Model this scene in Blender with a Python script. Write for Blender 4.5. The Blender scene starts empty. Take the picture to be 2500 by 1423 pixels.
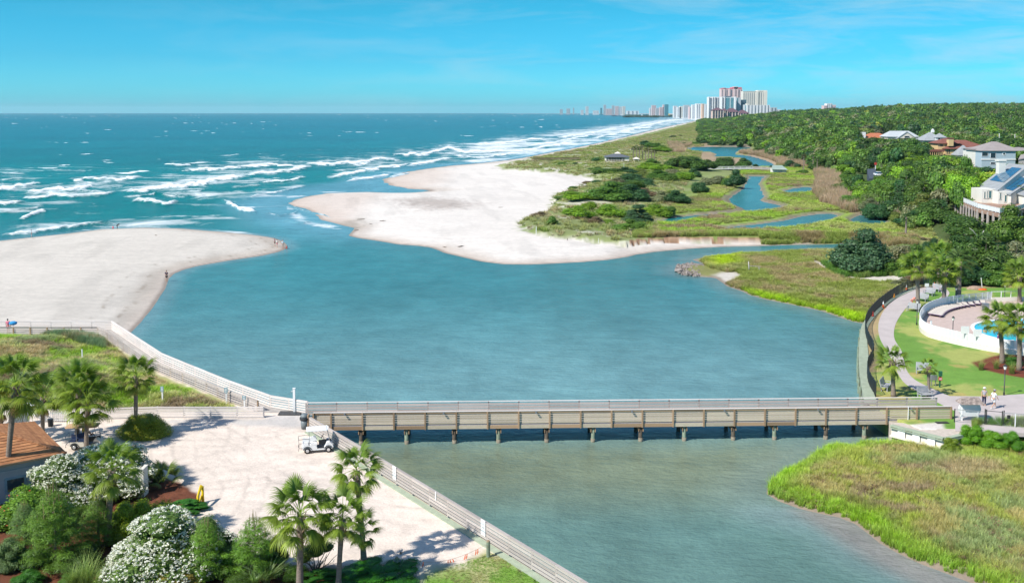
import bpy, math, random
import numpy as np
from mathutils import Vector, Matrix, Euler

random.seed(7); rng = np.random.default_rng(7)
S = bpy.context.scene
COL = S.collection

# ------------------------------------------------------------------ camera
CZ = 29.0; F = 2500.0; U0 = 1250.0; V0 = 500.0; HOR = 273.5
PITCH = math.atan((V0 - HOR) / F)
cam_d = bpy.data.cameras.new('camera'); cam = bpy.data.objects.new('camera', cam_d); COL.objects.link(cam)
cam.location = (0, 0, CZ); cam.rotation_euler = (math.pi / 2 - PITCH, 0, 0)
cam_d.sensor_width = 36.0; cam_d.lens = 36.0
cam_d.shift_y = -(711.5 - V0) / 2500.0
cam_d.clip_start = 1.0; cam_d.clip_end = 60000.0
S.camera = cam

# ------------------------------------------------------------------ sky and sun
SUN_EL = math.radians(44); sx, sy = -0.82, -0.57
_n = math.hypot(sx, sy); sx /= _n; sy /= _n
world = bpy.data.worlds.new('World'); S.world = world; world.use_nodes = True
wn = world.node_tree.nodes; wl = world.node_tree.links; wn.clear()
wo = wn.new('ShaderNodeOutputWorld'); bg = wn.new('ShaderNodeBackground')
sky = wn.new('ShaderNodeTexSky'); sky.sky_type = 'NISHITA'; sky.sun_disc = False
sky.sun_elevation = SUN_EL; sky.sun_rotation = math.atan2(sx, sy)
sky.air_density = 1.0; sky.dust_density = 0.6; sky.ozone_density = 1.0; sky.altitude = 0
tc = wn.new('ShaderNodeTexCoord')
sep = wn.new('ShaderNodeSeparateXYZ'); wl.new(tc.outputs['Generated'], sep.inputs[0])
mx = wn.new('ShaderNodeMath'); mx.operation = 'MAXIMUM'; mx.inputs[1].default_value = 0.012; wl.new(sep.outputs[2], mx.inputs[0])
cmb = wn.new('ShaderNodeCombineXYZ'); wl.new(sep.outputs[0], cmb.inputs[0]); wl.new(sep.outputs[1], cmb.inputs[1]); wl.new(mx.outputs[0], cmb.inputs[2])
wl.new(cmb.outputs[0], sky.inputs[0])
tint = wn.new('ShaderNodeMix'); tint.data_type = 'RGBA'; tint.blend_type = 'MULTIPLY'; tint.inputs[0].default_value = 1.0
wl.new(sky.outputs[0], tint.inputs[6])
# the photograph's sky is strongly cyan: graded by height over the horizon, brightened above the frame to lift shadows
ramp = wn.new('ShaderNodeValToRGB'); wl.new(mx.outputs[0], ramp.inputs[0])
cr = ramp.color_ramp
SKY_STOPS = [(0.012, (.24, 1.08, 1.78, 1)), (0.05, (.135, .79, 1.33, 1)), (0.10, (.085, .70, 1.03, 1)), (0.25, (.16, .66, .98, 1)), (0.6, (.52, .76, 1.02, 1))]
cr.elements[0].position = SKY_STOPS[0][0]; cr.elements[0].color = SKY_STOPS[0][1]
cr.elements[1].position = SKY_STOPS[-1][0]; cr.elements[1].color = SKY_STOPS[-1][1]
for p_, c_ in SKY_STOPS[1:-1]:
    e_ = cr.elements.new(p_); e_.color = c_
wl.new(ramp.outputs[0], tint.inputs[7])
# faint high veil of cirrus
mpw = wn.new('ShaderNodeMapping'); mpw.inputs['Scale'].default_value = (1.6, 1.6, 11.0); wl.new(cmb.outputs[0], mpw.inputs[0])
cn = wn.new('ShaderNodeTexNoise'); cn.inputs['Scale'].default_value = 4.6; cn.inputs['Detail'].default_value = 7; cn.inputs['Roughness'].default_value = 0.62; cn.inputs['Distortion'].default_value = 0.5
wl.new(mpw.outputs[0], cn.inputs['Vector'])
cm = wn.new('ShaderNodeMapRange'); cm.inputs[1].default_value = 0.44; cm.inputs[2].default_value = 0.70; cm.inputs[3].default_value = 0.0; cm.inputs[4].default_value = 0.5
wl.new(cn.outputs[0], cm.inputs[0])
ex = wn.new('ShaderNodeMapRange'); ex.inputs[1].default_value = -0.45; ex.inputs[2].default_value = 0.5; wl.new(sep.outputs[0], ex.inputs[0])
mu = wn.new('ShaderNodeMath'); mu.operation = 'MULTIPLY'; wl.new(cm.outputs[0], mu.inputs[0]); wl.new(ex.outputs[0], mu.inputs[1])
ad = wn.new('ShaderNodeMix'); ad.data_type = 'RGBA'; ad.inputs[7].default_value = (4.6, 5.9, 6.5, 1)
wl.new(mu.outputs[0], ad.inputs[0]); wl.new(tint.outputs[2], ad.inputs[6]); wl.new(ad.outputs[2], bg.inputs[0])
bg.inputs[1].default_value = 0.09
wl.new(bg.outputs[0], wo.inputs[0])

sun_d = bpy.data.lights.new('sun', 'SUN'); sun_d.energy = 4.3; sun_d.angle = math.radians(0.5); sun_d.color = (1.0, 0.95, 0.87)
sun = bpy.data.objects.new('sun', sun_d); COL.objects.link(sun)
to_sun = Vector((sx * math.cos(SUN_EL), sy * math.cos(SUN_EL), math.sin(SUN_EL)))
sun.rotation_euler = to_sun.to_track_quat('Z', 'Y').to_euler(); sun.location = (0, 0, 200)

S.view_settings.view_transform = 'Standard'; S.view_settings.look = 'None'
S.view_settings.gamma = 1.0; S.view_settings.use_curve_mapping = False
S.view_settings.exposure = 0.55
S.render.engine = 'CYCLES'
S.cycles.max_bounces = 5; S.cycles.diffuse_bounces = 2; S.cycles.glossy_bounces = 2; S.cycles.transmission_bounces = 2
S.cycles.transparent_max_bounces = 6; S.cycles.volume_bounces = 0
S.cycles.caustics_reflective = False; S.cycles.caustics_refractive = False
S.cycles.use_denoising = True

# ------------------------------------------------------------------ surveying: where a point of the ground lies
cp, sp = math.cos(PITCH), math.sin(PITCH)
def G(u, v, z=0.0):
    a = (u - U0) / F; b = (v - V0) / F
    t = (z - CZ) / (-sp - b * cp)
    return Vector((a * t, (cp - b * sp) * t, z))
def GD(u, v, Y):                      # point on the line of sight at distance Y
    a = (u - U0) / F; b = (v - V0) / F
    t = Y / (cp - b * sp)
    return Vector((a * t, Y, CZ + (-sp - b * cp) * t))
def Gn(u, v, z=0.0):
    a = (u - U0) / F; b = (v - V0) / F
    t = (z - CZ) / (-sp - b * cp)
    return a * t, (cp - b * sp) * t
def UV(x, y, z=0.0):
    zz = np.asarray(z) - CZ
    fz = y * cp - zz * sp; dn = -y * sp - zz * cp
    return U0 + F * x / fz, V0 + F * dn / fz

# ------------------------------------------------------------------ noise in numpy
def _hash(ix, iy, seed):
    h = (ix * 374761393 + iy * 668265263 + seed * 1442695041) & 0xFFFFFFFF
    h = ((h ^ (h >> 13)) * 1274126177) & 0xFFFFFFFF
    return ((h ^ (h >> 16)) & 0xFFFFFF) / float(0xFFFFFF)
def vnoise(x, y, seed=0):
    x = np.asarray(x, float); y = np.asarray(y, float)
    ix = np.floor(x).astype(np.int64); iy = np.floor(y).astype(np.int64)
    fx = x - ix; fy = y - iy; fx = fx * fx * (3 - 2 * fx); fy = fy * fy * (3 - 2 * fy)
    a = _hash(ix, iy, seed); b = _hash(ix + 1, iy, seed); c = _hash(ix, iy + 1, seed); d = _hash(ix + 1, iy + 1, seed)
    return (a * (1 - fx) + b * fx) * (1 - fy) + (c * (1 - fx) + d * fx) * fy
def fbm(x, y, seed=0, o=4):
    s = 0; a = 0.5; t = 0
    for i in range(o):
        s = s + a * vnoise(x * 2 ** i, y * 2 ** i, seed + i * 17); t += a; a *= 0.5
    return s / t
def sstep(a, b, x):
    t = np.clip((x - a) / (b - a), 0, 1); return t * t * (3 - 2 * t)

# ------------------------------------------------------------------ object helpers
def tag(o, label=None, cat=None, group=None, kind=None):
    if label: o['label'] = label
    if cat: o['category'] = cat
    if group: o['group'] = group
    if kind: o['kind'] = kind
    return o
def empty(name, loc, label=None, cat=None, group=None, rz=0.0):
    o = bpy.data.objects.new(name, None); o.empty_display_size = 0.3; o.location = loc; o.rotation_euler = (0, 0, rz)
    COL.objects.link(o); return tag(o, label, cat, group)
def link(name, me, parent=None, loc=None, rot=None, scale=None):
    o = bpy.data.objects.new(name, me); COL.objects.link(o)
    if parent is not None: o.parent = parent
    if loc is not None: o.location = loc
    if rot is not None: o.rotation_euler = rot
    if scale is not None: o.scale = scale
    return o
def mesh_np(name, V, Fc, mat=None, smooth=False, cols=None, mats=None, midx=None):
    """V (n,3), Fc (m,k) same-size faces"""
    V = np.asarray(V, np.float32); Fc = np.asarray(Fc, np.int32); k = Fc.shape[1]
    me = bpy.data.meshes.new(name)
    me.vertices.add(len(V)); me.vertices.foreach_set('co', V.ravel())
    me.loops.add(Fc.size); me.loops.foreach_set('vertex_index', Fc.ravel())
    me.polygons.add(len(Fc)); me.polygons.foreach_set('loop_start', np.arange(0, Fc.size, k, dtype=np.int32))
    if smooth: me.polygons.foreach_set('use_smooth', np.ones(len(Fc), bool))
    if mat: me.materials.append(mat)
    if mats:
        for m in mats: me.materials.append(m)
        me.polygons.foreach_set('material_index', np.asarray(midx, np.int32))
    me.update(calc_edges=True)
    if cols is not None:
        for nm, c in cols.items():
            c = np.asarray(c, np.float32)
            if c.ndim == 1:
                at = me.attributes.new(nm, 'FLOAT', 'POINT'); at.data.foreach_set('value', c)
            else:
                if c.shape[1] == 3: c = np.concatenate([c, np.ones((len(c), 1), np.float32)], 1)
                at = me.attributes.new(nm, 'FLOAT_COLOR', 'POINT'); at.data.foreach_set('color', c.ravel())
    return me
class MB:
    """collects boxes, bars, tubes and prisms, links them as one mesh"""
    def __init__(s): s.v = []; s.f = []; s.m = []; s.cur = 0
    def add(s, vs, fs):
        n = len(s.v); s.v += [tuple(v) for v in vs]; s.f += [tuple(i + n for i in f) for f in fs]; s.m += [s.cur] * len(fs); return s
    def box(s, c, d, rz=0.0):
        cx, cy, cz = c; dx, dy, dz = d[0] / 2, d[1] / 2, d[2] / 2; ca, sa = math.cos(rz), math.sin(rz)
        vs = []
        for x, y, z in ((-1, -1, -1), (1, -1, -1), (1, 1, -1), (-1, 1, -1), (-1, -1, 1), (1, -1, 1), (1, 1, 1), (-1, 1, 1)):
            X, Y = x * dx, y * dy; vs.append((cx + X * ca - Y * sa, cy + X * sa + Y * ca, cz + z * dz))
        return s.add(vs, ((0, 3, 2, 1), (4, 5, 6, 7), (0, 1, 5, 4), (1, 2, 6, 5), (2, 3, 7, 6), (3, 0, 4, 7)))
    def bar(s, a, b, w, h):
        a = Vector(a); b = Vector(b); d = (b - a).normalized(); up = Vector((0, 0, 1))
        if abs(d.z) > 0.95: up = Vector((0, 1, 0))
        r = d.cross(up).normalized(); u = r.cross(d)
        vs = [p + r * (i * w / 2) + u * (j * h / 2) for p in (a, b) for i, j in ((-1, -1), (1, -1), (1, 1), (-1, 1))]
        return s.add(vs, ((0, 1, 2, 3), (7, 6, 5, 4), (0, 4, 5, 1), (1, 5, 6, 2), (2, 6, 7, 3), (3, 7, 4, 0)))
    def tube(s, pts, rad, n=8, cap=True):
        pts = [Vector(p) for p in pts]
        if not hasattr(rad, '__len__'): rad = [rad] * len(pts)
        vs = []; 
        for i, p in enumerate(pts):
            d = (pts[min(i + 1, len(pts) - 1)] - pts[max(i - 1, 0)]).normalized()
            up = Vector((0, 0, 1)) if abs(d.z) < 0.9 else Vector((1, 0, 0))
            r = d.cross(up).normalized(); u = r.cross(d)
            for k in range(n):
                a = 2 * math.pi * k / n; vs.append(p + (r * math.cos(a) + u * math.sin(a)) * rad[i])
        fs = []
        for i in range(len(pts) - 1):
            for k in range(n):
                fs.append((i * n + k, (i + 1) * n + k, (i + 1) * n + (k + 1) % n, i * n + (k + 1) % n))
        if cap: fs.append(tuple(range(n))); fs.append(tuple(reversed(range((len(pts) - 1) * n, len(pts) * n))))
        return s.add(vs, fs)
    def prism(s, poly, z0, z1):
        n = len(poly); vs = [(p[0], p[1], z0) for p in poly] + [(p[0], p[1], z1) for p in poly]
        area = sum(poly[i][0] * poly[(i + 1) % n][1] - poly[(i + 1) % n][0] * poly[i][1] for i in range(n))
        o = list(range(n)); 
        fs = [tuple(reversed(o)), tuple(i + n for i in o)] if area > 0 else [tuple(o), tuple(i + n for i in reversed(o))]
        for i in range(n):
            j = (i + 1) % n; fs.append((i, j, j + n, i + n) if area > 0 else (j, i, i + n, j + n))
        return s.add(vs, fs)
    def ball(s, c, r, n=10, m=6):
        if not hasattr(r, '__len__'): r = (r, r, r)
        vs = [(c[0], c[1], c[2] + r[2])]; fs = []
        for i in range(1, m):
            t = math.pi * i / m
            for k in range(n):
                a = 2 * math.pi * k / n; vs.append((c[0] + r[0] * math.sin(t) * math.cos(a), c[1] + r[1] * math.sin(t) * math.sin(a), c[2] + r[2] * math.cos(t)))
        vs.append((c[0], c[1], c[2] - r[2])); L = len(vs) - 1
        for k in range(n): fs.append((0, 1 + k, 1 + (k + 1) % n)); fs.append((L, 1 + (m - 2) * n + (k + 1) % n, 1 + (m - 2) * n + k))
        for i in range(m - 2):
            for k in range(n): fs.append((1 + i * n + k, 1 + (i + 1) * n + k, 1 + (i + 1) * n + (k + 1) % n, 1 + i * n + (k + 1) % n))
        return s.add(vs, fs)
    def mesh(s, name, mat, origin=(0, 0, 0), smooth=False):
        o = Vector(origin); me = bpy.data.meshes.new(name)
        me.from_pydata([(v[0] - o.x, v[1] - o.y, v[2] - o.z) for v in s.v], [], s.f)
        for m in (mat if isinstance(mat, (list, tuple)) else [mat]): me.materials.append(m)
        if isinstance(mat, (list, tuple)): me.polygons.foreach_set('material_index', s.m)
        if smooth: me.polygons.foreach_set('use_smooth', [True] * len(s.f))
        me.update(); return me
    def build(s, name, mat, parent=None, smooth=False, world=True):
        off = Vector((0, 0, 0)); p = parent
        if world:
            while p is not None: off += p.location; p = p.parent
        return link(name, s.mesh(name, mat, off, smooth), parent)
def copy_tree(o, parent=None):
    c = o.copy(); COL.objects.link(c)
    if parent is not None: c.parent = parent
    for ch in list(o.children): copy_tree(ch, c)
    return c
def dup(o, loc, rz=0.0, label=None, group=None, sc=None):
    c = copy_tree(o); c.location = loc; c.rotation_euler = (0, 0, rz)
    if label: c['label'] = label
    if group: c['group'] = group
    if sc: c.scale = (sc, sc, sc)
    return c
_cubes = {}
def piece(name, parent, a, b, w, h, mat, up=None):
    """a board from a to b (world): its own object, all boards of a material share one mesh"""
    key = mat.name
    if key not in _cubes:
        m = MB(); m.box((0, 0, 0), (1, 1, 1)); _cubes[key] = m.mesh('board', mat)
    a = Vector(a); b = Vector(b); d = b - a; L = d.length; x = d.normalized()
    upv = Vector(up) if up else (Vector((0, 0, 1)) if abs(x.z) < 0.95 else Vector((0, 1, 0)))
    y = upv.cross(x).normalized(); z = x.cross(y)
    o = bpy.data.objects.new(name, _cubes[key]); COL.objects.link(o); o.parent = parent
    off = Vector((0, 0, 0)); p = parent
    while p is not None: off += p.location; p = p.parent
    c = (a + b) / 2 - off
    M = Matrix(((x.x * L, y.x * w, z.x * h, c.x), (x.y * L, y.y * w, z.y * h, c.y), (x.z * L, y.z * w, z.z * h, c.z), (0, 0, 0, 1)))
    o.matrix_local = M
    return o

# ------------------------------------------------------------------ materials
MATS = {}
def newmat(name):
    m = bpy.data.materials.new(name); m.use_nodes = True; nt = m.node_tree; nt.nodes.clear(); MATS[name] = m
    return m, nt, nt.nodes, nt.links
def mat(name, col, rough=0.6, spec=0.4, metal=0.0, var=0.12, scale=3.0, bump=0.0, col2=None, coord='Object', stretch=(1, 1, 1), objvar=0.0, alpha=None, ior=1.45):
    m, nt, N, L = newmat(name)
    o = N.new('ShaderNodeOutputMaterial'); b = N.new('ShaderNodeBsdfPrincipled'); L.new(b.outputs[0], o.inputs[0])
    b.inputs['Roughness'].default_value = rough; b.inputs['Specular IOR Level'].default_value = spec; b.inputs['Metallic'].default_value = metal
    t = N.new('ShaderNodeTexCoord'); mp = N.new('ShaderNodeMapping'); mp.inputs['Scale'].default_value = stretch
    L.new(t.outputs[coord], mp.inputs[0])
    nz = N.new('ShaderNodeTexNoise'); nz.inputs['Scale'].default_value = scale; nz.inputs['Detail'].default_value = 5; nz.inputs['Roughness'].default_value = 0.6
    L.new(mp.outputs[0], nz.inputs['Vector'])
    c2 = col2 or tuple(max(0, c * (1 - 2.2 * var)) for c in col)
    mr = N.new('ShaderNodeMapRange'); mr.inputs[1].default_value = 0.3; mr.inputs[2].default_value = 0.7; L.new(nz.outputs[0], mr.inputs[0])
    mi = N.new('ShaderNodeMix'); mi.data_type = 'RGBA'; mi.inputs[6].default_value = (*c2, 1); mi.inputs[7].default_value = (*col, 1); L.new(mr.outputs[0], mi.inputs[0])
    out = mi.outputs[2]
    if objvar:
        oi = N.new('ShaderNodeObjectInfo'); r = N.new('ShaderNodeMapRange'); r.inputs[3].default_value = 1 - objvar; r.inputs[4].default_value = 1 + objvar * 0.6
        L.new(oi.outputs['Random'], r.inputs[0]); vm = N.new('ShaderNodeVectorMath'); vm.operation = 'SCALE'
        L.new(out, vm.inputs[0]); L.new(r.outputs[0], vm.inputs['Scale']); out = vm.outputs[0]
    L.new(out, b.inputs['Base Color'])
    if bump:
        bp = N.new('ShaderNodeBump'); bp.inputs['Strength'].default_value = bump; bp.inputs['Distance'].default_value = 0.03
        n2 = N.new('ShaderNodeTexNoise'); n2.inputs['Scale'].default_value = scale * 6; n2.inputs['Detail'].default_value = 4; L.new(mp.outputs[0], n2.inputs['Vector'])
        L.new(n2.outputs[0], bp.inputs['Height']); L.new(bp.outputs[0], b.inputs['Normal'])
    return m
def leafmat(name, mode='OBJECT', rough=0.5, trans=0.28, spec=0.35):
    """foliage: object colour (or the scattered point's own colour) times the leaf's tint"""
    m, nt, N, L = newmat(name)
    o = N.new('ShaderNodeOutputMaterial'); b = N.new('ShaderNodeBsdfPrincipled'); b.inputs['Roughness'].default_value = rough; b.inputs['Specular IOR Level'].default_value = spec
    tr = N.new('ShaderNodeBsdfTranslucent'); ms = N.new('ShaderNodeMixShader'); ms.inputs[0].default_value = trans
    at = N.new('ShaderNodeAttribute'); at.attribute_name = 'tint'
    if mode == 'OBJECT':
        oi = N.new('ShaderNodeObjectInfo'); src = oi.outputs['Color']
    else:
        a2 = N.new('ShaderNodeAttribute'); a2.attribute_type = 'INSTANCER'; a2.attribute_name = 'tcol'; src = a2.outputs['Color']
    mu = N.new('ShaderNodeMix'); mu.data_type = 'RGBA'; mu.blend_type = 'MULTIPLY'; mu.inputs[0].default_value = 1
    L.new(src, mu.inputs[6]); L.new(at.outputs['Color'], mu.inputs[7])
    L.new(mu.outputs[2], b.inputs['Base Color'])
    gm = N.new('ShaderNodeMix'); gm.data_type = 'RGBA'; gm.blend_type = 'MULTIPLY'; gm.inputs[0].default_value = 1; gm.inputs[7].default_value = (1.25, 1.3, 0.6, 1)
    L.new(mu.outputs[2], gm.inputs[6]); L.new(gm.outputs[2], tr.inputs[0])
    L.new(b.outputs[0], ms.inputs[1]); L.new(tr.outputs[0], ms.inputs[2]); L.new(ms.outputs[0], o.inputs[0])
    return m
LEAF = leafmat('leaf'); LEAFI = leafmat('leaf_scattered', 'INSTANCER')
FLOWER = leafmat('blossom', rough=0.6, trans=0.2)
WOOD = mat('weathered_wood', (0.56, 0.50, 0.46), 0.8, 0.2, var=0.16, scale=5, stretch=(1.5, 9, 9), objvar=0.22, bump=0.4)
WOODP = mat('pale_wood', (0.78, 0.71, 0.66), 0.8, 0.2, var=0.10, scale=5, stretch=(1.5, 9, 9), objvar=0.12, bump=0.3)
WOODB = mat('brown_wood', (0.46, 0.28, 0.17), 0.8, 0.2, var=0.2, scale=4, stretch=(1.5, 6, 6), objvar=0.28, bump=0.4, col2=(0.30, 0.235, 0.15))
WOODG = mat('mossy_board', (0.62, 0.52, 0.42), 0.85, 0.2, var=0.2, scale=3, stretch=(2, 6, 6), objvar=0.2, bump=0.4, col2=(0.42, 0.365, 0.24))
GREENW = mat('treated_green_wood', (0.40, 0.46, 0.34), 0.8, 0.2, var=0.12, scale=2, objvar=0.1)
WHITE = mat('white_paint', (0.80, 0.80, 0.79), 0.5, 0.4, var=0.03, scale=2)
CREAM = mat('cream_paint', (0.74, 0.69, 0.60), 0.6, 0.3, var=0.04, scale=1)
BLACK = mat('black_metal', (0.025, 0.028, 0.03), 0.4, 0.5, var=0.1)
RUBBER = mat('rubber', (0.02, 0.02, 0.02), 0.8, 0.3)
GREYM = mat('grey_metal', (0.35, 0.36, 0.37), 0.4, 0.5, metal=0.6, var=0.06)
CONC = mat('concrete', (0.56, 0.53, 0.50), 0.85, 0.2, var=0.07, scale=0.8, bump=0.3)
GLASSD = mat('dark_glass', (0.03, 0.06, 0.08), 0.08, 0.8, var=0.1)
SKIN = mat('skin', (0.55, 0.33, 0.23), 0.6, 0.3, var=0.04)
BARK = mat('palm_bark', (0.30, 0.245, 0.20), 0.9, 0.1, var=0.2, scale=4, stretch=(1, 1, 5), bump=0.8)
BARK2 = mat('branch_bark', (0.22, 0.18, 0.145), 0.9, 0.1, var=0.2, scale=4, bump=0.6)
# ================================================================== THE LAND
def poly(pts, z=0.0, ext=None):
    return np.array([Gn(u, v, z) for u, v in pts])
def sdf(X, Y, P):
    """signed distance, positive inside"""
    n = len(P); d2 = np.full(X.shape, 1e18); ins = np.zeros(X.shape, bool)
    for i in range(n):
        ax, ay = P[i]; bx, by = P[(i + 1) % n]; ex, ey = bx - ax, by - ay
        l2 = ex * ex + ey * ey + 1e-12
        t = np.clip(((X - ax) * ex + (Y - ay) * ey) / l2, 0, 1)
        dx = X - ax - t * ex; dy = Y - ay - t * ey
        d2 = np.minimum(d2, dx * dx + dy * dy)
        c = ((ay > Y) != (by > Y)); 
        with np.errstate(divide='ignore', invalid='ignore'):
            xi = ax + (Y - ay) * ex / (ey if abs(ey) > 1e-12 else 1e-12)
        ins ^= c & (X < xi)
    d = np.sqrt(d2); return np.where(ins, d, -d)

MAIN = poly([(1200,277.9),(1380,278.2),(1500,278.5),(1600,279.3),(1660,281.5),(1700,285),(1712,289),(1702,294),(1672,301),(1640,307),(1600,316),(1560,326),(1520,336),(1480,345),(1440,354),(1400,362),(1360,370),(1320,377),(1290,383),(1250,390),(1200,396),(1150,401),(1100,405),(1050,411),(1000,419),(960,429),(938,437),(940,446),(960,455),(1000,461),(1050,464),(1058,467),(1000,471),(950,471),(900,469),(850,470),(800,472),(760,478),(720,488),(702,497),(715,503),(748,509),(770,523),(785,537),(815,545),(842,551),(866,557),(862,566),(852,575),(870,580),(920,588),(970,597),(1020,600),(1050,604),(1085,617),(1130,629),(1180,640),(1230,645),(1290,646),(1350,644),(1420,640),(1480,635),(1530,628),(1555,621),(1600,615),(1680,608),(1760,603),(1850,601),(1950,598),(2050,595),(2110,593),(2135,600),(2200,640),(3600,640),(3600,278.0)])
SOUTH = poly([(2135,600),(2110,607),(2070,609),(2000,610),(1900,614),(1850,616),(1780,622),(1720,628),(1690,634),(1715,642),(1720,648),(1690,645),(1655,652),(1650,662),(1656,668),(1700,675),(1745,678),(1762,690),(1775,699),(1815,712),(1830,720),(1870,731),(1900,737),(1950,747),(2000,758),(2040,772),(2080,785),(2110,790),(2150,760),(3600,760),(3600,600)])
FORE = poly([(3600,1055),(2100,1085),(2075,1092),(2030,1092),(1995,1106),(1978,1122),(1942,1140),(1903,1160),(1876,1185),(1872,1205),(1900,1222),(1950,1240),(2000,1252),(2050,1262),(2090,1278),(2125,1305),(2150,1325),(2195,1350),(2255,1378),(2320,1402),(2380,1425),(2460,1460),(2600,1540),(3600,2000)])
SPIT = poly([(-900,625),(-300,606),(0,588),(75,580),(150,572),(250,560),(350,556),(440,558),(540,566),(620,574),(665,580),(690,588),(702,598),(702,606),(680,615),(640,624),(600,630),(560,636),(520,643),(480,650),(450,658),(425,668),(412,680),(408,692),(404,705),(392,722),(378,742),(362,765),(345,785),(325,805),(300,830),(280,850),(-900,850)])
LEFTHI = poly([(-900,803),(274,803),(287,812),(396,890),(450,913),(562,958),(661,996),(745,1012),(752,1040),(768,1054),(931,1157),(1300,1389),(1500,1516),(1900,1760),(-900,1760)], 1.8)
RIGHTHI_PX = [(2242,697),(2184,722),(2147,748),(2123,772),(2106,797),(2101,830),(2099,870),(2101,910),(2107,950),(2120,985),(2165,1015),(2195,1027),(2250,1050),(2330,1046),(2372,1050),(2500,1058),(3600,1090),(3600,690)]
RIGHTHI = poly(RIGHTHI_PX, 1.8)
CREEKS = [poly(p) for p in (
 [(1672,363),(1690,360),(1829,359),(1835,362),(1800,370),(1796,377),(1832,381),(1865,390),(1892,402),(1882,409),(1850,409),(1835,404),(1826,395),(1812,386),(1770,382),(1742,382),(1747,377),(1735,371),(1700,371),(1682,367)],
 [(1828,430),(1872,430),(1860,440),(1853,450),(1862,468),(1868,480),(1856,490),(1886,497),(1914,504),(1885,512),(1825,519),(1745,525),(1690,533),(1655,541),(1622,546),(1600,540),(1630,533),(1700,525),(1775,520),(1822,515),(1810,508),(1786,498),(1778,487),(1790,476),(1814,462),(1822,445)],
 [(1760,556),(1850,547),(1915,538),(1955,528),(2000,522),(2028,521),(2048,526),(2030,535),(1992,545),(1942,553),(1900,557),(1850,560),(1790,560)],
 [(2075,535),(2097,525),(2130,521),(2164,524),(2174,532),(2160,545),(2130,550),(2100,548),(2082,543)],
 [(1908,466),(1938,460),(1970,457),(1990,460),(1968,470),(1930,474)])]
VEG = poly([(1214,407),(1238,399),(1290,388),(1330,381),(1400,367),(1450,356),(1520,340),(1600,321),(1650,309),(1695,298),(1720,291),(1900,292),(2300,300),(3600,300),(3600,640),(2200,640),(2150,586),(2000,586),(1850,584),(1700,585),(1600,588),(1560,591),(1535,600),(1500,594),(1440,588),(1380,582),(1320,576),(1283,562),(1256,543),(1290,531),(1320,523),(1343,511),(1352,496),(1346,480),(1368,468),(1400,462),(1432,451),(1450,440),(1430,433),(1380,426),(1320,422),(1260,417),(1222,414)], 1.0)
FOREST_PX = [(1702,297),(1704,322),(1710,345),(1762,350),(1838,352),(1850,366),(1890,376),(1962,393),(1988,406),(2040,410),(2072,430),(2060,455),(2080,482),(2112,508),(2165,516),(2205,532),(2262,556),(2300,575),(2360,560),(2500,560),(3300,600),(3300,287),(1735,287)]
FOREST = poly(FOREST_PX, 3.0)
def hill(X, Y):
    u = U0 + F * X / np.maximum(Y, 1)
    return sstep(700, 2300, Y) * sstep(1800, 2350, u) * 19 * (0.75 + 0.5 * fbm(X / 500, Y / 500, 5, 2))
MARSHP = poly([(1560,590),(1600,545),(1640,505),(1700,480),(1760,440),(1800,408),(1700,385),(1690,352),(1860,352),(2000,400),(2060,430),(2090,480),(2140,512),(2270,560),(2300,620),(2100,596),(1850,592)], .5)
def prof(s, H, w): return np.where(s > 0, H * (1 - np.exp(-np.maximum(s, 0) / w)), np.maximum(-2.0, s * H / w))

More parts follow.
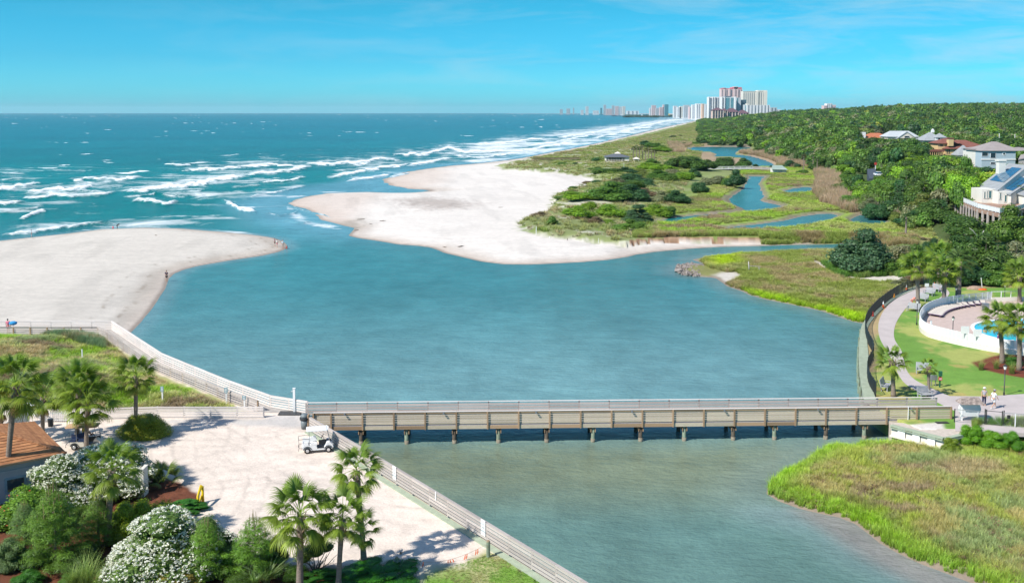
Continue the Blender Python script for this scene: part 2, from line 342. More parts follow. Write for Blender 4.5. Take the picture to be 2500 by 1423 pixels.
def ground_fields(X, Y):
    D = {}
    u, v = UV(X, Y, 0.0)
    sm = sdf(X, Y, MAIN); ss = sdf(X, Y, SOUTH); sf = sdf(X, Y, FORE); sl = sdf(X, Y, SPIT); lh = sdf(X, Y, LEFTHI); rh = sdf(X, Y, RIGHTHI)
    ck = np.full(X.shape, -1e9)
    for c in CREEKS: ck = np.maximum(ck, sdf(X, Y, c))
    mp_ = sdf(X, Y, MARSHP); vg = sdf(X, Y, VEG); fr = sdf(X, Y, FOREST)
    n1 = fbm(X / 9, Y / 9, 3); n2 = fbm(X / 2.5, Y / 2.5, 9)
    wig = (n1 - 0.5) * np.clip(Y / 90, 0.3, 8)
    smw = np.minimum(sm + wig * 0.4, -ck); vgn = vg + wig * 1.6
    z = prof(smw, 1.1, 14)
    marsh = sstep(-25, 12, mp_)
    zz = np.where(vgn > 0, 1.1 + 0.5 * sstep(0, 1.6, vgn) * (1 - marsh * 0.6) + (1 - marsh) * sstep(0, 8, vgn) * (fbm(X / 14, Y / 14, 21) * 2.0 - 0.3) , -2)
    zz = np.where(smw < 9, np.minimum(zz, 0.04 + 0.33 * smw), zz)
    z = np.where((smw > 0), np.maximum(z, zz), z)
    scarp = (u > 1540) & (u < 1950) & (vgn > 0) & (v > 560) & (v < 612)
    z = np.where(scarp & (smw > 1.5), np.maximum(z, 0.45 + 1.0 * sstep(0, 1.2, vgn) * sstep(1950, 1850, u)), z)
    mars = np.minimum(0.42 + 0.1 * n2, 0.05 + smw * 0.5)
    mk = marsh * sstep(8, 14, vgn) * sstep(8, -2, fr) * (smw > 0); z = z * (1 - mk) + np.minimum(z, mars) * mk
    z = np.where(smw > 0, z + sstep(0, 25, fr) * 2.6 * (sm > 0) + np.where(sm > 0, hill(X, Y), 0), z)
    z = np.maximum(z, prof(ss + wig * 0.3, 0.55, 2.5) + np.where(ss > 6, 0.35 * n1, 0) + sstep(0, 25, ss) * sstep(2150, 2350, u) * 1.2)
    z = np.maximum(z, prof(sf + wig * 0.35, 0.45, 1.6) + np.where(sf > 2, 0.35 * (n1 - .3), 0))
    z = np.maximum(z, prof(sl + wig * 0.2, 0.95, 8))
    D['u'], D['v'] = u, v
    z = np.where(lh > 0, 1.8 * np.clip(lh / 0.12, 0, 1), z); rw = 0.12 + 2.6 * sstep(2365, 2400, u) * (v > 1000); z = np.where(rh > 0, np.maximum(z, 1.8 * sstep(0, 1, np.clip(rh / rw, 0, 1))), z)
    return z, dict(u=u, v=v, sm=smw, ss=ss, sf=sf, sl=sl, lh=lh, rh=rh, ck=ck, vg=vgn, fr=fr, n1=n1, n2=n2, marsh=marsh)

def mixc(c, col, m):
    m = np.clip(m, 0, 1)[:, None]; return c * (1 - m) + np.asarray(col) * m if np.ndim(col) == 1 else c * (1 - m) + col * m
def pm(X, Y, px, z, soft, wig=0.0):
    return sstep(-soft, soft, sdf(X, Y, poly(px, z)) + wig)
SAND = np.array((0.69, 0.635, 0.575)); WET = np.array((0.36, 0.30, 0.25)); MUD = np.array((0.20, 0.165, 0.135))
DUNEG = np.array((0.225, 0.26, 0.10)); MBRIGHT = np.array((0.25, 0.36, 0.055)); MOLIVE = np.array((0.21, 0.24, 0.085)); REED = np.array((0.34, 0.245, 0.165))
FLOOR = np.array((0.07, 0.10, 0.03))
MULCH_PX = [(-300,1130),(200,1130),(350,1150),(440,1178),(485,1203),(502,1230),(492,1243),(432,1259),(480,1290),(560,1310),(640,1380),(700,1388),(790,1385),(1000,1408),(1032,1425),(1045,1560),(-300,1560)]
def tile(n, a, b): return sstep(a, b, n)
def ground_color(X, Y, z, q):
    u, v, n1, n2 = q['u'], q['v'], q['n1'], q['n2']
    nb = fbm(X / 30, Y / 30, 31); nf = fbm(X / 1.1, Y / 1.1, 41, 3)
    N = len(X); c = np.tile(SAND, (N, 1)) * (0.93 + 0.14 * nb[:, None])
    # wet margins of the sand
    shore = np.maximum.reduce([q['sm'], q['sl']]); k = np.clip(Y / 200, .4, 3)
    c = mixc(c, WET * 1.35, (1 - sstep(0.5, 7, shore / k + n1 * 3 - 1.5)) * 0.75)
    c = mixc(c, WET * 0.8, 1 - sstep(0.2, 1.3, shore / k))
    # left spit greyer; central spit very pale
    sp_ = sstep(0, 3, q['sl']); c = mixc(c, c * np.array((0.85, 0.845, 0.82)), sp_)
    pk = pm(X, Y, [(690,497),(760,480),(850,474),(930,478),(900,500),(860,540),(800,545),(760,515)], 0.3, 6)
    c = mixc(c, np.array((0.55, 0.44, 0.37)), pk * 0.55)
    pk = pm(X, Y, [(930,435),(1000,424),(1060,415),(1100,420),(1080,450),(1000,462),(950,455)], 0.3, 8)
    c = mixc(c, np.array((0.56, 0.44, 0.36)), pk * 0.5)
    dk = pm(X, Y, [(970,488),(1040,484),(1110,490),(1170,500),(1110,512),(1040,514),(1000,500)], 0.8, 9, (nf - .5) * 14)
    c = mixc(c, np.array((0.36, 0.30, 0.26)), dk * 0.75)
    dk = pm(X, Y, [(820,543),(880,536),(885,548),(870,560),(845,556)], 0.3, 3, (nf - .5) * 6)
    c = mixc(c, np.array((0.33, 0.29, 0.24)), dk * 0.7)
    tr = fbm(X / 4 + Y / 30, Y / 22, 77, 3); c = c * (1 - 0.10 * tile(tr, .5, .75) * sstep(0, 3, shore))[:, None]
    # wrack lines
    for d0, w in ((3.2, .35), (6.5, .3)):
        wl_ = np.exp(-((q['sl'] + (n1 - .5) * 3 - d0) / w) ** 2) * tile(n2, .45, .7); c = mixc(c, np.array((.25, .2, .15)), wl_ * 0.6)
    # vegetated dune
    grass = sstep(-1.5, 1.5, q['vg'] + (n2 - .5) * 5) * (q['sm'] > 0)
    seaward = sstep(1750, 1250, u)
    patch = tile(n1 + (nf - .5) * 0.5, 0.60, 0.74) * seaward * 0.85
    gc = DUNEG * (0.75 + 0.6 * nb[:, None]); gc = mixc(gc, np.array((0.17, 0.24, 0.05)), tile(fbm(X / 12, Y / 12, 51), .52, .68) * .8)
    gc = mixc(gc, SAND * 0.9, patch)
    c = mixc(c, gc, grass)
    # marsh
    mz = pm(X, Y, [(1600,545),(1640,500),(1700,480),(1760,440),(1830,412),(1900,400),(2000,410),(2060,430),(2080,480),(2120,515),(2270,560),(2300,620),(2100,590),(1850,583),(1700,583),(1580,575)], .4, 5, (n1 - .5) * 12)
    mc = np.tile(MBRIGHT, (N, 1)) * (0.8 + 0.5 * nb[:, None])
    mc = mixc(mc, MOLIVE, tile(fbm(X / 16, Y / 22, 61), .45, .62)); mc = mixc(mc, np.array((0.24, 0.19, 0.13)), tile(fbm(X / 10, Y / 14, 67), .6, .72) * .8)
    band = np.sin(Y / 3.5 + n1 * 9 + X / 60) * .5 + .5
    mc = mixc(mc, MOLIVE * .8, band * tile(n2, .4, .6) * .6)
    c = mixc(c, mc, mz * (q['sm'] > 0))
    for px in ([(1700,488),(1780,478),(1786,500),(1812,508),(1850,512),(1780,519),(1735,506)], [(1870,560),(1950,553),(2050,557),(2050,564),(1900,570)], [(1850,480),(1900,484),(1990,492),(1960,499),(1900,498)], [(1900,445),(2000,444),(2010,452),(1920,455)]):
        c = mixc(c, np.array((0.21, 0.165, 0.135)), pm(X, Y, px, .3, 3, (n2 - .5) * 8) * .85)
    for px in ([(1985,412),(2020,410),(2052,430),(2050,465),(2095,497),(2165,516),(2265,552),(2240,568),(2160,530),(2080,522),(2005,495),(1985,470),(1992,440)], [(1795,371),(1850,370),(1950,392),(1990,408),(1930,410),(1892,404),(1862,391),(1832,382)], [(1628,353),(1690,353),(1680,362),(1672,376),(1640,378)], [(1735,372),(1748,378),(1745,384),(1812,387),(1826,396),(1834,404),(1760,404),(1700,385),(1700,373)], [(1760,350),(1840,352),(1845,358),(1690,359),(1690,355)]):
        c = mixc(c, REED * (0.8 + .5 * n2[:, None]), pm(X, Y, px, .4, 3, (n2 - .5) * 6) * .92 * (q['sm'] > 0))
    edge = (q['ck'] > -3) & (q['sm'] > 0) & (mz > .5); c = mixc(c, MUD, edge * sstep(-2.4, -.4, q['ck']) * .8)
    # eroded sand bank facing the channel
    bank = (u > 1535) & (u < 1925) & (q['vg'] > -.6) & (q['vg'] < 1.5) & (v > 560)
    bc = np.array((0.38, 0.25, 0.16)) * (0.75 + .5 * nf[:, None]); c = mixc(c, bc, bank * 1.0)
    c = mixc(c, np.array((0.22, 0.13, 0.08)), bank * tile(fbm(X / .9, Y / .5, 88, 4), .46, .58) * .85)
    # forest floor
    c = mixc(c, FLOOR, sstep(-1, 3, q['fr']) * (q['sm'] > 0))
    c = mixc(c, np.array((.45, .5, .28)), pm(X, Y, [(2095,392),(2165,410),(2150,416),(2120,412),(2088,398)], 3, 5))
    # southern marsh island
    so = sstep(0, 1, q['ss']) ; s1 = np.tile(np.array((0.215, 0.22, 0.075)), (N, 1)) * (.8 + .5 * nb[:, None])
    s1 = mixc(s1, np.array((.26, .215, .11)), tile(fbm(X / 14, Y / 9, 71), .5, .62) * .85)
    s1 = mixc(s1, np.array((.28, .36, .03)), pm(X, Y, [(1745,620),(1800,618),(1800,645),(1750,652),(1730,640)], .5, 4, (n1 - .5) * 5) * .9)
    s1 = mixc(s1, np.array((.30, .46, .03)), pm(X, Y, [(1818,702),(1870,712),(1950,735),(2040,750),(2118,765),(2118,795),(2060,790),(1950,758),(1850,732)], .4, 1.5, (n1 - .5) * 3))
    s1 = mixc(s1, SAND * .85, pm(X, Y, [(1988,632),(2010,640),(2040,660),(2090,668),(2180,672),(2240,668),(2250,690),(2200,690),(2120,686),(2050,676),(2010,655),(1980,640)], .9, 1.2, (n2 - .5) * 3) * .95)
    s1 = mixc(s1, SAND * .8, pm(X, Y, [(1740,672),(1775,668),(1800,668),(1812,680),(1790,690),(1766,690)], .2, 1.2, (n2 - .5) * 2) * .9)
    s1 = mixc(s1, SAND, pm(X, Y, [(1850,612),(2135,604),(2135,612),(1850,618)], .2, 1) * .9)
    s1 = mixc(s1, np.array((0.10, .17, .04)), pm(X, Y, [(2040,640),(2130,655),(2230,665),(2280,690),(3000,700),(3000,600),(2135,600)], .9, 3, (n2 - .5) * 4) * .85 * (1 - pm(X, Y, [(2190,672),(2260,668),(2260,692),(2190,692)], .9, 1)))
    c = mixc(c, s1, so); c = mixc(c, MUD * 1.2, (q['ss'] > -2) * (1 - sstep(.2, 1.2, q['ss'])) * (q['ss'] > 0))
    # foreground marsh
    f1 = np.tile(np.array((0.16, 0.19, 0.06)), (N, 1)); sf = sstep(0.8, 2.0, q['sf'] + (n2 - .5) * 1.4)
    c = mixc(c, np.array((0.27, 0.215, 0.165)), (q['sf'] > -5)); c = mixc(c, f1, sf * (q['sf'] > 0))
    # --- left high ground
    L = q['lh'] > 0
    p = np.tile(np.array((0.735, 0.63, 0.54)), (N, 1)) * (0.95 + .10 * nb[:, None])
    a = 0.35; trk = np.abs(((X * math.cos(a) + Y * math.sin(a)) + 6 * fbm(X / 12, Y / 12, 93)) % 1.9 - .9)
    p = mixc(p, p * .82, (1 - sstep(.05, .3, trk)) * tile(fbm(X / 8, Y / 8, 94), .45, .65) * .7)
    p = p * (1 - .10 * tile(fbm(X / 1.4, Y / .8, 95, 4), .5, .68))[:, None]
    for cx_, cy_, r_ in ((-26, 92, 9), (-26, 92, 10.5), (-14, 60, 14), (-14, 60, 15.5), (-40, 70, 21), (-40, 70, 22.6), (-5, 88, 18), (-5, 88, 19.5)):
        rr = np.hypot(X - cx_, Y - cy_) + (fbm(X / 6, Y / 6, 96) - .5) * 2; p = p * (1 - .13 * np.exp(-((rr - r_) / .16) ** 2) * tile(fbm(X / 5, Y / 5, 98), .35, .6))[:, None]
    rd = pm(X, Y, [(350,1024),(640,1020),(735,1004),(745,1042),(690,1040),(560,1036),(420,1034),(350,1036)], 1.8, .8, (n2 - .5) * 1.5); p = mixc(p, np.array((.50, .475, .45)), rd * .85)
    lw = pm(X, Y, [(1030,1402),(1100,1380),(1160,1360),(1195,1345),(1235,1356),(1330,1400),(1480,1490),(1480,1620),(1000,1620)], 1.8, .5, (nf - .5) * 1.6)
    lc = np.array((0.17, 0.30, 0.05)) * (.8 + .4 * n2[:, None]); lc = mixc(lc, np.array((.46, .41, .22)), tile(fbm(X / 1.8, Y / 1.8, 97), .5, .66) * .75)
    p = mixc(p, lc, lw)
    mu_ = pm(X, Y, MULCH_PX, 1.8, .25, (nf - .5) * .6); p = mixc(p, np.array((.15, .055, .03)) * (.5 + .9 * fbm(X * 3, Y * 3, 99, 3)[:, None]), mu_)
    dn = pm(X, Y, [(-900,812),(240,812),(262,826),(360,900),(478,950),(560,984),(600,1003),(275,1003),(-900,985)], 1.8, .5, (nf - .5) * 1.0)
    dc = np.array((0.30, .31, .12)) * (.85 + .35 * nb[:, None]); dc = mixc(dc, np.array((.19, .32, .03)), tile(fbm(X / 5, Y / 7, 101), .52, .62) * .9)
    dc = mixc(dc, np.array((.42, .31, .17)), tile(fbm(X / 6, Y / 5, 103), .58, .7) * .8); dc = mixc(dc, np.array((.23, .17, .10)), tile(fbm(X / 3, Y / 3, 105), .56, .68) * .6)
    dc = mixc(dc, SAND, pm(X, Y, [(-200,812),(60,818),(90,830),(40,842),(-200,836)], 2.2, .8, (nf - .5) * 1.5))
    p = mixc(p, dc, dn); c = np.where(L[:, None], p, c)
    # --- right high ground: lawn, concrete walks, beds
    R = q['rh'] > 0
    l = np.array((0.145, 0.275, 0.05)) * (.85 + .3 * n1[:, None]); l = mixc(l, np.array((.42, .40, .13)), tile(fbm(X / 5, Y / 8, 111) + (nf - .5) * .35, .48, .66) * .66)
    l = mixc(l, np.array((.46, .29, .12)), tile(fbm(X / 3, Y / 3, 113), .66, .76) * .5)
    st = sdf(X, Y, poly(RIGHTHI_PX, 1.8)); l = mixc(l, np.array((.44, .29, .18)), (1 - sstep(1.4, 2.6, st + (n2 - .5) * 1.5)) * (v < 950) * .75)
    c = np.where(R[:, None], l, c)
    mb = pm(X, Y, [(2372,885),(2400,878),(2440,865),(2500,866),(2700,872),(2700,930),(2500,922),(2440,912),(2390,900)], 1.8, .3, (nf - .5) * .5); c = mixc(c, np.array((.17, .05, .03)) * (.7 + .6 * n2[:, None]), mb * R)
    rs = pm(X, Y, [(2180,1040),(2300,1030),(2310,1058),(2245,1062)], 1.8, .3); c = mixc(c, SAND * .95, rs * R)
    return np.clip(c, 0, 1)

def grid(us, vs):
    UU, VV = np.meshgrid(us, vs); x, y = Gn(UU.ravel(), VV.ravel(), 0.0)
    a = np.arange(len(us) * len(vs)).reshape(len(vs), len(us))
    q = np.stack([a[:-1, :-1].ravel(), a[1:, :-1].ravel(), a[1:, 1:].ravel(), a[:-1, 1:].ravel()], 1)
    return UU.ravel(), VV.ravel(), x, y, q
_side = lambda a, b, s: np.arange(a, b, s)
us = np.concatenate([_side(-800, -30, 40), _side(-30, 2530, 3.2), _side(2530, 3400, 40)])
vs = np.concatenate([[277.95], np.arange(278.4, 300, 1.2), np.arange(300, 1100, 2.4), np.arange(1100, 1440, 3.2), np.arange(1440, 1800, 25)])
UU, VV, gx, gy, quads = grid(us, vs)
gz, Q = ground_fields(gx, gy)
# the dune left of the ramp rises above the lot
_dn = sdf(gx, gy, poly([(-900,822),(235,822),(262,836),(350,905),(470,958),(560,992),(500,997),(275,997),(-900,980)], 1.8))
gz = gz + np.where(_dn > 0, 1.3 * sstep(0, 7, _dn) * (.5 + fbm(gx / 8, gy / 8, 55)), 0)
keepv = gz > -1.2
kq = keepv[quads].any(1)
quads = quads[kq]
gcol = ground_color(gx, gy, gz, Q)
used = np.zeros(len(gx), bool); used[quads.ravel()] = True; remap = np.cumsum(used) - 1
def ground_mat():
    m, nt, N, L = newmat('ground')
    o = N.new('ShaderNodeOutputMaterial'); b = N.new('ShaderNodeBsdfPrincipled'); L.new(b.outputs[0], o.inputs[0])
    b.inputs['Roughness'].default_value = 0.92; b.inputs['Specular IOR Level'].default_value = 0.15
    a = N.new('ShaderNodeAttribute'); a.attribute_name = 'Col'
    g = N.new('ShaderNodeNewGeometry')
    fac = None
    for sc, lo, hi, st in ((0.9, .90, 1.08, (1, 1, 1)), (5.0, .88, 1.10, (1, 1, 1)), (0.16, .92, 1.06, (1, 2.2, 1))):
        mp = N.new('ShaderNodeMapping'); mp.inputs['Scale'].default_value = st; L.new(g.outputs['Position'], mp.inputs[0])
        n = N.new('ShaderNodeTexNoise'); n.inputs['Scale'].default_value = sc; n.inputs['Detail'].default_value = 6; n.inputs['Roughness'].default_value = .65; L.new(mp.outputs[0], n.inputs['Vector'])
        r = N.new('ShaderNodeMapRange'); r.inputs[1].default_value = .3; r.inputs[2].default_value = .7; r.inputs[3].default_value = lo; r.inputs[4].default_value = hi; L.new(n.outputs[0], r.inputs[0])
        if fac is None: fac = r.outputs[0]; nn = n
        else:
            mm = N.new('ShaderNodeMath'); mm.operation = 'MULTIPLY'; L.new(fac, mm.inputs[0]); L.new(r.outputs[0], mm.inputs[1]); fac = mm.outputs[0]
    vm = N.new('ShaderNodeVectorMath'); vm.operation = 'SCALE'; L.new(a.outputs['Color'], vm.inputs[0]); L.new(fac, vm.inputs['Scale']); L.new(vm.outputs[0], b.inputs['Base Color'])
    bp = N.new('ShaderNodeBump'); bp.inputs['Strength'].default_value = .6; bp.inputs['Distance'].default_value = .12
    n3 = N.new('ShaderNodeTexNoise'); n3.inputs['Scale'].default_value = 2.2; n3.inputs['Detail'].default_value = 8; n3.inputs['Roughness'].default_value = .7; L.new(g.outputs['Position'], n3.inputs['Vector'])
    L.new(n3.outputs[0], bp.inputs['Height']); L.new(bp.outputs[0], b.inputs['Normal'])
    return m
GROUND = ground_mat()
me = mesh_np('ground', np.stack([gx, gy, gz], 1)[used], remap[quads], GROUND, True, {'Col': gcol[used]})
ground = tag(link('ground', me), 'pale sand spits, dunes, marsh and lawn around the inlet', None, None, 'structure')
def gz_at(x, y):
    x = np.atleast_1d(np.asarray(x, float)); y = np.atleast_1d(np.asarray(y, float))
    z, q = ground_fields(x, y)
    d = sdf(x, y, poly([(-900,822),(235,822),(262,836),(350,905),(470,958),(560,992),(500,997),(275,997),(-900,980)], 1.8))
    return z + np.where(d > 0, 1.3 * sstep(0, 7, d) * (.5 + fbm(x / 8, y / 8, 55)), 0)
def Zg(x, y): return float(gz_at(x, y)[0])
def on_ground(u, v, guess=1.8, it=4):
    z = guess
    for _ in range(it):
        p = G(u, v, z); z = max(Zg(p.x, p.y), -0.2)
    p = G(u, v, z); return p
# seabed: one sheet below everything
m_ = MB(); m_.box((0, 9000, -2.6), (26000, 19000, 0.2)); tag(m_.build('seabed', mat('seabed', (.25, .22, .16), .9)), 'sandy bed under the water', None, None, 'structure')

# ================================================================== THE WATER
us2 = np.concatenate([_side(-900, -30, 60), _side(-30, 2530, 4.0), _side(2530, 3500, 60)])
vs2 = np.concatenate([[277.0, 277.3, 277.7], np.arange(278.2, 300, .8), np.arange(300, 560, 1.0), np.arange(560, 700, 2.5), np.arange(700, 1440, 6), np.arange(1440, 1800, 30)])
WU, WV, wx, wy, wq = grid(us2, vs2)
def crest(pts, th, tail, amp=1.0, off=0.0):
    p = np.array(pts, float); uu = p[:, 0]
    jit = (fbm(WU / 16, WU * 0 + off, 5) - .5) * th * 3.0; amp_ = .55 + .9 * fbm(WU / 34, WU * 0 + off * 2, 8, 3)
    yl = np.interp(WU, uu, p[:, 1]) + jit; L = uu[-1] - uu[0]
    e = np.clip(np.minimum(WU - uu[0], uu[-1] - WU) / (0.14 * L + 3), 0, 1) ** .6
    e = np.where((WU > uu[0]) & (WU < uu[-1]), e, 0)
    d = WV - yl; t = th * (.35 + .65 * e) * amp_; tail = tail * amp_ * 1.7
    core = np.exp(-(d / t) ** 2) * e
    tl = np.where(d < 0, np.exp(d / tail), np.exp(-d / (t * .8))) * e
    return core * amp, tl * amp
BREAK = [
 ([(-200,470),(0,463),(50,457),(108,447)], 4.5, 9, 1), ([(60,468),(130,464),(180,462),(232,455)], 4.5, 8, 1),
 ([(160,440),(220,437),(290,438),(352,431)], 3.0, 5, .9), ([(55,486),(110,481),(180,479),(240,476),(288,471)], 3.5, 7, .9),
 ([(300,468),(350,466),(400,461),(450,453),(500,447),(560,438),(612,432)], 5.0, 11, 1.1), ([(440,417),(520,414),(600,409),(655,404),(760,409)], 3.2, 6, .95),
 ([(600,430),(660,423),(710,417),(762,406)], 3.4, 7, 1), ([(320,497),(345,489),(362,492),(400,497),(440,496)], 4.0, 5, .95), ([(540,488),(562,494),(575,505),(600,514),(628,520)], 5.0, 8, .9),
 ([(-60,500),(0,498),(45,496),(62,493)], 3.2, 6, .9), ([(45,537),(70,528),(92,519),(116,512)], 3.2, 5, .9), ([(100,478),(150,470),(200,466),(260,470)], 2.4, 8, .55),
 ([(0,575),(60,569),(120,562),(165,556),(200,549),(262,542),(285,548)], 2.8, 8, .75), ([(740,398),(800,401),(880,397),(930,388),(985,394)], 3.0, 6, 1), ([(955,378),(1040,376),(1095,363),(1135,371),(1200,371),(1255,360)], 3.2, 6, 1),
 ([(795,437),(870,421),(930,411),(1005,400)], 3.0, 8, 1), ([(990,405),(1040,398),(1085,390),(1110,388)], 2.6, 6, .9), ([(845,443),(900,437),(930,431),(960,425)], 2.4, 4, .9), ([(950,434),(980,428),(1005,423)], 1.8, 3, .8),
 ([(635,446),(700,442),(750,431)], 1.6, 4, .8), ([(600,486),(640,474),(700,465),(748,454)], 1.5, 6, .6), ([(400,401),(440,405),(480,398),(515,396)], 1.8, 3, .8),
 ([(560,462),(600,456),(640,452)], 2, 4, .5), ([(300,480),(380,474),(450,470),(520,462)], 2.2, 12, .5), ([(0,520),(60,512),(110,505)], 1.8, 8, .5), ([(1100,380),(1180,385),(1230,378),(1275,370)], 2.4, 5, .8),
 ([(1160,352),(1230,350),(1290,342),(1340,336)], 2.2, 5, .9), ([(1250,372),(1300,364),(1370,352),(1420,344)], 2.2, 5, .9), ([(1290,356),(1350,348),(1420,334),(1470,326)], 2.0, 5, .9),
 ([(1350,338),(1420,328),(1480,318),(1520,312)], 1.8, 5, .9), ([(1430,342),(1490,330),(1560,314),(1610,304)], 1.8, 5, .9), ([(1500,324),(1560,310),(1620,298),(1680,290)], 1.6, 5, .9), ([(1460,320),(1530,308),(1600,297),(1660,289)], 1.4, 4, .8),
 ([(700,503),(740,515),(790,525),(820,540)], 1.2, 2, .5), ([(640,520),(680,528),(720,522),(735,510)], 1.4, 3, .5), ([(690,540),(740,546),(760,540)], 1.3, 3, .45), ([(0,441),(30,438),(60,436)], 1.6, 4, .6), ([(350,470),(420,480),(500,474),(560,476)], 1.5, 9, .4)]
foam = np.zeros(len(wx)); wz = np.zeros(len(wx)); lace = np.zeros(len(wx))
for i, (pts, th, tail, amp) in enumerate(BREAK):
    c_, t_ = crest(pts, th, tail, amp, i * 7.3)
    foam = np.maximum(foam, c_); lace = np.maximum(lace, t_ * .8); wz += c_ * 0.75 * (WV > 300)
_sm = sdf(wx, wy, MAIN); _sl = sdf(wx, wy, SPIT); _lc = fbm(wx / 25, wy / 25, 3)
surf = sstep(-190, -60, _sm) * sstep(3, -10, _sm) * sstep(1000, 1200, WU) * (wy > 380)
lace = np.maximum(lace, surf * (.30 + .50 * tile(fbm(wx / 60 + wy / 160, wy / 60 - wx / 160, 44), .45, .6)))
wash = np.exp(-((_sm + 3 + 5 * _lc) / (2 + wy / 400)) ** 2) * (((WU > 1150) & (WV < 405)) | ((WU > 700) & (WU < 850) & (WV < 560))) * .55 + np.exp(-((_sl + 1.5) / 1.2) ** 2) * (WV < 575) * .45
lace = np.maximum(lace, wash * (_lc > .3))
zone_ = sstep(395, 440, WV + (fbm(wx / 60, wy / 90, 3) - .5) * 50) * sstep(575, 540, WV) * sstep(900, 640, WU + (WV - 420) * 1.2) * .40; lace = np.maximum(lace, zone_ * tile(fbm(wx / 50, wy / 30, 46), .40, .62))
# far whitecaps
wc = vnoise(wx / 7, wy / 14, 201) * vnoise(wx / 60, wy / 70, 202)
cap = tile(wc, .66, .80) * (wy > 480) * (WV < 460) * (_sm < -40); foam = np.maximum(foam, cap * .8)
wz += 0.10 * (fbm(wx / 9, wy / 5, 61, 3) - .5) * sstep(560, 430, WV) * 3
_in = sstep(300, 380, wy) * sstep(560, 500, WV)   # open sea
deep = np.array((0.000, 0.105, 0.118)); green = np.array((0.000, 0.140, 0.122)); inlet = np.array((0.040, 0.180, 0.192)); near = np.array((0.165, 0.190, 0.115)); shal = np.array((0.13, 0.30, 0.36))
n_ = fbm(wx / 70, wy / 110, 71)
wc_ = np.tile(inlet, (len(wx), 1))
wc_ = mixc(wc_, inlet * 1.0 + np.array((.095, .085, .085)), sstep(640, 960, WV)); wc_ = mixc(wc_, near, sstep(1010, 1110, WV + (n_ - .5) * 60) * .9); wc_ = mixc(wc_, np.array((.10, .20, .185)), sstep(1150, 1300, WV) * .85)
wc_ = mixc(wc_, green, sstep(600, 520, WV + (n_ - .5) * 40) * sstep(1900, 1500, WU)); wc_ = mixc(wc_, deep, sstep(420, 300, WV) * sstep(1900, 1500, WU)); wc_ = wc_ * (1 - .18 * tile(fbm(wx / 300, wy / 160, 73), .5, .62) * (wy > 500))[:, None]
wc_ = mixc(wc_, shal, sstep(-26, -4, _sm + (n_ - .5) * 20) * sstep(620, 540, WV) * (WU < 1500) * .8)
wc_ = mixc(wc_, shal * .9, pm(wx, wy, [(560,500),(640,470),(760,450),(900,440),(960,455),(1000,466),(850,470),(740,482),(702,497),(790,540),(860,560),(850,578),(720,548),(620,530)], 0, 10) * .75)
wc_ = mixc(wc_, shal * np.array((1.3, .9, .8)), sstep(-4, 0, _sl) * .6); wc_ = mixc(wc_, shal * np.array((1.4, .85, .7)), sstep(-7, -.5, sdf(wx, wy, FORE) + (n_ - .5) * 4) * (.35 + .6 * sstep(1220, 1260, WV))); wc_ = mixc(wc_, np.array((.16, .24, .24)), sstep(-6, 0, sdf(wx, wy, SOUTH)) * .6)
wc_ = mixc(wc_, np.array((.25, .225, .205)), pm(wx, wy, [(1985,1238),(2090,1262),(2150,1308),(2300,1392),(2420,1440),(2260,1440),(2110,1360),(2010,1295),(1930,1245)], 0, 1.2, (n_ - .5) * 3) * .75)
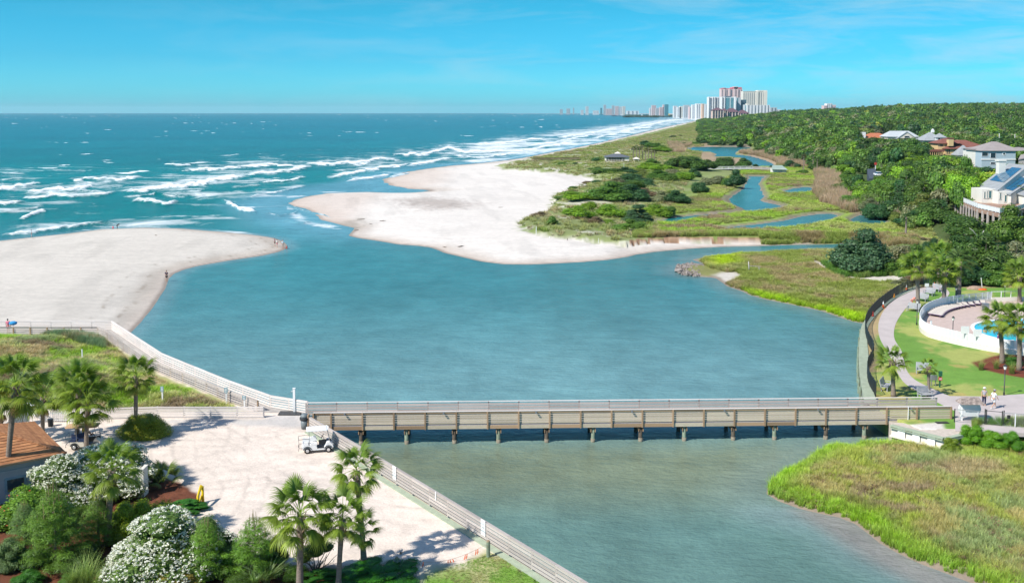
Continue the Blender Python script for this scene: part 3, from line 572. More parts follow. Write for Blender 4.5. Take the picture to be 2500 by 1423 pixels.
def water_mat():
    m, nt, N, L = newmat('sea_water')
    o = N.new('ShaderNodeOutputMaterial'); b = N.new('ShaderNodeBsdfPrincipled')
    b.inputs['Roughness'].default_value = 0.2; b.inputs['IOR'].default_value = 1.33; b.inputs['Specular IOR Level'].default_value = .09
    a = N.new('ShaderNodeAttribute'); a.attribute_name = 'Col'; g = N.new('ShaderNodeNewGeometry')
    # ripples in world space: chop and longer swell
    hs = None
    for sc, st, rz_, w in ((3.2, (1.0, 1.4, 1), .5, .34), (1.3, (1.0, 1.6, 1), .25, .6), (.42, (1.0, 1.9, 1), -.15, 1.0), (.11, (1.0, 2.0, 1), .3, 2.2)):
        mp = N.new('ShaderNodeMapping'); mp.inputs['Scale'].default_value = st; mp.inputs['Rotation'].default_value = (0, 0, rz_); L.new(g.outputs['Position'], mp.inputs[0])
        n = N.new('ShaderNodeTexNoise'); n.inputs['Scale'].default_value = sc; n.inputs['Detail'].default_value = 4; n.inputs['Roughness'].default_value = .6; n.inputs['Distortion'].default_value = .35; L.new(mp.outputs[0], n.inputs['Vector'])
        mm = N.new('ShaderNodeMath'); mm.operation = 'MULTIPLY'; mm.inputs[1].default_value = w; L.new(n.outputs[0], mm.inputs[0])
        if hs is None: hs = mm.outputs[0]
        else:
            aa = N.new('ShaderNodeMath'); aa.operation = 'ADD'; L.new(hs, aa.inputs[0]); L.new(mm.outputs[0], aa.inputs[1]); hs = aa.outputs[0]
    bp = N.new('ShaderNodeBump'); bp.inputs['Strength'].default_value = .8; bp.inputs['Distance'].default_value = .22; L.new(hs, bp.inputs['Height']); L.new(bp.outputs[0], b.inputs['Normal'])
    # colour breaks up with turbid water; the waves' light and dark is painted in
    n = N.new('ShaderNodeTexNoise'); n.inputs['Scale'].default_value = .3; n.inputs['Detail'].default_value = 6; n.inputs['Roughness'].default_value = .7; mp = N.new('ShaderNodeMapping'); mp.inputs['Scale'].default_value = (.7, .8, 1); L.new(g.outputs['Position'], mp.inputs[0]); L.new(mp.outputs[0], n.inputs['Vector'])
    r = N.new('ShaderNodeMapRange'); r.inputs[1].default_value = .3; r.inputs[2].default_value = .7; r.inputs[3].default_value = .84; r.inputs[4].default_value = 1.16; L.new(n.outputs[0], r.inputs[0])
    n2 = N.new('ShaderNodeTexNoise'); n2.inputs['Scale'].default_value = .03; n2.inputs['Detail'].default_value = 9; n2.inputs['Roughness'].default_value = .72; mp2 = N.new('ShaderNodeMapping'); mp2.inputs['Scale'].default_value = (.9, .45, 1); L.new(g.outputs['Position'], mp2.inputs[0]); L.new(mp2.outputs[0], n2.inputs['Vector'])
    r2 = N.new('ShaderNodeMapRange'); r2.inputs[1].default_value = .3; r2.inputs[2].default_value = .7; r2.inputs[3].default_value = .72; r2.inputs[4].default_value = 1.28; L.new(n2.outputs[0], r2.inputs[0]); rm = N.new('ShaderNodeMath'); rm.operation = 'MULTIPLY'; L.new(r.outputs[0], rm.inputs[0]); L.new(r2.outputs[0], rm.inputs[1])
    vm = N.new('ShaderNodeVectorMath'); vm.operation = 'SCALE'; L.new(a.outputs['Color'], vm.inputs[0]); L.new(rm.outputs[0], vm.inputs['Scale']); L.new(vm.outputs[0], b.inputs['Base Color'])
    # foam
    fb = N.new('ShaderNodeBsdfDiffuse'); fb.inputs[0].default_value = (.86, .87, .87, 1)
    fa = N.new('ShaderNodeAttribute'); fa.attribute_name = 'foam'; la = N.new('ShaderNodeAttribute'); la.attribute_name = 'lace'
    def nz(sc, st, det, ro):
        mp = N.new('ShaderNodeMapping'); mp.inputs['Scale'].default_value = st; mp.inputs['Rotation'].default_value = (0, 0, .08); L.new(g.outputs['Position'], mp.inputs[0])
        n = N.new('ShaderNodeTexNoise'); n.inputs['Scale'].default_value = sc; n.inputs['Detail'].default_value = det; n.inputs['Roughness'].default_value = ro; n.inputs['Distortion'].default_value = .6; L.new(mp.outputs[0], n.inputs['Vector']); return n.outputs[0]
    def M(op, x, y, c=False):
        q = N.new('ShaderNodeMath'); q.operation = op; q.use_clamp = c
        for i, s in enumerate((x, y)):
            if isinstance(s, (int, float)): q.inputs[i].default_value = s
            else: L.new(s, q.inputs[i])
        return q.outputs[0]
    nA = nz(.16, (.8, .6, 1), 9, .72); nB = nz(.10, (.5, .5, 1), 10, .75)
    core = M('MULTIPLY', M('ADD', fa.outputs['Fac'], M('MULTIPLY', M('SUBTRACT', nA, .5), 3.4)), 1.0)
    core = M('MULTIPLY', M('SUBTRACT', core, .34), 1.7, True)
    lc = M('SUBTRACT', M('ADD', la.outputs['Fac'], M('MULTIPLY', M('SUBTRACT', nB, .5), 3.2)), .24); lc = M('MULTIPLY', M('MULTIPLY', lc, 1.5, True), .8)
    gate = M('MULTIPLY', la.outputs['Fac'], 5.0, True); lc = M('MULTIPLY', lc, gate); gate2 = M('MULTIPLY', fa.outputs['Fac'], 7.0, True); core = M('MULTIPLY', core, gate2)
    fm = M('MAXIMUM', core, lc)
    ms = N.new('ShaderNodeMixShader'); L.new(fm, ms.inputs[0]); L.new(b.outputs[0], ms.inputs[1]); L.new(fb.outputs[0], ms.inputs[2]); L.new(ms.outputs[0], o.inputs[0])
    return m
me = mesh_np('water', np.stack([wx, wy, wz], 1), wq, water_mat(), True, {'Col': np.clip(wc_, 0, 1), 'foam': foam, 'lace': lace})
tag(link('water', me), 'teal sea with white surf and the calmer inlet', None, None, 'structure')
# haze
m_ = MB(); m_.box((0, 15000, 80), (60000, 31000, 166))
hz = m_.build('haze', None) if False else None
def haze_mat():
    m, nt, N, L = newmat('haze'); o = N.new('ShaderNodeOutputMaterial'); v = N.new('ShaderNodeVolumePrincipled')
    v.inputs['Color'].default_value = (.62, .92, 1.0, 1); v.inputs['Density'].default_value = HAZE_D; v.inputs['Anisotropy'].default_value = .2
    L.new(v.outputs[0], o.inputs['Volume']); return m
HAZE_D = 0.000036
tag(m_.build('haze', haze_mat()), 'thin pale sea haze over the coast', None, None, 'stuff')
# ================================================================== PLANT BUILDING
def leaf_cloud(name, blobs, n, size, aspect=2.0, seed=1, tintlo=.55, tinthi=1.35, up=.35, inner=True, mat_=None, shell=.16, hue=.12, ik=.78):
    """leaf-sized faces through the outer volume of a set of ellipsoids (cx,cy,cz,rx,ry,rz)"""
    r = np.random.default_rng(seed); B = np.array(blobs, float)
    area = (B[:, 3] * B[:, 4] + B[:, 3] * B[:, 5] + B[:, 4] * B[:, 5]); k = r.choice(len(B), n, p=area / area.sum())
    d = r.normal(size=(n, 3)); d /= np.linalg.norm(d, axis=1)[:, None]; d[:, 2] = np.where(d[:, 2] < -0.35, -d[:, 2], d[:, 2])
    rad = 1 - shell * r.random(n) ** 1.5 * 2 + .07 * r.normal(size=n)
    bump_ = .14 * (np.sin(d[:, 0] * 7 + k) * np.sin(d[:, 1] * 8 + k * 2) + np.sin(d[:, 2] * 9 + k))
    P = B[k, :3] + d * B[k, 3:] * (rad + bump_ * .6)[:, None]
    # drop leaves that lie deep inside another blob
    ins = np.zeros(n, bool)
    for j in range(len(B)):
        q = (P - B[j, :3]) / B[j, 3:]; ins |= (np.linalg.norm(q, axis=1) < .72) & (k != j)
    P = P[~ins]; d = d[~ins]; k = k[~ins]; m = len(P)
    nrm = d * 1.0 + r.normal(size=(m, 3)) * .5 + np.array((0, 0, up)); nrm /= np.linalg.norm(nrm, axis=1)[:, None]
    t = np.cross(nrm, r.normal(size=(m, 3))); t /= np.linalg.norm(t, axis=1)[:, None] + 1e-9; b = np.cross(nrm, t)
    s = size * (.6 + .8 * r.random(m)); w = s / aspect
    V = np.stack([P - t * s[:, None] * .5, P + b * w[:, None] * .5 + nrm * (s * .08)[:, None], P + t * s[:, None] * .5, P - b * w[:, None] * .5 + nrm * (s * .08)[:, None]], 1).reshape(-1, 3)
    Fc = np.arange(4 * m).reshape(m, 4)
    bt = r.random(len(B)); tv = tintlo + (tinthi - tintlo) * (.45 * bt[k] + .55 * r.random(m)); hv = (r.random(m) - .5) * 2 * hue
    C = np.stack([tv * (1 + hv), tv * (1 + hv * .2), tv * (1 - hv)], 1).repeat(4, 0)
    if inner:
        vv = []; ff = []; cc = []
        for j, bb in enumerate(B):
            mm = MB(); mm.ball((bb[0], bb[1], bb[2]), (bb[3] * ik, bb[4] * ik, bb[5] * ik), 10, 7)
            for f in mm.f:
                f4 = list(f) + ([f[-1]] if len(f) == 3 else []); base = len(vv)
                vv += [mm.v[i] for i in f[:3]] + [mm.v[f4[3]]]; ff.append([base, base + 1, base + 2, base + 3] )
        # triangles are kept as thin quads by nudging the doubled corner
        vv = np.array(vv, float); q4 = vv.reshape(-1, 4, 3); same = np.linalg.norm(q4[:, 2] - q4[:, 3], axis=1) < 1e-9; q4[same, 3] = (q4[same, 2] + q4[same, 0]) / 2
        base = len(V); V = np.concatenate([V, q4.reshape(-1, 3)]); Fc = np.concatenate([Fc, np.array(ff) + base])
        C = np.concatenate([C, np.tile((.55, .6, .5), (len(q4) * 4, 1))])  # core balls tinted darker: shade inside the foliage put into the colour
    return mesh_np(name, V, Fc, mat_ or LEAF, False, {'tint': C})
def blob_set(n, seed, rx=.5, ry=.5, h=1.0, br=.24, flat=.7, low=.18):
    """ellipsoids filling a dome of half-width rx,ry and height h, base at z=0"""
    r = random.Random(seed); out = []
    for i in range(n):
        a = r.random() * 6.283; q = math.sqrt(r.random()) * .92; zz = low + (1 - low) * (1 - q ** 2.2) * (.35 + .65 * r.random())
        s = br * (.75 + .5 * r.random())
        out.append((rx * q * math.cos(a) * (1 - s * .5), ry * q * math.sin(a) * (1 - s * .5), h * (zz - s * flat * .6) if zz > s else h * zz * .8 + .02, s * rx * 2 * .9, s * ry * 2 * .9, s * h * flat * 1.25))
    return out
def trunk_mesh(name, h, r0, limbs=4, seed=0, spread=.3, mat_=None):
    r = random.Random(seed); m = MB(); top = Vector((r.uniform(-.05, .05) * h, r.uniform(-.05, .05) * h, h * .55))
    m.tube([(0, 0, -.05 * h), (top.x * .4, top.y * .6, h * .3), top], [r0, r0 * .8, r0 * .6], 7)
    for i in range(limbs):
        a = 6.283 * i / limbs + r.random(); e = Vector((math.cos(a) * spread * h, math.sin(a) * spread * h, h * (.75 + .2 * r.random())))
        s_ = Vector((top.x * .5, top.y * .5, h * (.25 + .25 * r.random()))); m.tube([s_, (s_ + e) / 2 + Vector((0, 0, -.04 * h)), e], [r0 * .5, r0 * .35, r0 * .15], 5)
    return m.mesh(name, mat_ or BARK2)
def grass_tuft(name, n, h, spread, w, seed, bend=.35, mat_=None, tip=1.25, hue=.12, segs=3):
    r = np.random.default_rng(seed); V = []; Fc = []; C = []
    for i in range(n):
        a = r.random() * 6.283; q = r.random() ** .5 * spread; bx, by = q * math.cos(a), q * math.sin(a); hh = h * (.6 + .6 * r.random()); la = r.random() * 6.283; lb = bend * hh * (.4 + r.random())
        px_, py_ = -math.sin(la) * w / 2, math.cos(la) * w / 2; base = len(V); tv = .65 + .6 * r.random(); hv = (r.random() - .5) * 2 * hue
        for k in range(segs + 1):
            t = k / segs; x = bx + math.cos(la) * lb * t * t; y = by + math.sin(la) * lb * t * t; z = hh * (t - .12 * bend * t * t); ww = (1 - t ** 1.5) + .06
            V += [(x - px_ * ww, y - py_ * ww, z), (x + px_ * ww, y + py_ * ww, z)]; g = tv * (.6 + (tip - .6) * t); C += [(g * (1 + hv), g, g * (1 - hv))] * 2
        for k in range(segs): Fc.append((base + 2 * k, base + 2 * k + 1, base + 2 * k + 3, base + 2 * k + 2))
    return mesh_np(name, V, Fc, mat_ or LEAFI, False, {'tint': np.array(C)})
PROTO = bpy.data.collections.new('scattered_shapes')
def scatter(name, label, pts, scale, tcol, protos, rot=None, zscale=None):
    """one 'stuff' object: the same small shapes set on many measured points"""
    n = len(pts); me = bpy.data.meshes.new(name); me.vertices.add(n); me.vertices.foreach_set('co', np.asarray(pts, np.float32).ravel())
    sc = np.stack([scale, scale, scale if zscale is None else zscale], 1).astype(np.float32)
    a = me.attributes.new('sc', 'FLOAT_VECTOR', 'POINT'); a.data.foreach_set('vector', sc.ravel())
    rz = np.zeros((n, 3), np.float32); rz[:, 2] = rng.random(n) * 6.283 if rot is None else rot; a = me.attributes.new('rt', 'FLOAT_VECTOR', 'POINT'); a.data.foreach_set('vector', rz.ravel())
    a = me.attributes.new('pick', 'INT', 'POINT'); a.data.foreach_set('value', rng.integers(0, len(protos), n).astype(np.int32))
    t4 = np.concatenate([np.asarray(tcol, np.float32), np.ones((n, 1), np.float32)], 1); a = me.attributes.new('tcol', 'FLOAT_COLOR', 'POINT'); a.data.foreach_set('color', t4.ravel())
    me.update(); o = link(name, me)
    c = bpy.data.collections.new(name + '_shapes')
    for i, p in enumerate(protos):
        q = bpy.data.objects.new('%s_shape_%02d' % (name, i), p); c.objects.link(q)
    ng = bpy.data.node_groups.new(name, 'GeometryNodeTree'); ng.interface.new_socket('Geometry', in_out='INPUT', socket_type='NodeSocketGeometry'); ng.interface.new_socket('Geometry', in_out='OUTPUT', socket_type='NodeSocketGeometry')
    N = ng.nodes; L = ng.links; gi = N.new('NodeGroupInput'); go = N.new('NodeGroupOutput'); ip = N.new('GeometryNodeInstanceOnPoints'); ci = N.new('GeometryNodeCollectionInfo')
    ci.inputs['Collection'].default_value = c; ci.inputs['Separate Children'].default_value = True; ci.inputs['Reset Children'].default_value = True
    def at(nm, ty):
        q = N.new('GeometryNodeInputNamedAttribute'); q.data_type = ty; q.inputs[0].default_value = nm; return [s for s in q.outputs if s.enabled][0]
    L.new(gi.outputs[0], ip.inputs['Points']); L.new(ci.outputs[0], ip.inputs['Instance']); ip.inputs['Pick Instance'].default_value = True
    L.new(at('pick', 'INT'), ip.inputs['Instance Index'])
    e2r = N.new('FunctionNodeEulerToRotation'); L.new(at('rt', 'FLOAT_VECTOR'), e2r.inputs[0]); L.new(e2r.outputs[0], ip.inputs['Rotation'])
    L.new(at('sc', 'FLOAT_VECTOR'), ip.inputs['Scale']); L.new(ip.outputs[0], go.inputs[0])
    md = o.modifiers.new('scatter', 'NODES'); md.node_group = ng
    return tag(o, label, None, None, 'stuff')
def sample_px(px, z, n, seed, pad=0, strict=None):
    """random ground points, even per square metre, inside a measured outline"""
    P = poly(px, z); r = np.random.default_rng(seed); lo = P.min(0); hi = P.max(0); out = []; c = 0
    while c < n and len(out) < 60:
        x = r.uniform(lo[0], hi[0], n * 2); y = r.uniform(lo[1], hi[1], n * 2); k = sdf(x, y, P) > pad
        out.append(np.stack([x[k], y[k]], 1)); c += k.sum()
    return np.concatenate(out)[:n]

# ------------------------------------------------------------------ fan palms
def frond_mesh(name, seed, dry=False, n=27):
    r = random.Random(seed); V = []; Fc = []; C = []
    def strip(ps, ws, nrm, c0, c1):
        base = len(V); k = len(ps)
        for i, (p, w) in enumerate(zip(ps, ws)):
            d = (ps[min(i + 1, k - 1)] - ps[max(i - 1, 0)]); s = d.cross(nrm).normalized() * w / 2
            V.extend([p - s, p + s]); t = i / (k - 1); g = c0 + (c1 - c0) * t; C.extend([g, g])
        for i in range(k - 1): Fc.append((base + 2 * i, base + 2 * i + 1, base + 2 * i + 3, base + 2 * i + 2))
    up = Vector((0, 0, 1)); L = 1.08; arc = r.uniform(-.05, .1)
    pet = [Vector((L * t, 0, arc * math.sin(t * 3) - .04 * t * t)) for t in (0, .35, .7, 1)]
    pc = np.array((1.5, 1.35, .8)) if not dry else np.array((1.2, 1.0, .8))
    strip(pet, (.045, .035, .03, .03), up, pc, pc)
    hub = pet[-1]
    for i in range(n):
        f = (i + .5) / n * 2 - 1; a = f * 1.95; ln = (.76 - .28 * abs(f) ** 1.6) * r.uniform(.9, 1.08)
        d = Vector((math.cos(a), math.sin(a), 0)); fold = -.28 * abs(math.sin(a)) + r.uniform(-.06, .06); start = hub + Vector((.16 * (1 - abs(f)), 0, -.03))
        dr = r.uniform(.28, .5) * (1.4 if dry else 1); ps = []
        for t in (0, .33, .68, 1):
            ps.append(start + d * (ln * t * (1 - .12 * t * t)) + Vector((0, 0, fold * ln * t - dr * ln * t ** 2.6)))
        ti = r.uniform(.75, 1.15) * (1 + .12 * (i % 2)); c0 = np.array((1, 1, .9)) * ti * .85; c1 = np.array((1.35, 1.15, .8)) * ti
        if dry: c0 = c1 = np.array((1, 1, 1)) * ti
        strip(ps, (.03, .062, .045, .008), up, c0, c1)
    return mesh_np(name, [tuple(v) for v in V], Fc, LEAF, False, {'tint': np.array(C)})
FRONDS = [frond_mesh('frond_%d' % i, i) for i in range(5)]; DRYF = frond_mesh('frond_dry', 9, True)
_boot = MB(); _boot.bar((0, 0, 0), (.12, 0, .26), .09, .035); BOOT = _boot.mesh('boot', mat('leaf_base', (.36, .28, .19), .9, .1, var=.2))
PALMG = (.135, .245, .035, 1)
def palm(base, top, crown_w, label, group='cabbage palms', nf=30, r0=.17, seed=0, col=PALMG, boots=14, dry=2, lod=0, cat='palm tree'):
    """base, top: world points (trunk foot, crown centre)"""
    r = random.Random(seed); b = Vector(base); t = Vector(top); root = empty('cabbage_palm', b, label, cat, group); h = t - b
    m = MB(); P = []; R = []
    for i in range(12):
        s = i / 11; p = b + Vector((h.x * s ** 1.3, h.y * s ** 1.3, h.z * s)); P.append(p + Vector((0, 0, -.1 if i == 0 else 0))); R.append(r0 * (1.25 - .35 * min(1, s * 3) + (.25 * s ** 3)) * (1 + (.06 if i % 2 else 0)))
    m.tube(P, R, 10); m.build('trunk', BARK, root, True)
    ct = t - b
    for i in range(boots):
        a = i * 2.4; z = -.08 - .9 * (i / boots) * min(1, h.z / 4); o = link('leaf_base', BOOT, root, (ct.x + math.cos(a) * r0 * .9, ct.y + math.sin(a) * r0 * .9, ct.z + z), (0, r.uniform(-.2, .3), a)); k = r.uniform(.8, 1.3) * r0 / .17; o.scale = (k, k, k)
    fl = crown_w / 2 / 1.72; nf = int(nf * 1.22)
    for i in range(nf):
        s = (i + .5) / nf; el = math.radians(80 - 118 * s ** .85 + r.uniform(-9, 9)); a = i * 2.39996 + r.uniform(-.25, .25)
        o = link('frond', FRONDS[i % 5], root, (ct.x, ct.y, ct.z + .25 * fl * (1 - s)), (r.uniform(-.4, .4), -el, a)); k = fl * r.uniform(.86, 1.1) * (1 if s > .1 else .85); o.scale = (k, k, k)
        g = r.uniform(.78, 1.22); o.color = (col[0] * g * (1 + .35 * s), col[1] * g * (1 + .06 * s), col[2] * g, 1); o.rotation_mode = 'XYZ'
    for i in range(dry):
        a = r.random() * 6.28; o = link('frond', DRYF, root, (ct.x, ct.y, ct.z - .1), (0, math.radians(62 + r.uniform(-10, 15)), a)); k = fl * .75; o.scale = (k, k, k); o.color = (.34, .22, .10, 1); o['label'] = 'dry tan frond hanging'
    return root
def palm_px(bu, bv, tu, tv, wpx, label, z=1.8, **kw):
    b = G(bu, bv, z); t = GD(tu, tv, b.y + kw.pop('lean', 0)); return palm(b, t, wpx * b.y / F, label, **kw)
# palms far away: one crown and one trunk each
def far_palm_meshes(seed):
    r = random.Random(seed); V = []; Fc = []; C = []
    for i in range(26):
        a = i * 2.4; el = math.radians(80 - 125 * (i + .5) / 26); L = 1.0 * r.uniform(.85, 1.1); d = Vector((math.cos(a) * math.cos(el), math.sin(a) * math.cos(el), math.sin(el)))
        for j in range(9):
            f = (j - 4) / 4.0; side = d.cross(Vector((0, 0, 1))).normalized(); dd = (d + side * f * .9).normalized(); s = d * L * .45; e = s + dd * L * .62 + Vector((0, 0, -.22)); w = side.cross(dd).normalized() * .035 + side * .03; base = len(V)
            V.extend([s - w * .4, s + w * .4, (s + e) / 2 + w + Vector((0, 0, .06)), e]); Fc.append((base, base + 1, base + 2, base + 3)); g = r.uniform(.6, 1.3); C += [(g, g, g)] * 4
    return mesh_np('palm_crown', [tuple(v) for v in V], Fc, LEAF, False, {'tint': np.array(C)})
FARPALM = [far_palm_meshes(i) for i in range(3)]
_t = MB(); _t.tube([(0, 0, -.3), (0, 0, .5), (0, 0, 1)], [.035, .028, .03], 7); PTRUNK = _t.mesh('palm_trunk', BARK)
def far_palm(p, h, w, label, group, col=(.13, .20, .05, 1), seed=0):
    r = random.Random(seed); root = empty('cabbage_palm', p, label, 'palm tree', group)
    t = link('trunk', PTRUNK, root, (0, 0, 0), (0, 0, 0), (w * 2.6, w * 2.6, h)); c = link('crown', FARPALM[seed % 3], root, (0, 0, h), (0, 0, r.random() * 6), (w / 2, w / 2, w / 2)); g = r.uniform(.85, 1.2); c.color = (col[0] * g, col[1] * g, col[2] * g, 1)
    return root
# ------------------------------------------------------------------ crowns shared by trees and shrubs
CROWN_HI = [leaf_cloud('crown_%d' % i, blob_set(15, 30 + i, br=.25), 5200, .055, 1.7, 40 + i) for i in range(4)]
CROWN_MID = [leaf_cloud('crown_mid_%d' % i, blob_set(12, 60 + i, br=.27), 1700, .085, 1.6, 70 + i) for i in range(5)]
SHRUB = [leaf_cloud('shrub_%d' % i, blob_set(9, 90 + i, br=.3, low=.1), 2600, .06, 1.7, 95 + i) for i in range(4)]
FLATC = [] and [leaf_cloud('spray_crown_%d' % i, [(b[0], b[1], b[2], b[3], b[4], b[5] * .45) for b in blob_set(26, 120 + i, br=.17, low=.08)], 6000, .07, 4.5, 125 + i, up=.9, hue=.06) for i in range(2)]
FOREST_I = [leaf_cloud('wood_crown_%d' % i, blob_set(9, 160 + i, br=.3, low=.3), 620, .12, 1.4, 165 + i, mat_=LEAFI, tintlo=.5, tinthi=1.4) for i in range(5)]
TRUNKS = [trunk_mesh('limbs_%d' % i, 1.0, .045, 5, i) for i in range(3)]
KIND = {k_: (v_[0] * 1.38, min(.42, v_[1] * 1.45), v_[2] * 1.1) for k_, v_ in {'bright': (.145, .245, .022), 'mid': (.085, .155, .030), 'dark': (.040, .095, .040), 'oak': (.062, .112, .028), 'blue': (.058, .105, .062), 'brown': (.17, .115, .085), 'grey': (.17, .17, .115), 'yellow': (.30, .29, .055), 'olive': (.13, .165, .045), 'pale': (.17, .24, .075)}.items()}
def tree(name, p, w, h, kind, label, cat, group=None, crown=None, stem=True, seed=0, depth=None, col=None, low=.0):
    r = random.Random(seed + 5); root = empty(name, p, label, cat, group)
    me = crown or random.Random(seed).choice(CROWN_HI)
    c = link('crown' if cat == 'tree' else 'foliage', me, root, (0, 0, low * h), (0, 0, r.random() * 6.28), (w, depth or w * r.uniform(.85, 1.1), h * (1 - low)))
    k = col or KIND[kind]; g = r.uniform(.85, 1.15); c.color = (k[0] * g * r.uniform(.9, 1.1), k[1] * g, k[2] * g, 1)
    if stem: link('trunk' if cat == 'tree' else 'stem', r.choice(TRUNKS), root, (0, 0, 0), (0, 0, r.random() * 6), (w * .7, w * .7, h * .9))
    return root
# ================================================================== BRIDGE, RAMP AND FENCES
def along(pts, spacing):
    """evenly spaced stations along a polyline"""
    pts = [Vector(p) for p in pts]; out = [pts[0]]
    for a, b in zip(pts, pts[1:]):
        n = max(1, round((b - a).length / spacing))
        for i in range(1, n + 1): out.append(a.lerp(b, i / n))
    return out
def board_fence(root, pts, spacing, nb, bh, gap, post, pw, wood, postmat, side=1, cap=True, cap_w=.16, base=.12, extra=0.0, jitter=.0, top_ext=0.0):
    """pts: ground points; boards on one side of the posts"""
    st = along(pts, spacing); H = base + nb * bh + (nb - 1) * gap
    for i, p in enumerate(st):
        d = (st[min(i + 1, len(st) - 1)] - st[max(i - 1, 0)]).normalized(); nrm = Vector((-d.y, d.x, 0)) * side
        piece('post', root, p - nrm * 0 - Vector((0, 0, post)), p + Vector((0, 0, H + top_ext)), pw, pw, postmat, up=(d.x, d.y, 0))
    for a, b in zip(st, st[1:]):
        d = (b - a).normalized(); nrm = Vector((-d.y, d.x, 0)) * side; off = nrm * (pw / 2 + .022)
        for k in range(nb):
            z = base + bh / 2 + k * (bh + gap) + random.uniform(-jitter, jitter); piece('rail_board', root, a + off + d * .006 + Vector((0, 0, z)), b + off - d * .006 + Vector((0, 0, z + random.uniform(-jitter, jitter))), .04, bh, wood)
        if cap: piece('cap_board', root, a + off * .3 + d * .005 + Vector((0, 0, H + .025 + top_ext)), b + off * .3 - d * .005 + Vector((0, 0, H + .025 + top_ext)), cap_w, .045, wood)
    return st
# --- footbridge over the inlet
DK = 1.72
A1 = G(765, 1006.5, 2.98); B1 = G(2322, 990.5, 2.98); A2 = G(747, 981.8, 2.98); B2 = G(2287, 968.5, 2.98)
for q in (A1, B1, A2, B2): q.z = DK
br = empty('footbridge', (A1 + B1) / 2, 'long grey-brown timber footbridge on round pilings spanning the whole inlet', 'bridge')
dn_ = (B1 - A1).normalized(); nn_ = Vector((-dn_.y, dn_.x, 0))
# posts start from the measured one at u=885
P885 = G(885, 1005, 2.98); s0 = (Vector((P885.x, P885.y, DK)) - A1).dot(dn_); sp_ = 2.725; L1 = (B1 - A1).length
ss_ = [0.0] + [s0 + sp_ * k for k in range(-1, 22) if 0.8 < s0 + sp_ * k < L1 - .6] + [L1]
for i, s in enumerate(ss_):
    p = A1 + dn_ * s; piece('post', br, p + Vector((0, 0, -.36)) - nn_ * .07, p + Vector((0, 0, 1.2)) - nn_ * .07, .13, .13, WOODB, up=dn_)
for a, b in zip(ss_, ss_[1:]):
    pa, pb = A1 + dn_ * (a + .012), A1 + dn_ * (b - .012)
    for k in range(5): z = .10 + .075 + k * .205; piece('rail_board', br, pa + nn_ * .03 + Vector((0, 0, z)), pb + nn_ * .03 + Vector((0, 0, z)), .038, .16 if k < 4 else .15, WOODG)
    piece('top_rail', br, pa + nn_ * .0 + Vector((0, 0, 1.12)) - nn_ * .02, pb - nn_ * .02 + Vector((0, 0, 1.12)), .04, .15, WOODB)
    piece('cap_board', br, pa + Vector((0, 0, 1.225)), pb + Vector((0, 0, 1.225)), .17, .045, WOODP)
    piece('fascia_board', br, pa - nn_ * .01 + Vector((0, 0, -.19)), pb - nn_ * .01 + Vector((0, 0, -.19)), .05, .31, WOODB if random.random() < .35 else WOODG)
L2 = (B2 - A2).length; st2 = [A2 + (B2 - A2) * (i / 21) for i in range(22)]
for i, p in enumerate(st2): piece('post', br, p + Vector((0, 0, -.36)) + nn_ * .07, p + Vector((0, 0, 1.2)) + nn_ * .07, .13, .13, WOOD, up=dn_)
for a, b in zip(st2, st2[1:]):
    for k in range(4): z = .17 + k * .262; piece('rail_board', br, a + dn_ * .01 + Vector((0, 0, z)) , b - dn_ * .01 + Vector((0, 0, z)), .038, .2, WOOD)
    piece('cap_board', br, a + dn_ * .005 + Vector((0, 0, 1.225)), b - dn_ * .005 + Vector((0, 0, 1.225)), .17, .045, WOODP)
    piece('fascia_board', br, a + nn_ * .1 + dn_ * .01 + Vector((0, 0, -.19)), b + nn_ * .1 - dn_ * .01 + Vector((0, 0, -.19)), .05, .31, WOOD)
W = (A2 - A1).dot(nn_); m = MB(); n = int(L1 / .15)
for i in range(n):
    c = A1 + dn_ * (.07 + i * .15) + nn_ * (W / 2 - .02); m.box((c.x, c.y, DK - .022 + random.uniform(-.003, .003)), (.138, W - .0, .044), math.atan2(dn_.y, dn_.x))
dk = m.build('decking', WOOD, br); dk['kind'] = 'stuff'
PILEG = mat('green_piling', (.27, .35, .26), .8, .2, var=.2, scale=2, col2=(.16, .17, .12)); PILED = mat('dark_piling', (.13, .105, .08), .8, .2, var=.2, scale=2)
for i, u in enumerate((883, 994, 1110, 1217, 1334, 1446, 1562, 1668, 1787, 1887, 2011, 2105)):
    p = G(u, 1081 - (u - 883) * .012, 0.0); q = A1 + dn_ * ((p - A1).dot(dn_))
    for j, off in enumerate((.28, W - .25)):
        c = q + nn_ * off; t = MB(); lean = random.uniform(-.05, .05); mt = PILEG if (i % 2 and j == 0) else PILED
        t.tube([(c.x, c.y, -2.4), (c.x + lean * .3, c.y, .15), (c.x + lean, c.y, DK - .36)], [.19, .18, .16], 12); o = t.build('piling', mt, br, True)
        if j == 0: tb = MB(); tb.tube([(c.x, c.y, -.4), (c.x + lean * .3, c.y, .32)], [.2, .195], 12); tb.build('tide_crust', mat('barnacle', (.33, .29, .22), .95, .1, var=.25, scale=9) if 'barnacle' not in MATS else MATS['barnacle'], br, True)
    for o2 in (-.19, .19): piece('cross_beam', br, q + dn_ * o2 + nn_ * .06 + Vector((0, 0, -.65)), q + dn_ * o2 + nn_ * (W - .02) + Vector((0, 0, -.65)), .08, .28, WOODB)
m = MB()
for o2 in (.3, W / 2, W - .3): m.bar(A1 + nn_ * o2 + Vector((0, 0, -.17)), B1 + nn_ * o2 + Vector((0, 0, -.17)), .1, .24)
m.build('stringers', WOODB, br)['kind'] = 'stuff'
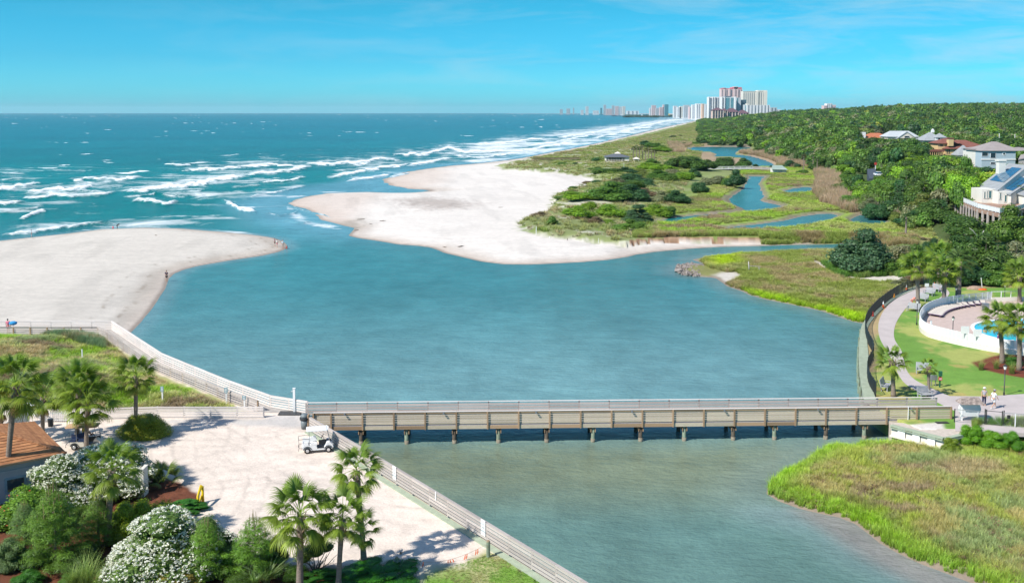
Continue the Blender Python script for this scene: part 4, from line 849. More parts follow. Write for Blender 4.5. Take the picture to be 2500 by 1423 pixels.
for u in (840, 1077, 1300, 1532, 1758, 1988, 2218):
    t = ((u - 765) / (2322 - 765)); p = A1 + dn_ * (L1 * t * 1.002) + Vector((0, 0, 1.1)) - nn_ * .09; m = MB(); m.box((p.x, p.y - .02, p.z), (.12, .12, .12)); m.box((p.x, p.y - .12, p.z - .03), (.16, .1, .1)); m.build('deck_light', GREYM, br)
m = MB(); p = A1 + dn_ * (L1 * .931) - nn_ * .1; m.tube([(p.x, p.y, .9), (p.x, p.y, DK + 1.3)], .035, 8); m.build('conduit', WHITE, br)
# --- ramp from the sand lot to the beach, its two railings
RZ = 1.8
far_px = [(752,1010),(661,995),(562,958),(450,911),(396,888),(274,806)]; near_px = [(630,1006),(560,981),(478,947),(360,897),(262,829),(239,818)]
farr = [G(u, v, RZ) for u, v in far_px]; nearr = [G(u, v, RZ) for u, v in near_px]
m = MB(); pg = [(p.x, p.y) for p in farr] + [(p.x, p.y) for p in reversed(nearr)]; m.prism(pg, 1.55, 1.84)
pgl = [G(274, 806, RZ), G(-500, 806, RZ), G(-500, 820, RZ), G(239, 818, RZ)]; m.prism([(p.x, p.y) for p in pgl], 1.55, 1.845)
tag(m.build('boardwalk_ramp', mat('ramp_deck', (.44, .41, .38), .85, .2, var=.1, scale=2, bump=.3)), 'sloping grey boardwalk running down to the beach', None, None, 'structure')
root = empty('timber_railing', farr[2], 'white-grey timber railing on the water side of the boardwalk', 'railing')
board_fence(root, farr, 2.6, 5, .15, .075, .4, .11, WOODP, WOODP, side=1, base=.08)
root = empty('timber_railing', nearr[2], 'timber railing with brown posts between boardwalk and grassy dune', 'railing')
board_fence(root, nearr, 2.5, 5, .13, .085, .6, .12, WOOD, WOODB, side=1, base=.08, cap_w=.12)
a, b = G(274, 806, RZ), G(-420, 806, RZ); root = empty('timber_railing', (a + b) / 2, 'pale timber railing on the beach side of the level boardwalk', 'railing'); board_fence(root, [a, b], 2.5, 5, .15, .075, .4, .11, WOODP, WOODP, side=1, base=.08)
a, b = G(239, 818, RZ), G(-420, 818, RZ); root = empty('timber_railing', (a + b) / 2, 'timber railing with brown posts above the sea oats', 'railing'); board_fence(root, [a, b], 2.05, 4, .13, .12, .6, .13, WOOD, WOODB, side=-1, base=.1, cap_w=.12)
# low board fence between lot and dune
lf = [G(644, 1019, 1.8), G(385, 1019, 1.8), G(200, 1024, 1.8), G(130, 1024, 1.8)]
root = empty('board_fence', lf[1], 'low pale board fence between the sand lot and the grassy dune', 'fence'); board_fence(root, lf, 2.2, 5, .145, .06, .2, .11, WOODP, WOODP, side=1, base=.06, cap=False)
# bulkhead fence down the right side of the lot
bf = [G(758, 1052, 1.85), G(931, 1157, 1.85), G(1300, 1389, 1.85), G(1560, 1553, 1.85)]
root = empty('board_fence', bf[1], 'long weathered board fence along the bulkhead beside the sand lot', 'fence')
stb = board_fence(root, bf, 2.35, 5, .165, .06, 1.9, .12, WOOD, WOOD, side=-1, base=.1, cap_w=.2)
m = MB(); din = Vector((-(bf[2] - bf[1]).normalized().y, (bf[2] - bf[1]).normalized().x, 0)); din = -din if din.x > 0 else din
m.prism([((p).x, (p).y) for p in (bf[0] + din * .05, bf[3] + din * .05, bf[3] + din * .55, bf[0] + din * .55)], 1.6, 1.87); m.build('bulkhead_cap', GREENW, root)
m = MB(); m.prism([((p).x, (p).y) for p in (bf[0] - din * .32, bf[3] - din * .32, bf[3] - din * .12, bf[0] - din * .12)], -2.4, 1.7); m.build('sheet_wall', WOODG, root)
# signs on that fence
def text_child(parent, s, loc, rot, size, mt, space=1.0):
    c = bpy.data.curves.new('lettering', 'FONT'); c.body = s; c.size = size; c.align_x = 'CENTER'; c.align_y = 'CENTER'; c.space_line = space; c.extrude = .002; c.materials.append(mt); c.resolution_u = 2
    t_ = bpy.data.objects.new('lettering', c); COL.objects.link(t_); bpy.context.view_layer.update(); me = bpy.data.meshes.new_from_object(t_.evaluated_get(bpy.context.evaluated_depsgraph_get())); bpy.data.objects.remove(t_)
    o = bpy.data.objects.new('lettering', me); COL.objects.link(o); o.parent = parent; o.location = loc; o.rotation_euler = rot; return o
INKT = mat('sign_ink', (.06, .20, .24), .6)
def on_fence(u, v):
    """point of the bulkhead fence under the sight line (u,v)"""
    best = None
    for z in np.arange(1.7, 3.4, .02):
        p = G(u, v, z); a, b_ = bf[1], bf[2]; dd = (b_ - a).normalized(); r_ = p - a; dist = abs(r_.x * dd.y - r_.y * dd.x)
        if best is None or dist < best[0]: best = (dist, p)
    return best[1]
fd = (bf[2] - bf[1]).normalized(); fang = math.atan2(fd.y, fd.x); fout = din
for u, v, w, h, txt, lab in ((767,1031,.5,.62,None,'blank white notice on the fence right beside the grey trash can'), (803,1052,.5,1.0,'GOLF\nCART\nPARKING','white golf cart parking sign on the fence behind the golf cart'), (967,1153,.5,1.0,'GOLF\nCART\nPARKING','white golf cart parking sign on the fence above the tallest palm'), (1184,1286,.5,1.02,'GOLF\nCART\nPARKING','white golf cart parking sign nearest the green post and lawn'),
                        (879,1098,.12,.55,None,'narrow white marker strip on the fence just past the golf cart'), (1068,1209,.12,.6,None,'narrow white marker strip on the fence between two parking signs')):
    p = on_fence(u, v) + fout * .14; root = empty('fence_sign', p, lab, 'sign', 'signs on the bulkhead fence', fang)
    m = MB(); m.box((0, 0, 0), (w, .02, h)); m.build('panel', WHITE, root, world=False)
    if txt: text_child(root, txt, (0, -.013, 0), (math.pi / 2, 0, 0), .155, INKT, 1.45)
# --- white post by the ramp, trash can
p = G(719, 1006, 1.8); root = empty('shower_post', p, 'tall white post standing where the ramp meets the bridge', 'post')
m = MB(); m.box((0, 0, 1.1), (.2, .2, 2.2)); m.box((0, 0, 2.22), (.26, .26, .05)); m.build('pole', WHITE, root, world=False)
m = MB(); m.tube([(-.1, 0, 2.0), (-.24, -.02, 1.92), (-.28, -.02, 1.85)], .035, 6); m.build('spout', GREYM, root, world=False)
m = MB(); m.box((0, 0, .012), (2.0, 1.2, .02)); tag(link('drain_grate', m.mesh('drain_grate', BLACK), None, G(708, 1008, 1.85)), 'dark drain mat at the foot of the white post', 'mat')
p = G(744, 1046, 1.8); root = empty('trash_can', p, 'grey round trash can with domed lid at the bridge end', 'trash can'); TG = mat('grey_plastic', (.16, .19, .20), .5, .4, var=.05); TB = mat('black_plastic', (.03, .035, .04), .5)
m = MB(); m.tube([(0, 0, 0), (0, 0, .8)], [.29, .34], 18); m.build('bin', TG, root, True, world=False)
m = MB(); m.tube([(0, 0, .8), (0, 0, .84), (0, 0, 1.0), (0, 0, 1.02)], [.4, .42, .42, .4], 18); m.build('rim', TB, root, True, world=False)
m = MB(); m.tube([(0, 0, 1.02), (0, 0, 1.18), (0, 0, 1.3), (0, 0, 1.36)], [.37, .34, .24, .1], 18); m.build('lid', TG, root, True, world=False)
m = MB(); m.box((.33, 0, .6), (.12, .5, 1.3)); m.build('holder_post', WOODB, root, world=False)

# ================================================================== GOLF CARTS
def golf_cart(p, rz, label, roofc, bodyc, seatc, long_roof=False):
    root = empty('golf_cart', p, label, 'golf cart', None, rz); k = lambda n, m, mt, sm=False: m.build(n, mt, root, sm, world=False)
    m = MB(); pr = [(-1.15, .30), (-1.22, .52), (-1.1, .62), (-.1, .62), (-.02, .36), (.52, .34), (.62, .50), (.74, .82), (.95, .86), (1.16, .68), (1.25, .45), (1.2, .28), (.5, .24), (-.4, .24)]
    for y0, y1 in ((-.56, .56),):
        n = len(pr); m.add([(x, y0, z) for x, z in pr] + [(x, y1, z) for x, z in pr], [tuple(range(n)), tuple(reversed(range(n, 2 * n)))] + [(i, i + n, (i + 1) % n + n, (i + 1) % n) for i in range(n)])
    k('body', m, bodyc)
    m = MB(); m.box((.24, 0, .352), (.62, 1.0, .03)); k('floor_mat', m, TB)
    m = MB(); m.bar((.62, 0, .50), (.60, 0, .92), 1.0, .03); k('dashboard', m, TB)
    m = MB(); m.box((-.28, 0, .72), (.5, 1.04, .16)); m.bar((-.52, 0, .80), (-.62, 0, 1.16), 1.0, .09); k('seat', m, seatc)
    m = MB(); m.box((-.95, 0, .70), (.44, 1.0, .12)); m.bar((-.70, 0, .78), (-.66, 0, 1.1), .98, .08); k('rear_seat', m, seatc)
    m = MB(); rx0, rx1 = (-.85, .85) if not long_roof else (-1.5, 1.0)
    m.prism([(rx0, -.5), (rx0 + .1, -.6), (rx1 - .1, -.6), (rx1, -.5), (rx1, .5), (rx1 - .1, .6), (rx0 + .1, .6), (rx0, .5)], 1.80, 1.86); m.prism([(rx0 + .1, -.45), (rx1 - .1, -.45), (rx1 - .1, .45), (rx0 + .1, .45)], 1.86, 1.90); k('roof', m, roofc)
    for sy in (-.52, .52):
        m = MB(); m.tube([(.98, sy, .84), (.78, sy, 1.8)], .022, 6); k('front_strut', m, GREYM)
        m = MB(); m.tube([(-.62, sy, .6), (-.64, sy, 1.8)], .022, 6); k('rear_strut', m, GREYM)
    m = MB(); m.bar((.96, 0, .88), (.80, 0, 1.72), 1.0, .01); gl = mat('cart_windshield', (.75, .8, .8), .1, .6) if 'cart_windshield' not in MATS else MATS['cart_windshield']
    m = MB(); m.tube([(.6, .28, .8), (.42, .28, 1.12)], .02, 6); k('steering_column', m, BLACK)
    m = MB(); m.tube([(.42 + .16 * math.cos(a) * .55, .28 + .17 * math.sin(a), 1.12 + .16 * math.cos(a) * .85) for a in [i * math.pi / 6 for i in range(13)]], .018, 5, False); k('steering_wheel', m, BLACK)
    m = MB(); 
    for sy in (-.5, .5): m.tube([(-.35, sy, .75), (-.3, sy, .98), (-.08, sy, .98), (0, sy, .78)], .015, 5)
    k('arm_rail', m, BLACK)
    m = MB()
    for sy in (-.5, .5): m.tube([(-1.12, sy, .45), (-1.45, sy, .45), (-1.48, sy, 1.15), (-1.05, sy, 1.2), (-.66, sy, 1.15)], .018, 6); m.tube([(-1.47, sy, .85), (-.75, sy, .85)], .014, 5)
    m.tube([(-1.48, -.5, 1.15), (-1.48, .5, 1.15)], .018, 6); m.tube([(-1.45, -.5, .45), (-1.45, .5, .45)], .018, 6); m.tube([(-1.5, -.5, .2), (-1.47, -.5, .45)], .018, 6); m.tube([(-1.5, .5, .2), (-1.47, .5, .45)], .018, 6); k('rear_rack', m, BLACK)
    for sx in (-.8, .86):
        for sy in (-.54, .54):
            c = (sx, sy, .24); m = MB(); m.tube([(sx, sy - .1, .24), (sx, sy - .085, .24), (sx, sy + .085, .24), (sx, sy + .1, .24)], [.2, .24, .24, .2], 16); t = k('tyre', m, RUBBER, True)
            s = -1 if sy < 0 else 1; m = MB(); m.tube([(sx, sy + s * .098, .24), (sx, sy + s * .112, .24)], [.13, .11], 14); o = m.build('rim', MATS.get('silver') or mat('silver', (.7, .7, .7), .3, .6, metal=.5), t, world=False)
            m = MB(); m.tube([(sx + .33 * math.cos(a), sy, .24 + .33 * math.sin(a)) for a in [math.pi * (.08 + .84 * i / 8) for i in range(9)]], .03, 5); m.v = [(x, (y - sy) * 4 + sy, z) for x, y, z in m.v]; k('fender', m, TB)
    for sy in (-.36, .36): m = MB(); m.box((1.215, sy, .6), (.06, .16, .1)); k('headlight', m, MATS.get('lamp_glass') or mat('lamp_glass', (.8, .8, .75), .2, .6))
    return root
ct = golf_cart(G(775, 1100, 1.8), .22, 'white golf cart with white roof and rear rack parked by the fence', WHITE, WHITE, WHITE)
m = MB(); m.ball((-.48, .1, .9), (.12, .14, .1)); tag(link('red_bag', m.mesh('red_bag', mat('red_cloth', (.55, .08, .03), .8), smooth=True), None, G(775, 1100, 1.8), (0, 0, .22)), 'small red bag on the seat of the white golf cart', 'bag')
TAN = mat('tan_canopy', (.60, .40, .26), .7, .2, var=.06); NAVY = mat('navy_vinyl', (.03, .05, .12), .5)
golf_cart(G(212, 1092, 1.8), .12, 'tan-roofed golf cart half hidden behind palms beside the shingle roof', TAN, MATS['cream_paint'], NAVY, True)
# ================================================================== posts, signs and small things on the lot
def sign_post(u, v, z, h, label, w=.16, blade=True, head=None, hh=.5):
    p = on_ground(u, v); root = empty('sign_post', p, label, 'sign post'); m = MB(); m.box((0, 0, h / 2), (w, w * .8, h)); m.build('post', WHITE, root, world=False)
    if head: m = MB(); m.box((0, -.02 - w * .4, h - hh / 2 + .05), (.3, .03, hh)); o = m.build('panel', head, root, world=False); m = MB(); [m.box((0, -.045 - w * .4, h - hh / 2 + .05 + dz), (.18, .01, .07)) for dz in (-.14, 0, .14)]; m.build('print', WHITE, o, world=False)
    return root
SBLUE = mat('faded_blue_sign', (.15, .33, .38), .6)
sign_post(201, 878, 2, 1.15, 'plain white stake standing in the grassy dune', .1)
sign_post(397, 982, 2, 1.5, 'white post with blue sign on dune behind low fence', .12, head=SBLUE)
sign_post(553, 985, 2, 1.5, 'white post with blue sign against the ramp railing', .12, head=SBLUE)
sign_post(597, 1000, 2, 1.3, 'short white post with grey-blue plate near the low fence end', .12, head=SBLUE, hh=.4)
def bollard(u, v, h, r, mt, label):
    p = G(u, v, 1.8); root = empty('wooden_post', p, label, 'post'); m = MB(); m.tube([(0, 0, -.1), (0, 0, h), (0, 0, h + .04)], [r, r, r * .7], 12); m.build('shaft', mt, root, False, world=False)
    m = MB(); m.tube([(0, 0, h - .04), (0, 0, h + .05)], [r * 1.06, r * .8], 12); m.build('weathered_top', WOODB, root, False, world=False); return root
bollard(1192, 1359, 1.0, .12, PILEG, 'green treated post at the corner of the small lawn'); bollard(969, 1391, .78, .09, PILEG, 'round post with a grey plate beside the dark juniper mound'); bollard(935, 1396, .4, .09, WOOD, 'short grey post poking out of the juniper mound')
p = G(969, 1392, 1.8); m = MB(); m.box((0, .12, .38), (.46, .02, .46)); tag(link('grey_plate', m.mesh('grey_plate', GREYM), None, p), 'square grey plate leaning behind the round post', 'sign')
pa = G(969, 1391, 1.8) + Vector((0, 0, .72)); pb = G(1192, 1359, 1.8) + Vector((0, 0, .85)); m = MB(); RP = [pa.lerp(pb, t) + Vector((0, 0, -.62 * math.sin(math.pi * t))) for t in [i / 24 for i in range(25)]]; m.tube(RP, .009, 5)
root = empty('rope_line', pa, 'thin sagging rope with orange flags between two posts', 'rope'); m.build('rope', mat('rope_fibre', (.35, .24, .15), .9), root); OFL = mat('orange_ribbon', (.85, .15, .03), .7, .2)
for t in (.28, .55, .57, .60, .74, .76, .86, .88):
    q = pa.lerp(pb, t) + Vector((0, 0, -.62 * math.sin(math.pi * t))); m = MB(); dx = random.uniform(-.1, .1); m.add([(q.x, q.y, q.z), (q.x + .05, q.y, q.z), (q.x + .05 + dx, q.y - .03, q.z - .32), (q.x + dx, q.y - .03, q.z - .32)], [(0, 1, 2, 3)]); m.add([(q.x, q.y + .01, q.z), (q.x + .03, q.y + .01, q.z), (q.x + .1 + dx, q.y + .05, q.z - .25), (q.x + .07 + dx, q.y + .05, q.z - .25)], [(0, 1, 2, 3)]); m.build('flag', OFL, root)
# yellow barrier
YEL = mat('yellow_paint', (.85, .58, .01), .45, .4, var=.05); p = G(484, 1241, 1.8); p2 = G(491, 1226, 1.8); root = empty('barrier_hoop', p, 'bright yellow steel hoop barrier at the tip of the mulch bed', 'barrier')
m = MB(); m.tube([p, p + Vector((0, 0, .85)), p2 + Vector((.02, 0, 1.2)), p2 + Vector((.12, 0, 1.15)), p2 + Vector((.14, 0, 0))], .095, 12); m.build('hoop', YEL, root, True)
m = MB(); pm_ = (p + p2) / 2; m.bar(p + Vector((.04, 0, .3)), p2 + Vector((.04, 0, .42)), .05, .3); m.build('plate', YEL, root)
# retaining screen wall by the house
a, b = G(205, 1212, 1.8), G(352, 1213, 1.8); root = empty('screen_wall', (a + b) / 2, 'plain pale block wall behind the oleander and palm', 'wall'); m = MB(); h = 2.0
m.box(((a.x + b.x) / 2, a.y, 1.8 + h / 2), (b.x - a.x, .2, h)); m.build('panel', CREAM, root)
m = MB(); m.box((b.x - .1, a.y + .45, 1.8 + h / 2), (.2, .7, h)); m.build('return_panel', CREAM, root); m = MB(); m.box(((a.x + b.x) / 2, a.y, 1.8 + h + .03), (b.x - a.x + .06, .26, .06)); m.box((b.x - .1, a.y + .48, 1.8 + h + .03), (.26, .7, .06)); m.build('coping', CREAM, root)
m = MB(); m.box((b.x - .1, a.y - .107, 1.8 + 1.15), (1.4, .01, .02)); m.build('joint', GREYM, root)
# ================================================================== BATHHOUSE, bottom left
C0 = G(162, 1106, 4.7); e1 = Vector((-.79, -.61, 0)); e2 = Vector((-.61, .79, 0)); 
root = empty('bath_house', (C0.x, C0.y, 1.8), 'grey-blue building with brown shingle hip roof behind the palm trunk', 'building')
SH = mat('cedar_shingle', (.50, .245, .115), .85, .15, var=.28, scale=2.2, bump=.4, objvar=.18, col2=(.30, .13, .065)); WALLB = mat('grey_blue_wall', (.34, .40, .44), .8, .2, var=.05)
Lr = 13.0; Wd = 9.5; rise = 1.75; ncr = 15
def rp(s, t, z): q = C0 + e1 * s + e2 * t; return Vector((q.x, q.y, z))
for k in range(ncr):   # each course of shingles is a board-thin step of its own, front slope and end slope
    for q in range(2):
        a0, a1 = k / ncr, (k + 1.12) / ncr; off = Wd / 2
        m = MB()
        if q == 0: P = [rp(off * a0, off * a0, 4.7 + rise * a0 + .05), rp(Lr - off * a0, off * a0, 4.7 + rise * a0 + .05), rp(Lr - off * a1, off * a1, 4.7 + rise * a1), rp(off * a1, off * a1, 4.7 + rise * a1)]
        else: P = [rp(off * a0, off * a0, 4.7 + rise * a0 + .05), rp(off * a1, off * a1, 4.7 + rise * a1), rp(off * a1, Wd - off * a1, 4.7 + rise * a1), rp(off * a0, Wd - off * a0, 4.7 + rise * a0 + .05)]
        d = [v - Vector((0, 0, .05)) for v in P]; m.add(P + d, [(0, 1, 2, 3), (0, 4, 5, 1), (1, 5, 6, 2), (3, 7, 4, 0)] if q == 0 else [(3, 2, 1, 0), (0, 3, 7, 4), (0, 4, 5, 1), (2, 6, 7, 3)])
        m.build('shingle_course', SH, root)
m = MB(); hp = rp(0, 0, 4.76); ap = rp(Wd / 2, Wd / 2, 4.76 + rise)
for i in range(16): m.bar(hp.lerp(ap, i / 16), hp.lerp(ap, (i + 1.1) / 16) + Vector((0, 0, -.02)), .2, .05)
m.build('ridge_cap', SH, root)
m = MB(); ov = .55; m.prism([(rp(s, t, 0).x, rp(s, t, 0).y) for s, t in ((ov, ov), (Lr - ov, ov), (Lr - ov, Wd - ov), (ov, Wd - ov))], 1.7, 4.68); m.build('wall', WALLB, root)
m = MB(); m.bar(rp(0, 0, 4.66), rp(Lr, 0, 4.66), .06, .14); m.bar(rp(0, 0, 4.66), rp(0, Wd, 4.66), .06, .14); m.build('fascia', WOODB, root)
m = MB(); m.bar(rp(ov, ov - .03, 4.0), rp(Lr - ov, ov - .03, 4.0), .06, .2); m.build('trim_board', WALLB, root)
m = MB(); m.bar(rp(2.6, ov - .02, 3.0), rp(4.0, ov - .02, 3.0), .08, 1.1); fr = m.build('window', mat('blue_frame', (.22, .36, .44), .6), root); m = MB(); m.bar(rp(2.75, ov - .05, 3.0), rp(3.85, ov - .05, 3.0), .06, .85); m.build('pane', GLASSD, fr)
m = MB(); m.box((*rp(5.2, ov - .1, 0).xy, 2.9), (.3, .3, 2.6)); m.build('corner_post', WHITE, root)
# picket fences and gangway left of the house
root = empty('picket_fence', G(190, 1028, 1.8), 'white picket fence half hidden behind the left palms', 'fence'); a, b = G(150, 1030, 1.8), G(60, 985, 1.8)
for (a, b) in ((G(225, 1030, 1.8), G(110, 1030, 1.8)), (G(110, 1030, 1.8), G(60, 1000, 1.8))):
    n = int((b - a).length / .16)
    for i in range(n): q = a.lerp(b, i / n); piece('picket', root, q, q + Vector((0, 0, .95)), .09, .02, WHITE, up=(b - a).normalized())
    for z in (.2, .8): piece('rail', root, a + Vector((0, 0, z)), b + Vector((0, 0, z)), .04, .09, WHITE)
    for t in (0, .5, 1): q = a.lerp(b, t); piece('post', root, q, q + Vector((0, 0, 1.1)), .12, .12, WHITE)
a, b = G(70, 1030, 1.8), G(8, 1075, 1.8); root = empty('slatted_screen', a, 'cream panel fence leading to the shingle-roofed building', 'fence')
for i in range(5): q = a.lerp(b, i / 4); piece('post', root, q, q + Vector((0, 0, 1.4)), .1, .1, GREYM)
for i in range(4): q, r_ = a.lerp(b, i / 4), a.lerp(b, (i + 1) / 4); piece('panel', root, q + Vector((0, 0, .7)), r_ + Vector((0, 0, .7)), .03, 1.15, CREAM)
p = G(76, 1068, 1.8); root = empty('grill_stand', p, 'small dark grill stand on the sand beside the roof', 'grill'); m = MB(); m.tube([(0, 0, .8), (0, 0, .95)], [.22, .26], 12); m.build('bowl', BLACK, root, world=False); m = MB(); m.tube([(-.15, 0, 0), (-.03, 0, .85)], .02, 5); m.tube([(.15, 0, 0), (.03, 0, .85)], .02, 5); m.build('legs', BLACK, root, world=False)
p = G(124, 1040, 1.8); m = MB(); m.tube([(0, 0, 0), (0, 0, .65)], [.22, .25], 12); tag(link('waste_bin', m.mesh('waste_bin', BLACK), None, p), 'black waste bin beneath the dead palm frond', 'bin')
# ================================================================== RIGHT BANK: lawn, walks, pool, abutment
def sheet(name, px, z, mt, label, thick=.05, kind='structure'):
    pts = [G(u, v, z) for u, v in px]; m = MB(); m.prism([(p.x, p.y) for p in pts], z - .3, z + thick); return tag(m.build(name, mt), label, None, None, kind)
def smooth_px(px, n=5):
    """Catmull-Rom through measured points"""
    P = [Vector(p) for p in px]; out = []
    for i in range(len(P) - 1):
        p0, p1, p2, p3 = P[max(i - 1, 0)], P[i], P[i + 1], P[min(i + 2, len(P) - 1)]
        for k in range(n):
            t = k / n; out.append(.5 * ((2 * p1) + (p2 - p0) * t + (2 * p0 - 5 * p1 + 4 * p2 - p3) * t * t + (3 * p1 - p0 - 3 * p2 + p3) * t ** 3))
    return [tuple(p) for p in out + [P[-1]]]
PATHC = mat('walk_concrete', (.52, .46, .44), .85, .2, var=.08, scale=.5, bump=.25)
Lp = smooth_px([(2256,702),(2215,713),(2188,729),(2164,750),(2149,775),(2144,800),(2149,828),(2166,858),(2184,890),(2194,915),(2212,938),(2252,962),(2300,988),(2332,1003)])
Rp = smooth_px([(2290,703),(2262,713),(2238,728),(2214,750),(2195,775),(2184,800),(2184,828),(2200,855),(2208,885),(2214,905),(2232,926),(2270,946),(2318,967)])
sheet('footpath', Lp + [(2332, 1052), (2700, 1064), (2700, 955), (2500, 962), (2400, 968)] + Rp[::-1], 1.8, PATHC, 'pale concrete footpath curving across the lawn', .03)
L2p = smooth_px([(2286,704),(2298,714),(2300,722),(2289,733),(2292,742),(2308,750),(2330,757)]); R2p = smooth_px([(2312,707),(2318,716),(2312,726),(2308,734),(2318,743),(2345,752)])
sheet('side_path', L2p + R2p[::-1], 1.8, PATHC, 'narrow side path bending toward the pool fence', .034)
# bulkhead along the water
bo = smooth_px([(2242,697),(2184,722),(2147,748),(2123,772),(2106,797),(2101,830),(2099,870),(2101,910),(2107,950),(2114,985)]); bi = smooth_px([(2250,700),(2192,727),(2156,753),(2133,778),(2119,800),(2117,832),(2120,866),(2121,905),(2128,945),(2142,985)])
root = empty('bulkhead', G(2101, 870, 1.8), 'pale green timber bulkhead cap curving along the lawn edge', 'seawall')
bw = [G(u, v, 1.8) for u, v in bo]; bj = [G(u, v, 1.8) for u, v in bi]
for i in range(0, len(bw) - 3, 3): 
    m = MB(); k = min(i + 3, len(bw) - 1); pg = [(p.x - .12, p.y) for p in bw[i:k + 1]] + [(p.x, p.y) for p in reversed(bj[i:k + 1])]; m.prism(pg, 1.7, 1.9); m.build('cap_board', GREENW, root)
m = MB(); pg = [(p.x - .05, p.y) for p in bw] + [(p.x + .1, p.y) for p in reversed(bw)]; m.prism(pg, -2.4, 1.7); m.build('sheet_wall', mat('old_sheet_wall', (.46, .43, .34), .85, .2, var=.2, scale=1.5, col2=(.24, .25, .17)), root)
for i in range(0, len(bw), 3): m = MB(); p = bw[i]; m.tube([(p.x - .2, p.y, -2), (p.x - .2, p.y, 1.75)], .13, 8); m.build('pile', PILEG, root)
# black picket fence on it
fp = smooth_px([(2253,701),(2210,712),(2182,726),(2146,753),(2126,774),(2114,795),(2113,816),(2120,840),(2131,862),(2131,880),(2119,905),(2118,925),(2124,945),(2138,968)], 4)
fw = [G(u, v, 1.8) for u, v in fp]; root = empty('iron_fence', fw[10], 'black iron fence following the curved bulkhead beside the walk', 'fence')
st = along(fw, 1.0); H = 1.45
for i in range(0, len(st), 2): piece('post', root, st[i], st[i] + Vector((0, 0, H + .06)), .07, .07, BLACK)
for a, b in zip(st, st[1:]):
    for z in (.12, H - .05): piece('rail', root, a + Vector((0, 0, z)), b + Vector((0, 0, z)), .035, .05, BLACK)
m = MB()
for a, b in zip(st, st[1:]):
    n = max(2, int((b - a).length / .12))
    for i in range(n): q = a.lerp(b, (i + .5) / n); m.box((q.x, q.y, 1.8 + H / 2), (.022, .022, H))
m.build('pickets', BLACK, root)['kind'] = 'stuff'
# back fence and gate
MESHF = mat('green_wire', (.03, .07, .045), .6)
a, b = G(2254, 701, 1.8), G(2330, 702, 1.8); root = empty('mesh_fence', a, 'dark wire mesh fence at the far end of the walk', 'fence')
for i in range(7): q = a.lerp(b, i / 6); piece('post', root, q, q + Vector((0, 0, 1.6)), .08, .08, MESHF)
m = MB()
for i in range(60): q = a.lerp(b, i / 59); m.box((q.x, q.y, 2.55), (.02, .02, 1.5))
for z in np.arange(.2, 1.6, .2): m.bar(a + Vector((0, 0, z)), b + Vector((0, 0, z)), .02, .02)
m.build('wire_mesh', MESHF, root)['kind'] = 'stuff'
m = MB(); p = G(2263, 696, 2.9); m.box(tuple(p), (.6, .03, .5)); tag(m.build('white_notice', WHITE), 'small white notice hung on the far mesh fence', 'sign')
# cones
ORG = mat('cone_orange', (.80, .13, .02), .5, .4, var=.05)
def cone(u, v, label, h=.85, col=ORG, tip=True):
    p = G(u, v, 1.8); root = empty('traffic_cone', p, label, 'traffic cone', 'traffic cones on the lawn edge'); m = MB(); m.box((0, 0, .03), (.42, .42, .06)); m.build('base', col, root, world=False)
    m = MB(); m.tube([(0, 0, .05), (0, 0, h * .5)], [.17, .11], 14); m.build('body', col, root, True, world=False)
    m = MB(); m.tube([(0, 0, h * .5), (0, 0, h * .86)], [.11, .06], 14); m.build('collar', WHITE if tip else col, root, True, world=False)
    m = MB(); m.tube([(0, 0, h * .86), (0, 0, h)], [.06, .03], 12); m.build('tip', WHITE if tip else col, root, True, world=False)
cone(2213, 709, 'orange and white cone farthest along the iron fence'); cone(2183, 728, 'plain amber cone second along the iron fence', .7, mat('cone_amber', (.85, .32, .02), .5), False); cone(2156, 752, 'orange and white cone midway along the iron fence', .95); cone(2131, 774, 'dark red cone nearest the water bend of the fence', .8, mat('cone_red', (.5, .04, .02), .5), False)
cone(2281, 703, 'orange cone at the path end beside the bench', .9, ORG, False); cone(2296, 705, 'orange cone between the last bench and tall palm', .9)
# warning tape and drum at the dig
YT = mat('yellow_tape', (.75, .85, .05), .5); root = empty('tape_line', G(2400, 702, 1.8), 'thin yellow tape strung along the hedge behind the lawn', 'tape'); m = MB(); a, b = G(2286, 690, 1.8), G(2425, 696, 1.8)
m.bar(a + Vector((0, 0, .6)), b + Vector((0, 0, .9)), .01, .05); m.build('tape', YT, root); q = G(2398, 706, 1.8); m = MB(); m.bar(q, q + Vector((-.25, 0, 1.8)), .08, .08); m.build('stake', WHITE, root)
m = MB(); m.ball((0, 0, .05), (.7, .4, .22)); tag(link('orange_netting', m.mesh('orange_netting', ORG), None, G(2399, 708, 1.8)), 'heap of orange netting at the foot of the tape stake', 'netting')
m = MB(); m.ball((0, 0, 0), (1.3, .8, .55), 12, 8); tag(link('dirt_mound', m.mesh('dirt_mound', mat('dirt', (.42, .30, .22), .95, .1, var=.2)), None, G(2380, 706, 1.8)), 'small bare dirt mound at the back of the lawn', 'mound')
# ---------------- benches
BW = mat('bench_grey', (.42, .43, .45), .7, .25, var=.12, scale=4)
def bench(u, v, rz, label, w=1.6):
    p = G(u, v, 1.8); root = empty('park_bench', p, label, 'bench', 'grey slatted benches along the walk', rz)
    for k in range(5): m = MB(); m.box((0, -.32 + k * .13, .43), (w, .11, .03)); m.build('seat_slat', BW, root, world=False)
    for k in range(5): m = MB(); y = .28 + k * .035; m.box((0, y, .52 + k * .13), (w, .03, .115)); m.build('back_slat', BW, root, world=False)
    for s in (-1, 1):
        x = s * (w / 2 - .06); m = MB(); m.box((x, -.3, .21), (.07, .08, .42)); m.build('leg', BW, root, world=False); m = MB(); m.bar((x, .22, 0), (x, .43, 1.1), .07, .08); m.build('leg', BW, root, world=False)
        m = MB(); m.box((x, -.02, .64), (.1, .62, .04)); m.box((x, -.28, .53), (.06, .06, .2)); m.build('armrest', BW, root, world=False)
    return root
